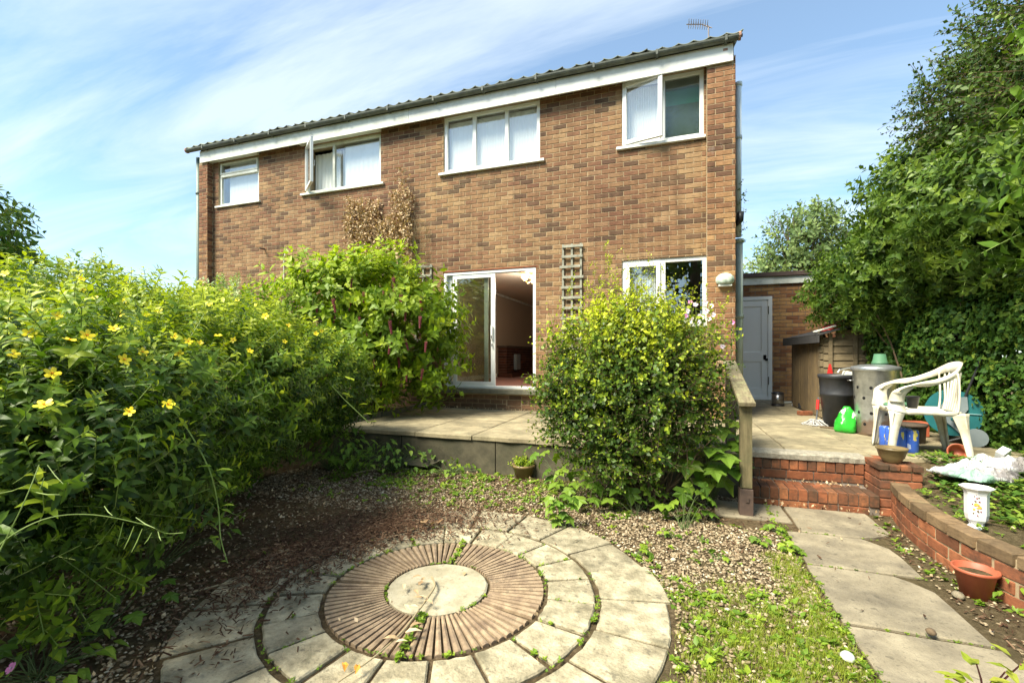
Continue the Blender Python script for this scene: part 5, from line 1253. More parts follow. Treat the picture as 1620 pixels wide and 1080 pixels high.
# on the chair seat
lathe_obj('nursery_pot', [(0, 0), (.035, 0), (.05, .10), (.053, .10), (.053, .112), (.046, .112), (.04, .06), (0, .06)], M['dark_pot'], (2.13, 5.22, TZ + .43), 'small black nursery pot on the chair seat', 'plant pot')
rumple('garden_cloth', 2.06, 5.36, TZ + .435, .17, .20, .06, M['greenpot'], 'crumpled green cloth and trowel on the chair seat', 'cloth', 8)

# hose reel
hrl = empty('hose_reel', (2.85, 6.12, TZ), 'teal hose reel on a grey wheeled frame with black handle behind the chair', 'hose reel', rz=R(-25)); hrl.scale = (.98, .98, 1.0)
def disc(m, c, r_, y0, y1, n=32):
    vs = [(c[0] + r_ * math.cos(2 * math.pi * i / n), y, c[2] + r_ * math.sin(2 * math.pi * i / n)) for y in (y0, y1) for i in range(n)]
    m.add(vs, [tuple(range(n - 1, -1, -1))[::-1], tuple(range(2 * n - 1, n - 1, -1))] + [(i, n + i, n + (i + 1) % n, (i + 1) % n) for i in range(n)])
for y in (-.16, .16):
    m = MB(); disc(m, (0, 0, .32), .235, y - .008, y + .008); m.build('flange', M['teal'], hrl)
    m = MB()
    for k_ in range(6):
        a = k_ * math.pi / 3; m.tube([(math.cos(a) * .07, y + (-.012 if y < 0 else .012), .32 + math.sin(a) * .07), (math.cos(a) * .21, y + (-.012 if y < 0 else .012), .32 + math.sin(a) * .21)], .008, 5)
    m.build('flange_rib', M['teal'], hrl)
m = MB(); disc(m, (0, 0, .32), .10, -.15, .15); m.build('drum', M['teal'], hrl)
m = MB()
for lay in range(4):
    for k_ in range(12):
        r_ = .12 + lay * .022; y = -.14 + k_ * .0245
        m.tube([(r_ * math.cos(a), y, .32 + r_ * math.sin(a)) for a in [i * math.pi / 9 for i in range(19)]], .011, 5, False)
m.build('hose_coil', M['hose'], hrl)
for sg in (-1, 1):
    m = MB(); y = sg * .185
    poly = [(a * .8, b * .85 + .03) for a, b in [(-.14, .40), (-.10, .46), (.05, .44), (.06, .54), (.13, .55), (.14, .40), (.09, .32), (.14, .22), (.16, .10), (.08, .08), (-.02, .19), (-.12, .27)]]
    vs = [(x, y - .01, z) for x, z in poly] + [(x, y + .01, z) for x, z in poly]; n = len(poly)
    m.add(vs, [tuple(range(n)), tuple(range(2 * n - 1, n - 1, -1))] + [(i, i + n, (i + 1) % n + n, (i + 1) % n) for i in range(n)]); m.build('side_bracket', M['greyplastic'], hrl)
    m = MB(); m.tube([(.09, y, .5), (.18, y, .80), (.20, y, .88)], .012, 8); m.build('frame_tube', M['blacktube'], hrl); m = MB(); m.tube([(.12, y, .10), (-.10, y, .0)], .012, 8); m.build('foot_tube', M['blacktube'], hrl)
    m = MB(); disc(m, (.17, 0, .09), .09, y + sg * .025 - .02, y + sg * .025 + .02, 20); m.build('wheel', M['greyplastic'], hrl)
m = MB(); m.tube([(.20, -.185, .88), (.205, 0, .89), (.20, .185, .88)], .013, 8); m.build('handle', M['blacktube'], hrl)
m = MB(); m.tube([(0, -.20, .32), (0, -.24, .32)], .02, 8); m.cbox(-.015, .02, -.25, -.235, .26, .42, .006); m.cbox(-.02, .02, -.29, -.245, .25, .29, .01); m.build('crank', M['teal'], hrl)

# blue pack under the chair, terracotta troughs, pots
def pack(loc, rz, label):
    m = MB()
    for i in range(2):
        for j in range(3):
            m.lathe([(0, 0), (.048, 0), (.055, .01), (.055, .20), (.048, .215), (0, .215)], 14, (i * .105 - .05, j * .105 - .1, 0))
    o = m.build('kitchen_roll_pack', M['pack_blue'], None, True, loc=loc, rot=(0, 0, rz)); tag(o, label, 'pack')
pack((2.10, 5.42, TZ), .1, 'blue plastic-wrapped pack of rolls under the chair')
m = MB(); m.cbox(-.14, .14, -.08, .08, 0, .14, .01); m.cbox(-.155, .155, -.095, .095, .141, .165, .006); o = m.build('plant_trough', M['terracotta'], None, loc=(2.60, 6.42, TZ), rot=(0, 0, .1)); tag(o, 'terracotta rectangular planter behind the chair legs', 'planter')
lathe_obj('plant_pot', [(0, 0), (.045, 0), (.065, .09), (.070, .09), (.070, .10), (.062, .10), (.05, .02), (0, .02)], M['terracotta'], (2.44, 5.2, TZ + .055), 'terracotta pot lying on its side below the chair', 'plant pot', rot=(R(82), 0, R(-20)))
m = MB(); m.lathe([(0, 0), (.11, 0), (.12, .17), (.13, .17), (.13, .20), (0, .2)], 20); o = m.build('brown_pot', M['darkwood'], None, True, loc=(2.42, 5.95, TZ)); tag(o, 'squat dark brown pot behind the chair seat', 'plant pot')
# bowl on pier
bw = empty('garden_bowl', (1.79, 4.74, .437), 'olive-brown glazed bowl of soil on the brick pier', 'bowl')
m = MB(); m.lathe([(0, 0), (.055, 0), (.06, .01), (.088, .05), (.105, .11), (.112, .115), (.112, .128), (.100, .128), (.096, .10), (0, .10)], 28); m.build('bowl', M['bowl'], bw, True)
m = MB(); m.lathe([(0, .106), (.095, .104)], 20); m.build('soil_fill', M['soil'], bw)
# crumpled printed bag
rumple('printed_plastic_sack', 2.34, 4.70, .372, .50, .34, .13, M['bag_print'], 'crumpled white and grey printed plastic sack on the raised bed', 'sack', 11, 22, (0, .05, .35))
rumple('printed_plastic_sack', 2.62, 4.95, .40, .42, .26, .13, M['bag_print'], 'folded end of printed sacking nearer the hose reel', 'sack', 13, 18, (0, -.05, -.3))
m = MB(); m.cbox(-.045, .045, -.03, .03, 0, .10, .006); o = m.build('carton', M['upvc'], None, loc=(2.72, 5.12, .46), rot=(.4, -.5, .5)); tag(o, 'small white carton lying by the hose reel wheel', 'carton')
# vase
vs_ = empty('porcelain_vase', (1.83, 3.68, .25), 'white octagonal porcelain vase with orange flower print on the raised bed', 'vase')
m = MB(); prof = [(0, 0), (.058, 0), (.056, .014), (.037, .026), (.034, .040), (.052, .068), (.057, .10), (.058, .225), (.063, .245), (.082, .264), (.085, .271), (.080, .273), (.056, .245), (.050, .2), (0, .19)]
m.lathe(prof, 8, mat=Matrix.Rotation(R(22.5), 4, 'Z')); m.build('body', M['porcelain'], vs_)
pd_ = MB(); ang = math.atan2(-3.64, -1.845)
for (a_, z_, s_, c_) in [(a * .8, z, q_ * .7, c) for a, z, q_, c in ((0, .17, .016, 0), (.35, .155, .013, 0), (-.25, .14, .011, 0), (.15, .13, .010, 1), (-.1, .19, .010, 1), (.3, .19, .009, 2), (.05, .21, .008, 2), (-.3, .115, .008, 1), (.1, .105, .007, 2), (.45, .13, .008, 2), (-.4, .17, .007, 2), (.0, .235, .006, 1), (.2, .17, .009, 0), (-.15, .165, .009, 0), (.25, .215, .006, 1), (-.2, .22, .006, 1), (.1, .15, .009, 0))]:
    pd_.cur = c_; a = ang + a_; r_ = .0565
    rr = r_ * math.cos(R(22.5)) / max(.92, math.cos(((a - 0 + R(22.5)) % R(45)) - R(22.5))) + .004
    px_, py_ = math.cos(a) * rr, math.sin(a) * rr; tx, ty = -math.sin(a), math.cos(a)
    pts = [(px_ + tx * s_ * math.cos(q) * rnd.uniform(.7, 1.1), py_ + ty * s_ * math.cos(q), z_ + s_ * math.sin(q) * rnd.uniform(.7, 1.1)) for q in [i * math.pi / 4 for i in range(8)]]
    pd_.add(pts, [tuple(range(8))])
pd_.build('flower_print', [M['orange'], M['twig'], M['raceme']], vs_)
# red pot by the path
rp = empty('terracotta_plant_pot', (1.62, 3.27, 0), 'large terracotta plastic pot on the soil at the foot of the curved wall', 'plant pot'); rp.scale = (.85, .85, .9)
m = MB(); m.lathe([(0, .01), (.068, 0), (.073, .0), (.104, .150), (.116, .155), (.121, .162), (.121, .172), (.116, .177), (.107, .173), (.098, .137), (0, .137)], 32); m.build('pot', M['terracotta'], rp, True)
m = MB(); m.lathe([(0, .142), (.098, .139)], 20); m.build('soil_fill', M['soil'], rp)
# pot with plant by the terrace wall
P_ = gp(826, 757); pp = empty('potted_plant', (P_[0], P_[1] + .05, .0), 'brown pot of yellow-green plant by the terrace wall', 'potted plant')
m = MB(); m.lathe([(0, .0), (.085, 0), (.118, .12), (.132, .125), (.132, .15), (.115, .15), (.1, .12), (0, .12)], 24); m.build('pot', M['bowl'], pp, True)

# ================================================================== VEGETATION
def shrub_mesh(name, blobs, n, tpls, mats, depth=.3, amp=.1, up=.6, out=.6, rndm=.5, sc=(.8, 1.2), shade0=.35, sv=.18, topy=0.0, zr=None, seed=0., zmin=.02, lf=2.5, keep=None, down=None):
    P, N = shell(blobs, n, depth, amp, seed, zmin, lf)
    if keep is not None: k_ = keep(P); P, N = P[k_], N[k_]
    D = N * out + np.array([0, 0, up]) + unitn(len(P)) * rndm
    s = npr.uniform(sc[0], sc[1], len(P))
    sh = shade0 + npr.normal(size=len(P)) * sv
    if topy and zr: sh = sh + topy * np.clip((P[:, 2] - zr[0]) / (zr[1] - zr[0]), 0, 1) ** 1.5  # paler upwards: new growth, plus shade of lower leaves put into their colour
    me = scatter_mesh(name, tpls, P, D, s, sh, mats)
    return me, P, N
def stems(parent, base, tips, r0, mat, name='stem', n=5, sag=.1):
    m = MB()
    for tp in tips:
        b = Vector(base) + Vector((rnd.uniform(-1, 1), rnd.uniform(-1, 1), 0)) * .15; tp = Vector(tp); pts = []
        for i in range(n):
            t_ = i / (n - 1); p = b.lerp(tp, t_); p += Vector((rnd.uniform(-1, 1), rnd.uniform(-1, 1), 0)) * .04 * math.sin(t_ * 3.14) * (tp - b).length; p.z += sag * math.sin(t_ * 3.14); pts.append(p)
        m.tube(pts, [r0 * (1 - .75 * i / (n - 1)) for i in range(n)], 5)
    return m.build(name, mat, parent)

# ---- hypericum (left foreground)
HYP = [(-3.0, 1.55, .92, .85, .80, .62), (-3.5, 2.5, 1.0, .80, .95, .76), (-4.0, 3.3, 1.05, .88, .85, .78), (-4.4, 2.2, 1.1, 1.1, 1.2, .84), (-3.80, 4.15, .98, .58, .5, .60), (-3.7, 1.0, 1.0, .9, .8, .76), (-5.0, 3.6, 1.15, .9, .9, .85), (-2.45, 1.0, .85, .50, .42, .50)]
tpl = [sprig('lance', 9, .19, .050, True, 12, young=.6, curve=.5) for _ in range(6)]
hyp = empty('hypericum_bush', (-3.6, 2.4, 0), 'huge dark green bush with yellow flowers filling the left foreground', 'bush')
off3 = np.array([-3.6, 2.4, 0.])
me, P, N = shrub_mesh('foliage', HYP, 10000, tpl, [M['hyp'], M['stem_green']], .32, .15, .42, .6, .5, (.45, 1.3), .26, .21, .55, (.7, 1.55), seed=1.)  # lower leaves also coloured darker to stand for shade inside the thick bush
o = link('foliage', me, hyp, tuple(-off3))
stems(hyp, (0, 0, 0), [(rnd.uniform(-1, .6), rnd.uniform(-1.3, 1.3), rnd.uniform(.6, 1.3)) for _ in range(45)], .014, M['twig'])
hypP, hypN = P, N
def flower_mesh(np_, pr_, w, mat, mat2, cup=.25):
    m = MB()
    for i in range(np_):
        a = 2 * math.pi * i / np_; c, s = math.cos(a), math.sin(a); pts = []
        for (r_, t_, z) in ((.08, 0, 0), (.45, -w, cup * .3), (.9, -w * .9, cup * .75), (1.05, 0, cup), (.9, w * .7, cup * .8), (.45, w * .8, cup * .35)):
            pts.append((pr_ * (r_ * c - t_ * s), pr_ * (r_ * s + t_ * c), pr_ * z))
        m.add(pts, [(0, 1, 2, 3), (0, 3, 4, 5)])
    m.cur = 1
    for i in range(10):
        a = i * .63; m.tube([(0, 0, 0), (math.cos(a) * pr_ * .22, math.sin(a) * pr_ * .16, pr_ * .28)], pr_ * .025, 4)
    return m.mesh('flower', [mat, mat2])
fm = flower_mesh(5, .025, .36, M['yellow_petal'], M['orange_anther'])
fpx = [(205, 651), (82, 591), (110, 538), (225, 557), (345, 531), (355, 545), (456, 515), (503, 489), (200, 449), (58, 476), (8, 433), (128, 441), (130, 458), (375, 475), (47, 527), (196, 569), (298, 540), (310, 424), (266, 640), (480, 497), (20, 560), (420, 500), (150, 470), (250, 490), (330, 480), (90, 500), (180, 520), (280, 455), (395, 555), (450, 540), (70, 640), (15, 500)]
fpx += [(rnd.uniform(5, 520), 0) for _ in range(12)]; fpx = [(a, b) if b else (a, rnd.uniform(435 + a * .10, 560)) for a, b in fpx]
px, py, zc = proj(hypP)
for (fx, fy) in fpx:
    d = np.hypot(px - fx, py - fy); ok = np.where(d < 18)[0]
    if len(ok) == 0: continue
    i = ok[np.argmin(zc[ok])]; zz = max(zc[i] - .20, .9); q = Vector(dp(fx, fy, zz))
    nrm = (Vector((0, 0, EYE)) - q).normalized() * .8 + Vector((rnd.uniform(-.5, .5), rnd.uniform(-.5, .5), rnd.uniform(.3, 1.0)))
    e = nrm.to_track_quat('Z', 'Y').to_euler(); o = link('flower', fm, hyp, q - Vector(off3), e); s_ = rnd.uniform(.75, 1.0); o.scale = (s_, s_, s_)
    m = MB()

# ---- trailing stems at left
br = empty('bramble_cane', dp(290, 668, 2.1), 'bright green bramble cane hanging in front of the dark bush', 'bramble')
b0 = Vector(br.location); pts = smoothpts([Vector(dp(x, y, z)) - b0 for x, y, z in ((262, 640, 2.3), (292, 672, 2.1), (330, 740, 2.05), (345, 800, 2.05), (349, 850, 2.0), (360, 890, 1.98))], 4)
m = MB(); m.tube(pts, [.0035 * (1 - .4 * i / len(pts)) for i in range(len(pts))], 6); m.build('cane', M['stem_green'], br)
lv, lt = L_tpl('ovate')
def leafobj(parent, loc, d, size, kind, mat, sh=.6, name='leaf', rng=rnd):
    v, t = L_tpl(kind); me = bpy.data.meshes.new('leaf'); 
    m = MB(); m.shade = sh; m.add([tuple(p * size) for p in v], [tuple(q) for q in t]); me = m.mesh('leaf', mat)
    e = Vector(d).to_track_quat('X', 'Z').to_euler(); return link(name, me, parent, loc, e)
for (x, y, dx, dz, s_) in ((296, 676, -.5, .3, .05), (310, 690, .8, .2, .05), (335, 738, -.9, .1, .075), (338, 745, .9, .2, .085), (345, 760, .8, -.5, .06), (350, 800, 1, .2, .06), (350, 805, 1, -.2, .05), (347, 850, -1, .1, .05), (349, 852, -.6, -.6, .04), (358, 888, -.4, .1, .03), (300, 672, .6, .5, .04)):
    p = Vector(dp(x, y, 2.03)) - b0; leafobj(br, p, (dx * cs, dx * sn, dz), s_, 'ovate', M['weed'], rnd.uniform(.5, .9))
sp_ = empty('seedpod_stem', dp(0, 880, 1.3), 'arching pale green stem with slender seed pods in front of the bush', 'plant stem')
b0 = Vector(sp_.location)
for pl_ in (((-20, 880, 1.25), (20, 845, 1.3), (80, 818, 1.35), (150, 814, 1.4), (230, 830, 1.45), (262, 843, 1.5), (290, 842, 1.52)), ((-20, 905, 1.2), (0, 870, 1.25), (40, 790, 1.3), (62, 735, 1.35))):
    pts = smoothpts([Vector(dp(*q)) - b0 for q in pl_], 5); m = MB(); m.tube(pts, [.0022 * (1 - .5 * i / len(pts)) for i in range(len(pts))], 5); m.build('stem', M['stem_green'], sp_)
for (x, y, x2, y2) in ((165, 800, 178, 815), (195, 825, 185, 862), (212, 832, 196, 868), (225, 836, 208, 873), (240, 842, 228, 860), (215, 818, 245, 835), (250, 840, 255, 855), (0, 780, 40, 768), (20, 765, 50, 742), (75, 735, 100, 765), (55, 778, 95, 782), (70, 755, 62, 775)):
    m = MB(); a, b = Vector(dp(x, y, 1.42)) - b0, Vector(dp(x2, y2, 1.40)) - b0; m.tube([a, a.lerp(b, .5) + Vector((0, 0, -.004)), b], [.0010, .0016, .0006], 4); m.build('seed_pod', M['stem_green'], sp_)
cn = empty('trailing_cane', dp(530, 625, 4.1), 'yellow-green leafy cane arching out of the bush towards the patio', 'plant stem')
b0 = Vector(cn.location); pts = [Vector(dp(x, y, 4.1)) - b0 for x, y in ((525, 610), (545, 632), (562, 648), (583, 668))]; m = MB(); m.tube(pts, .0045, 5); m.build('stem', M['stem_green'], cn)
for (x, y) in ((540, 622), (553, 600), (560, 602), (568, 640), (575, 655), (583, 668), (548, 640)):
    leafobj(cn, Vector(dp(x, y, 4.1)) - b0, (rnd.uniform(-1, 1), .2, rnd.uniform(-.3, .5)), .08, 'ovate', M['ley'], .9)

# ---- large shrub left of the patio
LEY = [(-4.2, 6.15, 1.85, .92, .7, .76), (-5.0, 5.7, 1.95, .75, .65, .70), (-3.75, 6.2, 1.5, .58, .6, .78), (-4.6, 5.6, 1.2, .7, .6, .75), (-4.4, 5.9, 2.32, .65, .5, .38)]
tpl = [sprig('ovate', 6, .42, .115, True, 18, young=.35, curve=.3, stemr=.003) for _ in range(5)]
ley = empty('tasselled_shrub', (-4.35, 6.0, TZ), 'bright green leafy shrub with hanging purple tassels left of the patio door', 'shrub')
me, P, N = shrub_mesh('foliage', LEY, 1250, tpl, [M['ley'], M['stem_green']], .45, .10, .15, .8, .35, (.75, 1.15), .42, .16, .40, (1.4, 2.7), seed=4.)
link('foliage', me, ley, (4.35, -6.0, -TZ))
stems(ley, (0, 0, 0), [(rnd.uniform(-.9, .9), rnd.uniform(-.5, .3), rnd.uniform(.8, 2.0)) for _ in range(30)], .014, M['twig'])
# arching top shoots
m = MB()
tipP = []
for (x, y) in ((445, 415), (470, 408), (600, 385), (560, 420), (520, 412), (640, 395)):
    q = Vector(dp(x, y, 7.0)); b = Vector((-4.5, 5.9, 2.3)); mid = b.lerp(q, .6) + Vector((0, 0, .12)); m.tube([b, mid, q], [.008, .006, .003], 5); tipP.append(q); tipP.append(mid.lerp(q, .5))
m.build('shoot', M['stem_green'], ley, loc=(4.35, -6.0, -TZ))
tp = np.array([list(q) for q in tipP for _ in range(3)]) + npr.normal(size=(len(tipP) * 3, 3)) * .05
me = scatter_mesh('shoot_leaves', [sprig('ovate', 3, .14, .11, True, 10) for _ in range(3)], tp, unitn(len(tp)) * .4 + np.array([0, 0, .6]), npr.uniform(.7, 1., len(tp)), np.full(len(tp), .85), [M['ley'], M['stem_green']])
link('foliage', me, ley, (4.35, -6.0, -TZ))
m = MB()
for i in range(14):
    z = -i * .011; r_ = .016 * (1 - i / 20)
    for k_ in range(3):
        a = i * 1.1 + k_ * 2.1; m.lathe([(0, .009), (.009, 0), (0, -.009)], 5, (math.cos(a) * r_, math.sin(a) * r_, z))
m.tube([(0, 0, .05), (0, 0, -.15)], .002, 4); rm = m.mesh('flower_tassel', M['raceme'])
px, py, zc = proj(P); cand = np.where((px > 490) & (px < 725) & (py > 420) & (py < 600))[0]; done = []
for i in sorted(cand, key=lambda i: zc[i]):
    if len(done) >= 34: break
    if all(math.hypot(px[i] - a, py[i] - b) > 24 for a, b in done):
        done.append((px[i], py[i])); q = Vector(P[i]) + Vector((0, 0, 0)) - (Vector(P[i]) - Vector((0, 0, EYE))).normalized() * .22
        o = link('flower_tassel', rm, ley, q - Vector((-4.35, 6.0, TZ)), (rnd.uniform(-.2, .2), rnd.uniform(-.2, .2), 0)); s_ = rnd.uniform(.8, 1.35); o.scale = (s_, s_, s_)

# ---- clipped shrub centre right
BER = [(-.50, 4.35, 1.32, .48, .38, .38), (-.20, 4.40, 1.32, .46, .38, .40), (-.80, 4.25, 1.06, .32, .30, .30), (-.28, 4.2, .95, .55, .38, .42), (.10, 4.42, 1.0, .30, .30, .38), (-.44, 4.4, 1.62, .24, .24, .20), (-.02, 4.45, 1.48, .20, .2, .18), (-.66, 4.15, .62, .30, .28, .30), (-.40, 4.1, .45, .30, .22, .26), (-.9, 4.1, .85, .16, .16, .2)]
tpl = [sprig('small', 10, .24, .035, False, 25, young=.55, curve=.45, stemr=.0014) for _ in range(4)] + [sprig('small', 7, .14, .032, True, 30, young=.4, curve=.3, stemr=.0012) for _ in range(2)]
ber = empty('rounded_shrub', (-.2, 4.4, 0), 'big rounded small-leaved shrub with yellow-green tips between patio and steps', 'shrub')
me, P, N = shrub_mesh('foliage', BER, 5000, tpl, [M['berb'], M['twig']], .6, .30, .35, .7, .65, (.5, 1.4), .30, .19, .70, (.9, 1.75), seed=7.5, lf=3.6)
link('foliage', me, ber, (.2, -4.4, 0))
stems(ber, (0, 0, 0), [(rnd.uniform(-.75, .6), rnd.uniform(-.3, .3), rnd.uniform(.5, 1.6)) for _ in range(70)], .012, M['twig'], sag=0)
wis = []
for (x, y) in ((955, 398), (1035, 420), (1000, 425), (930, 425), (1085, 460), (895, 470), (1120, 470), (875, 500), (960, 430), (1060, 455), (1150, 480), (940, 440), (985, 435), (1015, 440), (1050, 435), (910, 455), (1130, 500), (1075, 475)):
    q = Vector(dp(x, y, 4.45)); b = Vector((-.2 + rnd.uniform(-.2, .2), 4.4, 1.5)) if x < 1080 else Vector((.3, 4.55, 1.2)); wis += [b.lerp(q, t_) for t_ in (.4, .5, .58, .66, .74, .82, .9, 1.0)]
wis = np.array([list(q) for q in wis]); wis += npr.normal(size=wis.shape) * .015
me = scatter_mesh('shoots', tpl, wis, np.tile([0, 0, 1.], (len(wis), 1)) + unitn(len(wis)) * .35, npr.uniform(.55, .9, len(wis)), np.full(len(wis), .85), [M['berb'], M['twig']]); link('foliage', me, ber, (.2, -4.4, 0))

# ---- big-leaved plants at its foot
def bigplant(name, base, n, rad, h, ls, label, kind='maple', mat='mallow', seed=1, pxs=None, cat='plant'):
    r = random.Random(seed); e = empty(name, base, label, cat); m = MB(); B = Vector(base)
    items = pxs if pxs else [None] * n
    for it in items:
        if it is not None: q = Vector(dp(*it)) - B; s_ = ls * r.uniform(.8, 1.15)
        else:
            a = r.uniform(0, 6.28); rr = rad * math.sqrt(r.random()); hh = h * r.uniform(.35, 1.0) * (1 - .4 * rr / rad); q = Vector((math.cos(a) * rr, math.sin(a) * rr, hh)); s_ = ls * r.uniform(.6, 1.15)
        mid = q * .55 + Vector((0, 0, q.z * .25)); m.tube([(r.uniform(-.03, .03), r.uniform(-.03, .03), 0), mid, q], [.003, .002, .0012], 4)
        out = Vector((q.x, q.y, 0)); out = out.normalized() if out.length > .01 else Vector((1, 0, 0))
        toc = (Vector((0, 0, EYE)) - B - q).normalized()
        out = (out + toc * .7 + Vector((r.uniform(-.5, .5), r.uniform(-.5, .5), 0)) + Vector((0, 0, r.uniform(-1.3, -.35)))).normalized()
        leafobj(e, q - out * s_ * .3, out, s_, kind, M[mat], r.uniform(.25, .95))
    m.build('stalk', M['stem_dark'], e); return e
bigplant('mallow_plant', gp(1125, 800), 0, 0, 0, .215, 'large-leaved green plant beside the handrail post', pxs=[(x, y, z) for x, y, z in ((1120, 690, 4.0), (1150, 705, 4.0), (1165, 690, 4.05), (1100, 715, 4.0), (1135, 735, 3.95), (1158, 742, 3.9), (1170, 725, 3.95), (1110, 740, 4.0), (1085, 700, 4.1), (1145, 760, 3.95), (1172, 748, 3.9), (1120, 762, 4.0), (1140, 680, 4.0), (1095, 760, 3.9), (1160, 668, 4.0), (1125, 710, 3.85), (1148, 722, 3.8), (1105, 690, 3.9), (1130, 745, 3.8), (1168, 705, 3.95), (1090, 735, 3.9), (1175, 735, 3.9))], seed=3)
bigplant('mallow_plant', gp(1080, 838), 0, 0, 0, .145, 'low lobed-leaf plant on the gravel below the rounded shrub', pxs=[(x, y, 3.7) for x, y in ((1065, 795), (1080, 780), (1095, 800), (1110, 780), (1085, 810), (1105, 795), (1060, 805), (1120, 810), (1075, 818), (1100, 818), (1090, 770), (1050, 800), (1125, 790), (1115, 770))], seed=4)
bigplant('mallow_plant', gp(1005, 815), 0, 0, 0, .155, 'lobed leaves hanging under the middle of the rounded shrub', pxs=[(x, y, 3.9) for x, y in ((1012, 790), (1000, 780), (965, 790), (1022, 775), (975, 775), (1045, 780), (985, 760), (1035, 790))], seed=5)
bigplant('mallow_plant', gp(890, 835), 0, 0, 0, .10, 'bright lobed-leaf seedling clump at the edge of the stone circle', pxs=[(x, y, 3.55) for x, y in ((880, 795), (895, 785), (870, 805), (905, 800), (890, 812), (880, 825), (900, 820), (910, 790), (868, 790), (888, 800), (875, 815))], seed=6)
bigplant('mallow_plant', gp(905, 800), 0, 0, 0, .14, 'large-leaved plant spilling over the terrace wall left of the rounded shrub', pxs=[(x, y, z) for x, y, z in ((835, 708, 4.5), (862, 715, 4.4), (880, 722, 4.3), (895, 735, 4.2), (865, 745, 4.2), (905, 750, 4.1), (880, 765, 4.1), (920, 730, 4.2), (900, 775, 4.0), (930, 765, 4.0), (855, 730, 4.3), (915, 790, 3.9), (940, 790, 3.9), (888, 745, 4.1), (925, 750, 4.1), (910, 765, 4.0), (945, 745, 4.1), (945, 770, 4.0), (870, 755, 4.2), (845, 720, 4.4))], seed=7)
bigplant('mallow_plant', gp(560, 745), 60, .55, .55, .11, 'shaded leafy clump against the left end of the terrace wall', seed=8, kind='ovate')
bigplant('mallow_plant', gp(690, 738), 26, .3, .34, .09, 'small green plant growing at the foot of the concrete terrace wall', seed=9, kind='ivy')
bigplant('mallow_plant', gp(150, 1010), 30, .3, .4, .085, 'dark lobed leaves under the overhang of the yellow-flowered bush', seed=10)
bigplant('mallow_plant', (-3.0, 1.9, 0), 50, .5, .6, .09, 'shaded ovate-leaved seedlings beneath the big left bush', seed=12, kind='ovate')
bigplant('ivy_seedling', gp(1600, 950), 26, .16, .20, .05, 'small ivy-leaved plant right of the terracotta pot', seed=13, kind='ovate', mat='weed')
bigplant('leafy_seedling', (-3.75, 4.35, 0), 90, .45, .62, .10, 'dark leafy tangle where the big left bush meets the terrace wall', seed=14, kind='ovate')
bigplant('leafy_seedling', (-3.05, 4.55, 0), 80, .40, .42, .085, 'low leafy tangle hiding the left part of the terrace wall', seed=15, kind='ovate')
bigplant('leafy_seedling', (-2.35, 4.62, 0), 46, .34, .20, .06, 'ankle-high green seedlings below the middle of the terrace wall', seed=16, kind='ivy', mat='weed')
# fern
fe = empty('fern', gp(545, 758), 'small green fern beside the big left bush', 'fern'); 
for k_ in range(7):
    a = R(-150 + k_ * 38); m = MB(); m.shade = .5; L_ = .34; c, s = math.cos(a), math.sin(a)
    for i in range(16):
        t_ = (i + 1) / 16; x = L_ * t_; z = .28 * math.sin(t_ * 2.2); w = .075 * math.sin(max(.1, (1 - t_) * 2.4))
        for sg in (-1, 1):
            p0 = Vector((c * x, s * x, z)); d = Vector((-s * sg, c * sg, -.15)); f_ = Vector((c, s, .1)) * .012
            m.add([p0 - f_ * .6, p0 + d * w * .6 - f_ * .2, p0 + d * w + f_, p0 + d * w * .5 + f_], [(0, 1, 2, 3)])
    m.tube([(c * L_ * t_, s * L_ * t_, .28 * math.sin(t_ * 2.2)) for t_ in (0, .25, .5, .75, 1)], .003, 4); m.build('frond', M['weed'], fe)
# potted plant foliage
me = scatter_mesh('foliage', [sprig('small', 8, .12, .03, False, 25) for _ in range(3)], np.array([[0, 0, .12]]) + npr.normal(size=(60, 3)) * np.array([.05, .05, .01]), unitn(60) * .6 + np.array([0, 0, .8]), npr.uniform(.8, 1.2, 60), npr.uniform(.6, 1, 60), [M['ley'], M['stem_green']]); link('foliage', me, pp)
# tall flower by the kitchen window
tf = empty('tall_pink_flower', (.42, 4.85, .1), 'tall slender plant with pale pink flowers between shrub and handrail', 'flowering plant')
b0 = Vector(tf.location); pfm = flower_mesh(5, .026, .5, M['pale_petal'], M['pink_petal'], .3); pf2 = flower_mesh(5, .022, .5, M['pink_petal'], M['raceme'], .3)
m = MB(); fl_ = [(1088, 492, 0), (1100, 482, 0), (1107, 500, 0), (1118, 492, 0), (1125, 484, 0), (1092, 478, 1), (1102, 508, 0), (1112, 512, 0), (1122, 505, 0), (1085, 500, 1), (1159, 510, 1), (1143, 548, 0), (1116, 478, 0), (1095, 505, 0), (1128, 498, 0)]
for (x, y, k_) in fl_:
    q = Vector(dp(x, y, 4.6)) - b0; base = Vector((rnd.uniform(-.15, .15), rnd.uniform(-.1, .1), 0)); m.tube([base, base.lerp(q, .5) + Vector((rnd.uniform(-.03, .03), 0, 0)), q], [.004, .003, .002], 4)
    link('flower', pf2 if k_ else pfm, tf, q, ((Vector((0, -1, .3)) + Vector((rnd.uniform(-.4, .4), 0, rnd.uniform(-.3, .4)))).to_track_quat('Z', 'Y')).to_euler())
m.build('stem', M['stem_green'], tf)
pts = np.array([[rnd.uniform(-.2, .2), rnd.uniform(-.12, .12), rnd.uniform(.2, 1.55)] for _ in range(170)])
me = scatter_mesh('foliage', [sprig('small', 5, .10, .034, False, 20) for _ in range(3)], pts, unitn(170) + np.array([0, 0, .3]), npr.uniform(.8, 1.2, 170), npr.uniform(.2, .6, 170), [M['berb'], M['stem_green']]); link('foliage', me, tf)

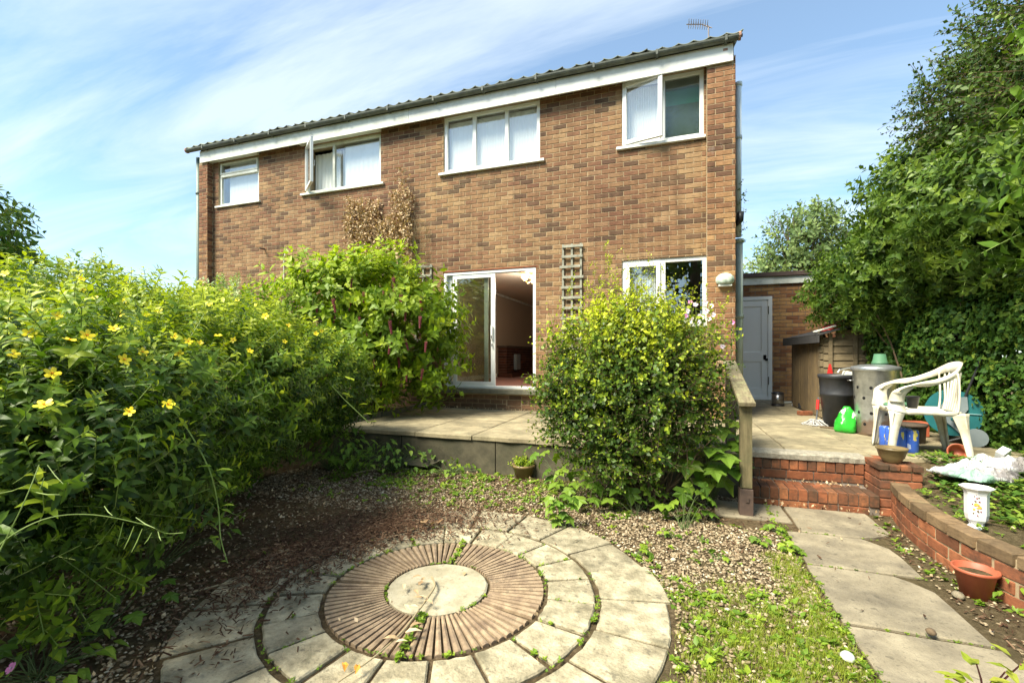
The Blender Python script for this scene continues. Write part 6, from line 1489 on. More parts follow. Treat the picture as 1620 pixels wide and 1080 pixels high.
# ---- right-hand hedge: mixed hedge masses
PRI = [(2.95, 7.3, 2.35, .85, .8, .60), (3.3, 6.6, 2.8, .95, .9, .9), (3.7, 8.2, 2.5, 1.1, 1.0, .9), (3.2, 5.6, 2.75, .75, .7, .70), (2.60, 7.9, 2.2, .6, .6, .48), (4.2, 7.0, 3.2, 1.2, 1.5, 1.1), (3.2, 7.0, 3.2, .8, .8, .7)]
tpl = [sprig('ovate', 7, .26, .075, True, 20, young=.35, curve=.35, stemr=.002) for _ in range(5)]
pri = empty('laurel_hedge', (3.3, 7.0, 0), 'overhanging glossy green hedge above the shed and bins', 'hedge')
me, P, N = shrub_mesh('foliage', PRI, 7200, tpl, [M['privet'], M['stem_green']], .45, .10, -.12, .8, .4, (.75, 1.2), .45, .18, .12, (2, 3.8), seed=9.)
link('foliage', me, pri, (-3.3, -7.0, 0))
stems(pri, (0, 0, 0), [(rnd.uniform(-.9, .5), rnd.uniform(-1.2, 1), rnd.uniform(1.8, 3.2)) for _ in range(20)], .020, M['twig'])
stems(pri, (.1, -1.0, .4), [(rnd.uniform(-.9, .1), rnd.uniform(-1.9, -.6), rnd.uniform(2.0, 2.9)) for _ in range(4)], .010, M['twig'], name='branch')
IVY = [(3.05, 7.45, 1.85, .5, .35, .45), (2.9, 7.5, 1.0, .35, .3, .5), (3.25, 6.7, 1.6, .5, .8, .65), (3.45, 5.7, 1.75, .5, .8, .6), (3.0, 7.5, 1.5, .4, .4, .5), (3.3, 7.2, 1.2, .45, .6, .8), (3.5, 6.1, .9, .35, .7, .75), (3.55, 6.0, 1.1, .62, 1.0, 1.0), (3.75, 5.0, 1.05, .60, .9, 1.0), (3.5, 7.0, 1.0, .65, .8, .9), (4.0, 4.1, 1.1, .60, .9, 1.15), (3.3, 7.9, .95, .75, .5, .75), (3.9, 5.6, 1.9, .7, 1.2, .8)]
lv, lt = L_tpl('ivy'); tpl = []
for _ in range(4):
    V = []; T = []; sh = []; k_ = 0
    for i in range(5):
        Rm = rotz(rnd.uniform(-.8, .8)) @ roty(R(rnd.uniform(35, 75)))
        # ivy leaves hang flat facing outward (+z of template is outward)
        Rm = rotz(rnd.uniform(0, 6.28)) @ roty(R(rnd.uniform(-5, 35))) @ rotx(rnd.uniform(-.4, .4))
        V.append((lv - [.4, 0, 0]) * rnd.uniform(.042, .065) @ Rm.T + np.array([rnd.uniform(-.07, .07), rnd.uniform(-.07, .07), rnd.uniform(0, .04)])); T.append(lt + k_); k_ += len(lv); sh += [rnd.uniform(-.2, .2)] * len(lt)
    tpl.append((np.vstack(V), np.vstack(T), np.zeros(len(sh), int), np.array(sh)))
ivy = empty('ivy_hedge', (3.7, 5.8, 0), 'ivy-covered hedge bank behind the chair and hose reel', 'hedge')
me, P, N = shrub_mesh('foliage', IVY, 17000, tpl, [M['ivy']], .22, .10, .25, 1.0, .3, (.8, 1.25), .45, .2, seed=12., lf=3.2, zmin=.15)
link('foliage', me, ivy, (-3.7, -5.8, 0))
stems(ivy, (0, 0, 0), [(rnd.uniform(-.6, .3), rnd.uniform(-1.4, 1.4), rnd.uniform(.8, 1.8)) for _ in range(20)], .02, M['twig'])
HAW = [(3.7, 6.2, 3.3, .8, .8, .6), (4.6, 5.6, 4.2, 1.0, 1.0, 1.3), (4.4, 5.0, 3.2, .8, .9, .9), (3.35, 6.1, 3.9, .75, .8, .62), (3.75, 5.8, 4.5, .9, .9, .8), (3.9, 5.2, 3.7, .8, .9, .75), (3.2, 5.3, 3.55, .5, .6, .4), (4.3, 6.3, 4.2, 1.0, 1.0, 1.0), (3.6, 4.6, 4.4, .6, .6, .7), (3.05, 6.3, 4.05, .45, .4, .35), (4.1, 4.9, 4.9, .8, .8, .6)]
tpl = [sprig('small', 12, .28, .042, False, 25, young=.3, curve=.4, stemr=.002) for _ in range(5)]
haw = empty('hawthorn_tree', (4.0, 5.6, 0), 'dark small-leaved hawthorn rising above the hedge at top right', 'tree')
me, P, N = shrub_mesh('foliage', HAW, 9500, tpl, [M['haw'], M['twig']], .5, .14, .1, .75, .6, (.8, 1.3), .42, .2, seed=15., lf=3)
link('crown', me, haw, (-4.0, -5.6, 0))
m = MB(); m.tube([(0, 0, 0), (.05, .05, 1.5), (-.05, 0, 3), (0, 0, 4.2)], [.1, .08, .06, .03], 8); m.build('trunk', M['bark'], haw)
stems(haw, (0, 0, 2.6), [(rnd.uniform(-1, .5), rnd.uniform(-1, .8), rnd.uniform(3.5, 4.9)) for _ in range(36)], .018, M['twig'], name='branch')
# nearer overhanging spray with big leaves, top right edge
MAP = [(2.75, 4.15, 2.6, .38, .5, .6), (2.85, 4.2, 3.35, .45, .5, .5), (3.3, 4.3, 2.2, .5, .6, .6), (2.9, 4.2, 3.9, .32, .35, .45)]
tpl = [sprig('ovate', 4, .24, .12, True, 15, young=.3, curve=.4, stemr=.003) for _ in range(3)]
sp2 = empty('overhanging_bush', (3.2, 4.3, 0), 'large-leaved overhanging branches at the right edge of the photo', 'bush')
me, P, N = shrub_mesh('foliage', MAP, 330, tpl, [M['mallow'], M['stem_green']], .5, .15, -.15, .8, .5, (.6, 1.05), .45, .22, seed=18.)
link('foliage', me, sp2, (-3.2, -4.3, 0))
stems(sp2, (.3, .3, .3), [(rnd.uniform(-.6, .0), rnd.uniform(-.4, .3), rnd.uniform(2.0, 3.7)) for _ in range(16)], .014, M['twig_pale'])

# ground ivy at the right
GI = []
P = []
r = random.Random(21)
while len(P) < 5200:
    x, y = r.uniform(1.8, 3.9), r.uniform(2.4, 5.5)
    if x < wallpt(max(0, 4.64 - y))[0] + .38 + .1 * math.sin(y * 5) and r.random() < .8: continue
    if x < wallpt(max(0, 4.64 - y))[0] + .15: continue
    if r.random() > (x - 1.7) / .8: continue
    P.append((x, y, bedz(x, y) + .02 + r.random() * (.03 + .10 * max(0, min(1, x - 2.6)))))
P = np.array(P); lv8 = []
lvi, lti = L_tpl('ivy'); tpl = []
for _ in range(4):
    V = []; T = []; sh = []; k_ = 0
    for i in range(4):
        Rm = rotz(rnd.uniform(0, 6.28)) @ roty(R(rnd.uniform(-30, 20))); V.append((lvi - [.4, 0, 0]) * rnd.uniform(.03, .05) @ Rm.T + np.array([rnd.uniform(-.05, .05), rnd.uniform(-.05, .05), rnd.uniform(0, .03)])); T.append(lti + k_); k_ += len(lvi); sh += [rnd.uniform(-.2, .2)] * len(lti)
    tpl.append((np.vstack(V), np.vstack(T), np.zeros(len(sh), int), np.array(sh)))
gtpl = tpl
me = scatter_mesh('ground_ivy', tpl, P, unitn(len(P)) * .3 + np.array([0, 0, 1.]), npr.uniform(.7, 1.2, len(P)), npr.uniform(.45, 1.0, len(P)), [M['ivy']]); o = link('ground_ivy', me); tag(o, 'low ivy carpet on the raised bed at the right', 'ground cover', kind='stuff')

# ---- background greenery at left
def mound(name, blobs, n, kind, ls, mat, label, cat, shade0=.5, **kw):
    tpl = [sprig(kind, 6, ls * 3.2, ls, True, 20, curve=.3) for _ in range(4)]; c = np.array(blobs[0][:3]); c[2] = 0
    e = empty(name, tuple(c), label, cat); me, P, N = shrub_mesh('foliage', blobs, n, tpl, [M[mat], M['twig']], .4, .12, .2, .8, .4, (.7, 1.2), shade0, .2, **kw); link('foliage', me, e, tuple(-c))
    stems(e, (0, 0, 0), [(b[0] - c[0], b[1] - c[1], b[2]) for b in blobs for _ in range(4)], .03, M['twig']); return e
mound('ivy_mound', [(-6.9, 5.6, 2.05, .55, .5, .60), (-7.3, 5.2, 1.4, .8, .6, .9)], 420, 'ovate', .06, 'varieg', 'variegated ivy mound in front of the left corner of the house', 'ivy', .65, seed=2.)
mound('ivy_mound', [(-6.1, 6.2, 1.95, .6, .4, .42), (-6.3, 6.2, 1.2, .8, .5, .7)], 420, 'ovate', .055, 'ivy', 'dark ivy mound against the brick wall behind the flowering bush', 'ivy', .4, seed=3.)
mound('background_shrub', [(-8.6, 4.4, 1.95, .9, .7, .7), (-8.2, 4.4, 1.2, 1.5, .8, 1.0)], 600, 'ovate', .08, 'varieg', 'pale leafy shrub against the sky behind the flowering bush', 'shrub', .5, seed=5.)
mound('background_tree', [(-7.9, 2.6, 2.6, .9, .8, .75), (-8.5, 2.2, 2.5, 1.0, .8, .95), (-7.8, 2.5, 1.4, 1.3, 1.0, 1.3)], 1300, 'ovate', .09, 'ivy', 'dark leafy tree at the far left edge', 'tree', .5, seed=6.)
mound('background_shrub', [(-6.2, 3.6, 1.3, .9, .8, .85), (-6.9, 3.0, 1.35, .9, .9, .95), (-5.4, 4.7, 1.2, .7, .5, .8)], 1300, 'lance', .06, 'hyp', 'tall leafy shrub rising behind the yellow-flowered bush', 'shrub', .65, seed=8.)

# ---- tree behind the outbuilding
ft = empty('far_tree', (6.9, 28.5, 0), 'round-crowned tree in the distance beyond the outbuilding', 'tree')
FT = [(6.9, 28.5, 7.0, 2.1, 2.0, 1.9), (8.2, 28.8, 6.6, 1.7, 1.6, 1.6), (5.4, 28.5, 5.8, 1.4, 1.4, 1.2), (7.3, 28.3, 8.4, 1.2, 1.2, .9), (7, 28.5, 5.0, 2.3, 1.8, 1.3)]
tpl = [sprig('ovate', 7, .6, .22, False, 25, curve=.4, stemr=.008) for _ in range(4)]
me, P, N = shrub_mesh('foliage', FT, 1500, tpl, [M['fartree'], M['twig']], .6, .16, .3, .7, .6, (.7, 1.3), .72, .2, seed=22., lf=1.1); link('crown', me, ft, (-6.9, -28.5, 0))
m = MB(); m.tube([(0, 0, 0), (.1, 0, 3), (0, 0, 6), (.2, 0, 8)], [.3, .24, .16, .06], 8); m.build('trunk', M['bark'], ft)
stems(ft, (0, 0, 4), [(rnd.uniform(-2, 2.3), rnd.uniform(-1, 1), rnd.uniform(5.5, 9.2)) for _ in range(24)], .06, M['bark'], name='branch')

# ---- behind the camera: what the windows reflect
def reartree(x, y, h, r_, label, seed):
    e = empty('garden_tree', (x, y, 0), label, 'tree'); B = [(x, y, h * .75, r_, r_, h * .28), (x + r_ * .6, y + .5, h * .55, r_ * .7, r_ * .7, h * .2), (x - r_ * .6, y, h * .5, r_ * .7, r_ * .7, h * .22), (x, y, h * .38, r_ * .8, r_ * .8, h * .2)]
    tpl = [sprig('ovate', 7, .7, .26, False, 25, curve=.4, stemr=.01) for _ in range(3)]
    me, P, N = shrub_mesh('foliage', B, 1100, tpl, [M['haw'], M['twig']], .6, .15, .2, .7, .6, (.8, 1.3), .5, .2, seed=seed, lf=1.); link('crown', me, e, (-x, -y, 0))
    m = MB(); m.tube([(0, 0, 0), (.1, 0, h * .4), (0, 0, h * .8)], [.25, .18, .06], 8); m.build('trunk', M['bark'], e)
reartree(.9, -5.5, 15.0, 2.5, 'tall tree at the end of the garden behind the viewer', 3.); reartree(-4.2, -8.5, 6.5, 2.2, 'lower tree behind the viewer to the left', 5.); reartree(5.6, -8, 10.0, 2.6, 'tree behind the viewer to the right', 7.); reartree(-16.5, -8.5, 7.0, 2.4, 'tree beside the rear neighbour house', 9.)
rh = empty('rear_neighbour_house', (-10.5, -13, 0), 'brick gabled house behind the viewer seen only in the glass', 'house')
m = MB(); m.box(-3.5, 3.5, -7, 0, 0, 5); m.add([(-3.5, 0, 5), (3.5, 0, 5), (0, 0, 7.4), (-3.5, -7, 5), (3.5, -7, 5), (0, -7, 7.4)], [(0, 1, 2), (4, 3, 5)]); m.build('wall', M['brick'], rh)
m = MB(); m.add([(-3.8, .2, 4.85), (0, .2, 7.55), (0, -7.2, 7.55), (-3.8, -7.2, 4.85), (3.8, .2, 4.85), (3.8, -7.2, 4.85)], [(0, 1, 2, 3), (1, 4, 5, 2)]); m.build('roof', M['tile'], rh)
m = MB(); m.box(.8, 2.0, .001, .06, 3, 4.2); m.box(-2.2, -1.0, .001, .06, 3, 4.2); m.build('window', M['upvc'], rh)

# ---- dead climber on the wall
dc = empty('dead_climber', (-5.0, FY - .03, 2.6), 'dry brown dead climber clinging to the brick wall above the shrub', 'climber'); r = random.Random(5)
P = []; D = []
def inv(px_, py_):
    d = bearing(px_); zc_ = (FY - .08) / d[1]; return Vector((d[0] * zc_, FY - .08, EYE + (562 - py_) * zc_ / 720))
def density(x, y):
    if 548 < x < 600 and y > 318 - abs(x - 580) * .2: return 1
    if 595 <= x < 628 and y > 345 + (612 - x) * .5: return 1
    if 622 <= x < 652 and y > 300: return .9
    if 630 <= x < 645 and y > 265: return .35
    return 0
while len(P) < 2600:
    x, y = r.uniform(545, 655), r.uniform(262, 440)
    if r.random() < density(x, y): q = inv(x, y); P.append((q.x, q.y + r.uniform(-.08, .06), q.z))
P = np.array(P); tpl = [sprig('small', 2, .03, .048, False, 30) for _ in range(4)]
me = scatter_mesh('dead_leaves', tpl, P, unitn(len(P)) + np.array([0, -.8, -.2]), npr.uniform(.7, 1.3, len(P)), npr.uniform(.2, .95, len(P)), [M['deadleaf'], M['twig']]); link('dead_leaves', me, dc, (5.0, -FY + .03, -2.6))
m = MB()
for k_ in range(60):
    x = r.uniform(550, 650); y = 440; pts = []
    for i in range(6): pts.append(inv(x, y)); x += r.uniform(-9, 9); y -= r.uniform(10, 26)
    m.tube(pts, [.006, .006, .005, .004, .003, .002], 4)
for k_ in range(170):
    x, y = r.uniform(645, 680), r.uniform(355, 430); a = R(r.uniform(25, 75)); q = inv(x, y); L_ = r.uniform(.05, .14); m.tube([q, q + Vector((math.cos(a) * L_, -.01, math.sin(a) * L_))], .002, 3)
m.build('twigs', M['twig_pale'], dc, loc=(5.0, -FY + .03, -2.6))
# small plants on the right drainpipe
mo = empty('pipe_weeds', (.97, 7.3, 3.0), 'dark weeds sprouting beside the right drainpipe', 'weeds'); pts = np.array([[rnd.uniform(-.04, .03), rnd.uniform(-.1, .0), rnd.uniform(-.05, .9)] for _ in range(26)])
me = scatter_mesh('foliage', [sprig('small', 4, .07, .03, False, 20) for _ in range(2)], pts, unitn(26) + np.array([.8, 0, .3]), npr.uniform(.6, 1.2, 26), npr.uniform(.0, .5, 26), [M['berb'], M['twig']]); link('foliage', me, mo)

# ================================================================== GROUND COVER
def blocked(x, y):
    return ((x > .34 and x < 1.6 and y > 3.96 and y < 4.62) or (.80 < x < 1.46 and y < 3.99)) or math.hypot(x - CX, y - CY) < 1.292
def pebble_tpls(n=5):
    out = []
    t_ = (1 + 5 ** .5) / 2
    iv = np.array([(-1, t_, 0), (1, t_, 0), (-1, -t_, 0), (1, -t_, 0), (0, -1, t_), (0, 1, t_), (0, -1, -t_), (0, 1, -t_), (t_, 0, -1), (t_, 0, 1), (-t_, 0, -1), (-t_, 0, 1)]) / 1.9
    it = np.array([(0, 11, 5), (0, 5, 1), (0, 1, 7), (0, 7, 10), (0, 10, 11), (1, 5, 9), (5, 11, 4), (11, 10, 2), (10, 7, 6), (7, 1, 8), (3, 9, 4), (3, 4, 2), (3, 2, 6), (3, 6, 8), (3, 8, 9), (4, 9, 5), (2, 4, 11), (6, 2, 10), (8, 6, 7), (9, 8, 1)])
    for _ in range(n):
        v = iv * (1 + npr.normal(size=(12, 1)) * .18) * np.array([npr.uniform(.8, 1.3), npr.uniform(.6, .95), npr.uniform(.35, .6)]); out.append((v, it, np.zeros(20, int), np.zeros(20)))
    return out
P = []; r = random.Random(31)
def gravdens(x, y):
    if blocked(x, y) or y > 4.75 or x < -4.2: return 0
    d = 0
    if x > -.45 and x < 1.0: d = 1 if y > 2.6 else .55
    if x >= 1.4 and x < 1.75: d = .12
    if x <= -.45 and y > 3.3: d = .62
    if x <= -.45 and y <= 3.3: d = .12
    if x < -1.6 and y < 1.9 and math.hypot(x - CX, y - CY) < 1.75: d = .5
    if x < -2.3 and y < 1.0: d = .3
    if y > 4.3: d *= .5
    return d
while len(P) < 25000:
    x, y = r.uniform(-4.2, 1.75), r.uniform(.5, 4.75)
    if r.random() < gravdens(x, y): P.append((x, y, r.uniform(.0, .012)))
P = np.array(P); sc_ = npr.uniform(.006, .0135, len(P)) * (1 + .5 * (npr.random(len(P)) > .93))
me = scatter_mesh('gravel', pebble_tpls(), P, np.tile([0, 0, 1.], (len(P), 1)) + unitn(len(P)) * .35, sc_, np.clip(npr.normal(.55, .25, len(P)), 0, 1), [M['pebble']]); o = link('gravel', me); tag(o, 'loose pale pebbles around the stone circle', 'gravel', kind='stuff')
# soil and chips drifted over the left rim of the circle
m = MB(); NA, NR = 40, 8; vs = []
for i in range(NA + 1):
    a = R(124 + 62 * i / NA); e_ = math.sin(math.pi * i / NA) ** .5
    r0 = 1.0 - .07 * math.sin(a * 7) + .05 * math.sin(a * 13) + (1 - e_) * .25
    for j in range(NR + 1):
        t_ = j / NR; rr = r0 + (1.75 - r0) * t_; z = .032 * math.sin(math.pi * min(1, t_ * 1.3 + .12) ) ** .7 * e_ - (.0 if j else .012) if t_ < .75 else .004 - .02 * (t_ - .75)
        vs.append((CX + rr * math.cos(a), CY + rr * math.sin(a), z + .004 * math.sin(a * 31 + j * 2)))
m.add(vs, [(i * (NR + 1) + j, i * (NR + 1) + j + 1, (i + 1) * (NR + 1) + j + 1, (i + 1) * (NR + 1) + j) for i in range(NA) for j in range(NR)])
o = m.build('soil_drift', M['soil'], None, True); tag(o, kind='structure')
# wood chips and dry litter
P = []
for _ in range(9000):
    a = R(r.gauss(155, 30)); rr = 1.0 + abs(r.gauss(0, .28)) - (.40 * r.random() ** 2.5); P.append((CX + rr * math.cos(a), CY + rr * math.sin(a), .022 + r.random() * .014 if rr < 1.5 else .02))
while len(P) < 22000:
    x, y = r.uniform(-5.5, 1.75), r.uniform(.3, 4.78)
    dd = math.hypot(x - CX, y - CY)
    if dd < 1.0: continue
    left = x < -1.9 or (x < -1.2 and y > 3.3)
    d = .95 if left else (.30 if y > 3.3 else .10)
    if dd < 1.3: d = .55 if (x < CX - .5 and y > CY - .5) else .0
    if x > .8 and x < 1.46 and y < 4.6: d = .012
    if x >= 1.46: d = .6
    if r.random() < d: P.append((x, y, (.020 if dd < 1.3 or (.8 < x < 1.46) else .006) + r.uniform(0, .012)))
P = np.array(P)
ct = []
for _ in range(5):
    L_, W_ = rnd.uniform(.016, .034), rnd.uniform(.004, .009); v = np.array([(-L_, -W_ / 2, 0), (L_, -W_, .002), (L_ * .9, W_, .004), (-L_, W_ * .8, .003), (0, 0, .008)]) * .7
    ct.append((v, np.array([(0, 1, 4), (1, 2, 4), (2, 3, 4), (3, 0, 4)]), np.zeros(4, int), np.zeros(4)))
me = scatter_mesh('leaf_litter', ct, P, np.tile([0, 0, 1.], (len(P), 1)) + unitn(len(P)) * .5, npr.uniform(.4, 1.15, len(P)), npr.beta(1.6, 2.6, len(P)), [M['chips']]); o = link('leaf_litter', me); tag(o, 'dark reddish wood chips and dry litter under the left bush', 'leaf litter', kind='stuff')
# dead leaves scattered
P = []
for _ in range(1500):
    x, y = r.uniform(-4, 4.2), r.uniform(1.2, 4.78)
    if x > 1.9: z = bedz(x, y) + .02
    else: z = .012
    if x > .3 and x <= 1.9 and r.random() < .5: continue
    if blocked(x, y):
        if r.random() < .93: continue
        z = .024
    P.append((x, y, z))
for _ in range(90): P.append((r.uniform(.75, 1.66), r.choice([4.60, 4.86, 4.87, 4.9, 4.57]) + r.uniform(-.03, .03), .18)); P[-1] = (P[-1][0], P[-1][1], .175 if P[-1][1] > 4.7 else .035)
for _ in range(260): P.append((r.uniform(-4, .5), FY - abs(r.gauss(0, .08)) - .03, TZ + .006))
P = np.array(P)
me = scatter_mesh('dead_leaves', [sprig('small', 1, .004, .035, False, 60, stemr=.0008) for _ in range(4)], P, unitn(len(P)) * .6 + np.array([0, 0, 1.]), npr.uniform(.3, .85, len(P)), npr.uniform(.2, .9, len(P)), [M['deadleaf'], M['twig']]); o = link('dead_leaves', me); tag(o, 'scattered dry tan leaves on the ground and steps', 'leaves', kind='stuff')
# grass
P = []
while len(P) < 4600:
    x, y = r.uniform(-.4, .86), r.uniform(1.2, 3.5)
    if blocked(x, y): continue
    edge = max(0, 1 - abs(x - .72) / .16) if y > 2.4 else 0
    core = math.exp(-((x - .48) / .36) ** 2) * max(0, min(1, (3.05 - y) / .6)) * (.45 + .55 * math.sin(x * 9 + y * 6) ** 2)
    if r.random() < max(edge * .75, core): P.append((x, y, .003))
P = np.array(P)
def tuft(n=10, L_=.038):
    lv, lt = L_tpl('blade'); V = []; T = []; sh = []; k_ = 0
    for i in range(n):
        Rm = rotz(rnd.uniform(0, 6.28)) @ roty(R(-rnd.uniform(25, 85))); V.append(lv * L_ * rnd.uniform(.5, 1.2) @ Rm.T + np.array([rnd.uniform(-.02, .02), rnd.uniform(-.02, .02), 0])); T.append(lt + k_); k_ += len(lv); sh += [rnd.uniform(-.25, .25)] * len(lt)
    return np.vstack(V), np.vstack(T), np.zeros(len(sh), int), np.array(sh)
tf_ = [tuft() for _ in range(5)]
me = scatter_mesh('grass', tf_, P, np.tile([0, 0, 1.], (len(P), 1)) + unitn(len(P)) * .15, npr.uniform(.5, 1.1, len(P)), npr.uniform(.3, .9, len(P)), [M['grass_m']]); o = link('grass', me); tag(o, 'patchy short grass between the gravel and the path slabs', 'grass', kind='stuff')
# weeds
lvo, lto = L_tpl('ovate')
def rosette(n=7, L_=.03, kind='ovate', tilt=(0, 50)):
    lv, lt = L_tpl(kind); V = []; T = []; sh = []; k_ = 0
    for i in range(n):
        Rm = rotz(i * 2.4 + rnd.uniform(-.3, .3)) @ roty(R(-rnd.uniform(*tilt))); V.append(lv * L_ * rnd.uniform(.6, 1.2) @ Rm.T + np.array([rnd.uniform(-.012, .012), rnd.uniform(-.012, .012), rnd.uniform(.004, .015)])); T.append(lt + k_); k_ += len(lv); sh += [rnd.uniform(-.2, .2)] * len(lt)
    return np.vstack(V), np.vstack(T), np.zeros(len(sh), int), np.array(sh)
ro = [rosette() for _ in range(4)] + [rosette(8, .028, 'ivy') for _ in range(2)]
P = []; Sc = []
while len(P) < 1250:                      # weeds between circle and path and at the back
    x, y = r.uniform(-3.6, .86), r.uniform(1.2, 4.78)
    if blocked(x, y): continue
    d = .45 if (x > -.1 and y < 2.9) else 0
    if x > -.2 and 2.9 <= y: d = max(d, .10)
    if y > 3.95 and x < -.3: d = .95 * (.3 + .7 * math.sin(x * 4) ** 2)
    if y > 3.5 and x < -.3: d = max(d, .16)
    if r.random() < d: P.append((x, y, .002)); Sc.append(r.uniform(.6, 1.5))
for _ in range(300):                     # on the raised bed and along the wall foot
    x, y = r.uniform(1.5, 2.7), r.uniform(2.4, 4.6); 
    wx = wallpt(max(0, 4.64 - y))[0]
    if abs(x - wx) < .09: continue
    P.append((x, y, bedz(x, y) if x > wx else .002)); Sc.append(r.uniform(.5, 1.3))
# in the joints of the circle
for _ in range(330):
    rr_ = r.choice([.618, .618, .906, .906, 1.30, 1.30, .293]); a = r.uniform(0, 6.28)
    if rr_ > 1.2: x, y = CX + rr_ * math.cos(a), CY + rr_ * math.sin(a)
    else: x, y = CX + rr_ * math.cos(a), CY + rr_ * math.sin(a)
    if math.sin(a * 3 + rr_ * 9) < -.2: continue
    P.append((x, y, .015)); Sc.append(r.uniform(.25, .75))
for k_ in range(20):
    if r.random() < .65:
        a = R(7 + 18 * k_); 
        for _ in range(r.randint(1, 6)): q = r.uniform(.62, .9); P.append((CX + q * math.cos(a), CY + q * math.sin(a), .012)); Sc.append(r.uniform(.3, .8))
for (a, rr_) in [(-77, q) for q in (.31, .36, .42, .5, .57, .62, .64)] + [(101, q) for q in (.33, .4, .47, .55, .6)]:
    for _ in range(3): P.append((CX + rr_ * math.cos(R(a)) + r.uniform(-.01, .01), CY + rr_ * math.sin(R(a)), .02)); Sc.append(r.uniform(.7, 1.1))
for _ in range(170):                     # path edges and joints
    y = r.uniform(1.4, 4.6); P.append((.80 + r.gauss(0, .02), y, .01)); Sc.append(r.uniform(.4, .9))
for yj in (3.98, 3.38, 2.69, 2.07):
    for _ in range(16): P.append((r.uniform(.83, 1.45), yj, .01)); Sc.append(r.uniform(.2, .5))
P = np.array(P); Sc = np.array(Sc)
me = scatter_mesh('weeds', ro, P, np.tile([0, 0, 1.], (len(P), 1)) + unitn(len(P)) * .3, Sc, npr.uniform(.3, .95, len(P)), [M['weed']]); o = link('weeds', me); tag(o, 'small green weeds in the gravel and the paving joints', 'weeds', kind='stuff')
# moss line in joints: thin strips of darker soil are the ground itself
# little individual weed plants on the gravel
for i, (x, y, s_, lab) in enumerate(((1010, 880, .055, 'pale green weed at the right rim of the stone circle'), (1228, 842, .05, 'dark small weed on the gravel beside the upper path slab'), (1200, 862, .05, 'round-leaved weed on the gravel two hands left of the path'), (1250, 875, .055, 'small weed hugging the left edge of the second path slab'), (1060, 852, .05, 'bright yellow-green seedling alone on the gravel'), (1130, 885, .045, 'tiny pale seedling in the middle of the gravel'))):
    bigplant('weed_plant', gp(x, y), 10, .08, .09, s_, lab, seed=40 + i, mat='weed', cat='weed')
# front corners
cp = bigplant('corner_plant', gp(60, 1075), 46, .28, .16, .07, 'bright green leafy plant in the bottom left corner', seed=60, mat='weed', kind='ovate', cat='plant')
pk = link('flower', flower_mesh(5, .02, .5, M['pink_petal'], M['pale_petal'], .2), cp, Vector(dp(18, 1056, 1.75)) - Vector(cp.location), (R(50), 0, 0))
fp_ = empty('reddish_stem_plant', gp(1560, 1120), 'yellow-green leaves on reddish stems in the bottom right corner', 'plant'); b0 = Vector(fp_.location)
for (x, y) in ((1500, 1068), (1545, 1050), (1590, 1062), (1615, 1050), (1570, 1075), (1530, 1078)):
    q = Vector(dp(x, y, 1.35)) - b0; m = MB(); m.tube([(0, 0, 0), q * .6 + Vector((0, 0, .02)), q], [.004, .003, .002], 5); m.build('stem', M['raceme'], fp_)
    for _ in range(3): leafobj(fp_, q + Vector((rnd.uniform(-.02, .02), rnd.uniform(-.02, .02), rnd.uniform(-.02, .01))), (rnd.uniform(-1, 1), rnd.uniform(-1, 1), rnd.uniform(-.2, .5)), .05, 'ovate', M['grass_m'], rnd.uniform(.6, 1))

# dry stalk lying across the circle
ds = empty('dry_stalk', (-1.35, 2.3, .05), 'dry tan plant stalk with curled leaves lying across the round centre stone', 'dead stalk'); b0 = Vector(ds.location)
def gpt(x, y, z=.05): q = gp(x, y, z); return Vector(q)
pts = smoothpts([gpt(x, y, .055) - b0 for x, y in ((535, 1078), (590, 1040), (635, 1000), (655, 975), (680, 940), (688, 925), (683, 912))], 4); m = MB(); m.tube(pts, [.003 + .004 * i / len(pts) for i in range(len(pts))], 6); m.build('stalk', M['twig_pale'], ds)
for (x, y) in ((640, 922), (650, 915), (662, 925), (672, 912), (655, 932), (678, 948), (645, 960), (650, 968), (685, 955), (640, 1000), (632, 1010), (648, 990), (668, 945), (625, 1015)):
    leafobj(ds, gpt(x, y, .06) - b0, (rnd.uniform(-1, 1), rnd.uniform(-1, 1), rnd.uniform(0, .5)), rnd.uniform(.05, .085), 'lance', M['deadleaf'], rnd.uniform(.3, .9))
dl = empty('dead_leaf_cluster', gpt(680, 830, .04), 'curled brown dead leaves at the top of the stone circle', 'dead leaves')
for k_ in range(10): leafobj(dl, (rnd.uniform(-.09, .07), rnd.uniform(-.05, .05), .01), (rnd.uniform(-1, 1), rnd.uniform(-1, 1), rnd.uniform(.2, .9)), rnd.uniform(.04, .07), 'ovate', M['deadleaf'], rnd.uniform(.1, .4))
for (x, y, lab) in ((545, 1062, 'orange curled fallen leaf, left one of the pair on the ring stones'), (562, 1066, 'orange curled fallen leaf, right one of the pair on the ring stones')):
    q = gpt(x, y, .045); m = MB(); m.shade = .9; v, t = L_tpl('ovate'); v = v * .05; v[:, 2] += .02 * np.sin(v[:, 0] * 60); m.add([tuple(p) for p in v], [tuple(i) for i in t]); o = m.build('orange_leaf', M['orange'], None, loc=q, rot=(.3, -.2, rnd.uniform(0, 3))); tag(o, lab, 'leaf')
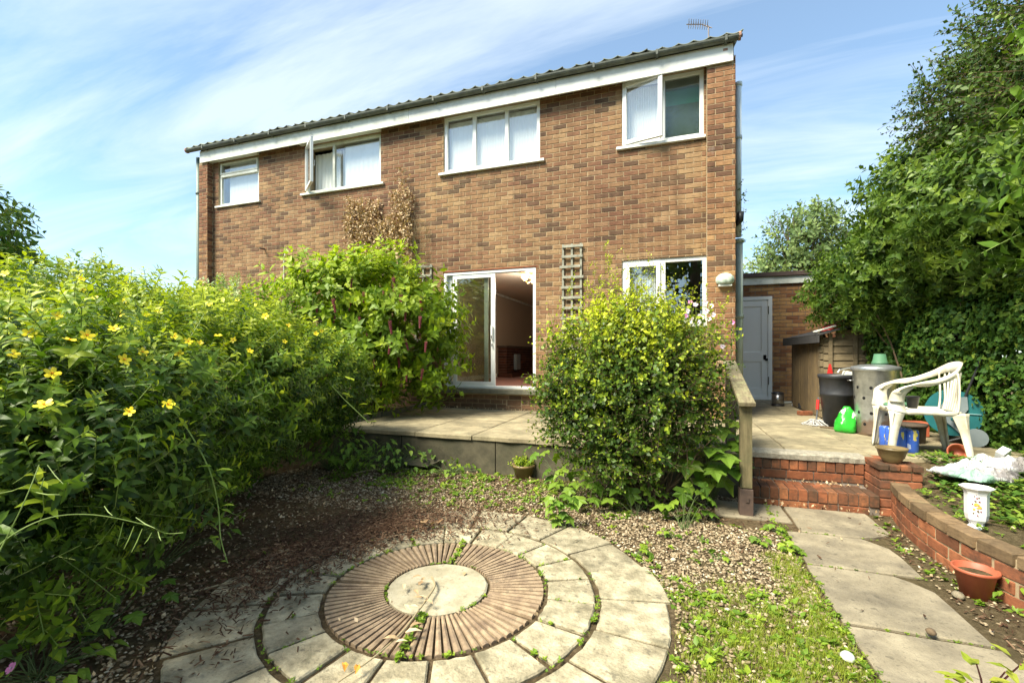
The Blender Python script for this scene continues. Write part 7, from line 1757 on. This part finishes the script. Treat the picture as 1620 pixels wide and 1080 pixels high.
for (x1_, y1_, x2_, y2_, lab) in ((306, 936, 415, 915, 'thin pale twig on the wood chips left of the circle'), (556, 750, 600, 742, 'dark broken twig on the litter in front of the fern')):
    a, b = gpt(x1_, y1_, .02), gpt(x2_, y2_, .02); m = MB(); md = a.lerp(b, .45) + Vector((0, .03, .01)); m.tube([Vector((0, 0, 0)), md - a, b - a], [.005, .004, .002], 5); o = m.build('fallen_twig', M['twig_pale'], None, loc=a); tag(o, lab, 'twig')
for (x, y, s_, lab, mt_) in ((1472, 1002, .022, 'dark brown pine cone on the edge of the path slab', 'twig'), (1515, 945, .03, 'pale round pebble in front of the terracotta pot', 'slab_path'), (1340, 1043, .03, 'white shell in the grass beside the path', 'oldwhite')):
    m = MB(); m.lathe([(0, 0), (s_ * .7, s_ * .1), (s_, s_ * .5), (s_ * .7, s_), (0, s_ * 1.15)], 10); q = gp(x, y, .03 if x < 1480 and x > 1400 else .005); o = m.build('garden_stone' if 'pebble' in lab or 'shell' in lab else 'pine_cone', M[mt_], None, True, loc=q, rot=(.2, .1, 0)); tag(o, lab, 'stone' if 'pebble' in lab else ('shell' if 'shell' in lab else 'cone'))
rk = MB(); t_ = pebble_tpls(1)[0]; rk.add([tuple(p * .2) for p in t_[0]], [tuple(q) for q in t_[1]]); q = gp(665, 740); o = rk.build('rough_stone', M['concrete'], None, False, loc=(q[0], q[1], .06)); tag(o, 'rough dark stone block at the foot of the terrace wall', 'stone')
for o in bpy.data.objects:
    g_ = {'net_curtain': 'net curtains behind the windows', 'trellis': 'trellis panels on the house wall', 'drainpipe': 'drainpipes on the house corners', 'weed_plant': 'small weeds on the gravel',
          'mallow_plant': 'large-leaved plants around the terrace', 'leafy_seedling': 'seedling clumps below the terrace wall', 'printed_plastic_sack': 'printed sacks on the raised bed', 'ivy_mound': 'ivy mounds in front of the house',
          'garden_tree': 'trees behind the viewer', 'orange_leaf': 'orange leaves on the stone circle'}.get(o.name.split('.')[0])
    if g_ and o.parent is None and 'category' in o: o['group'] = g_
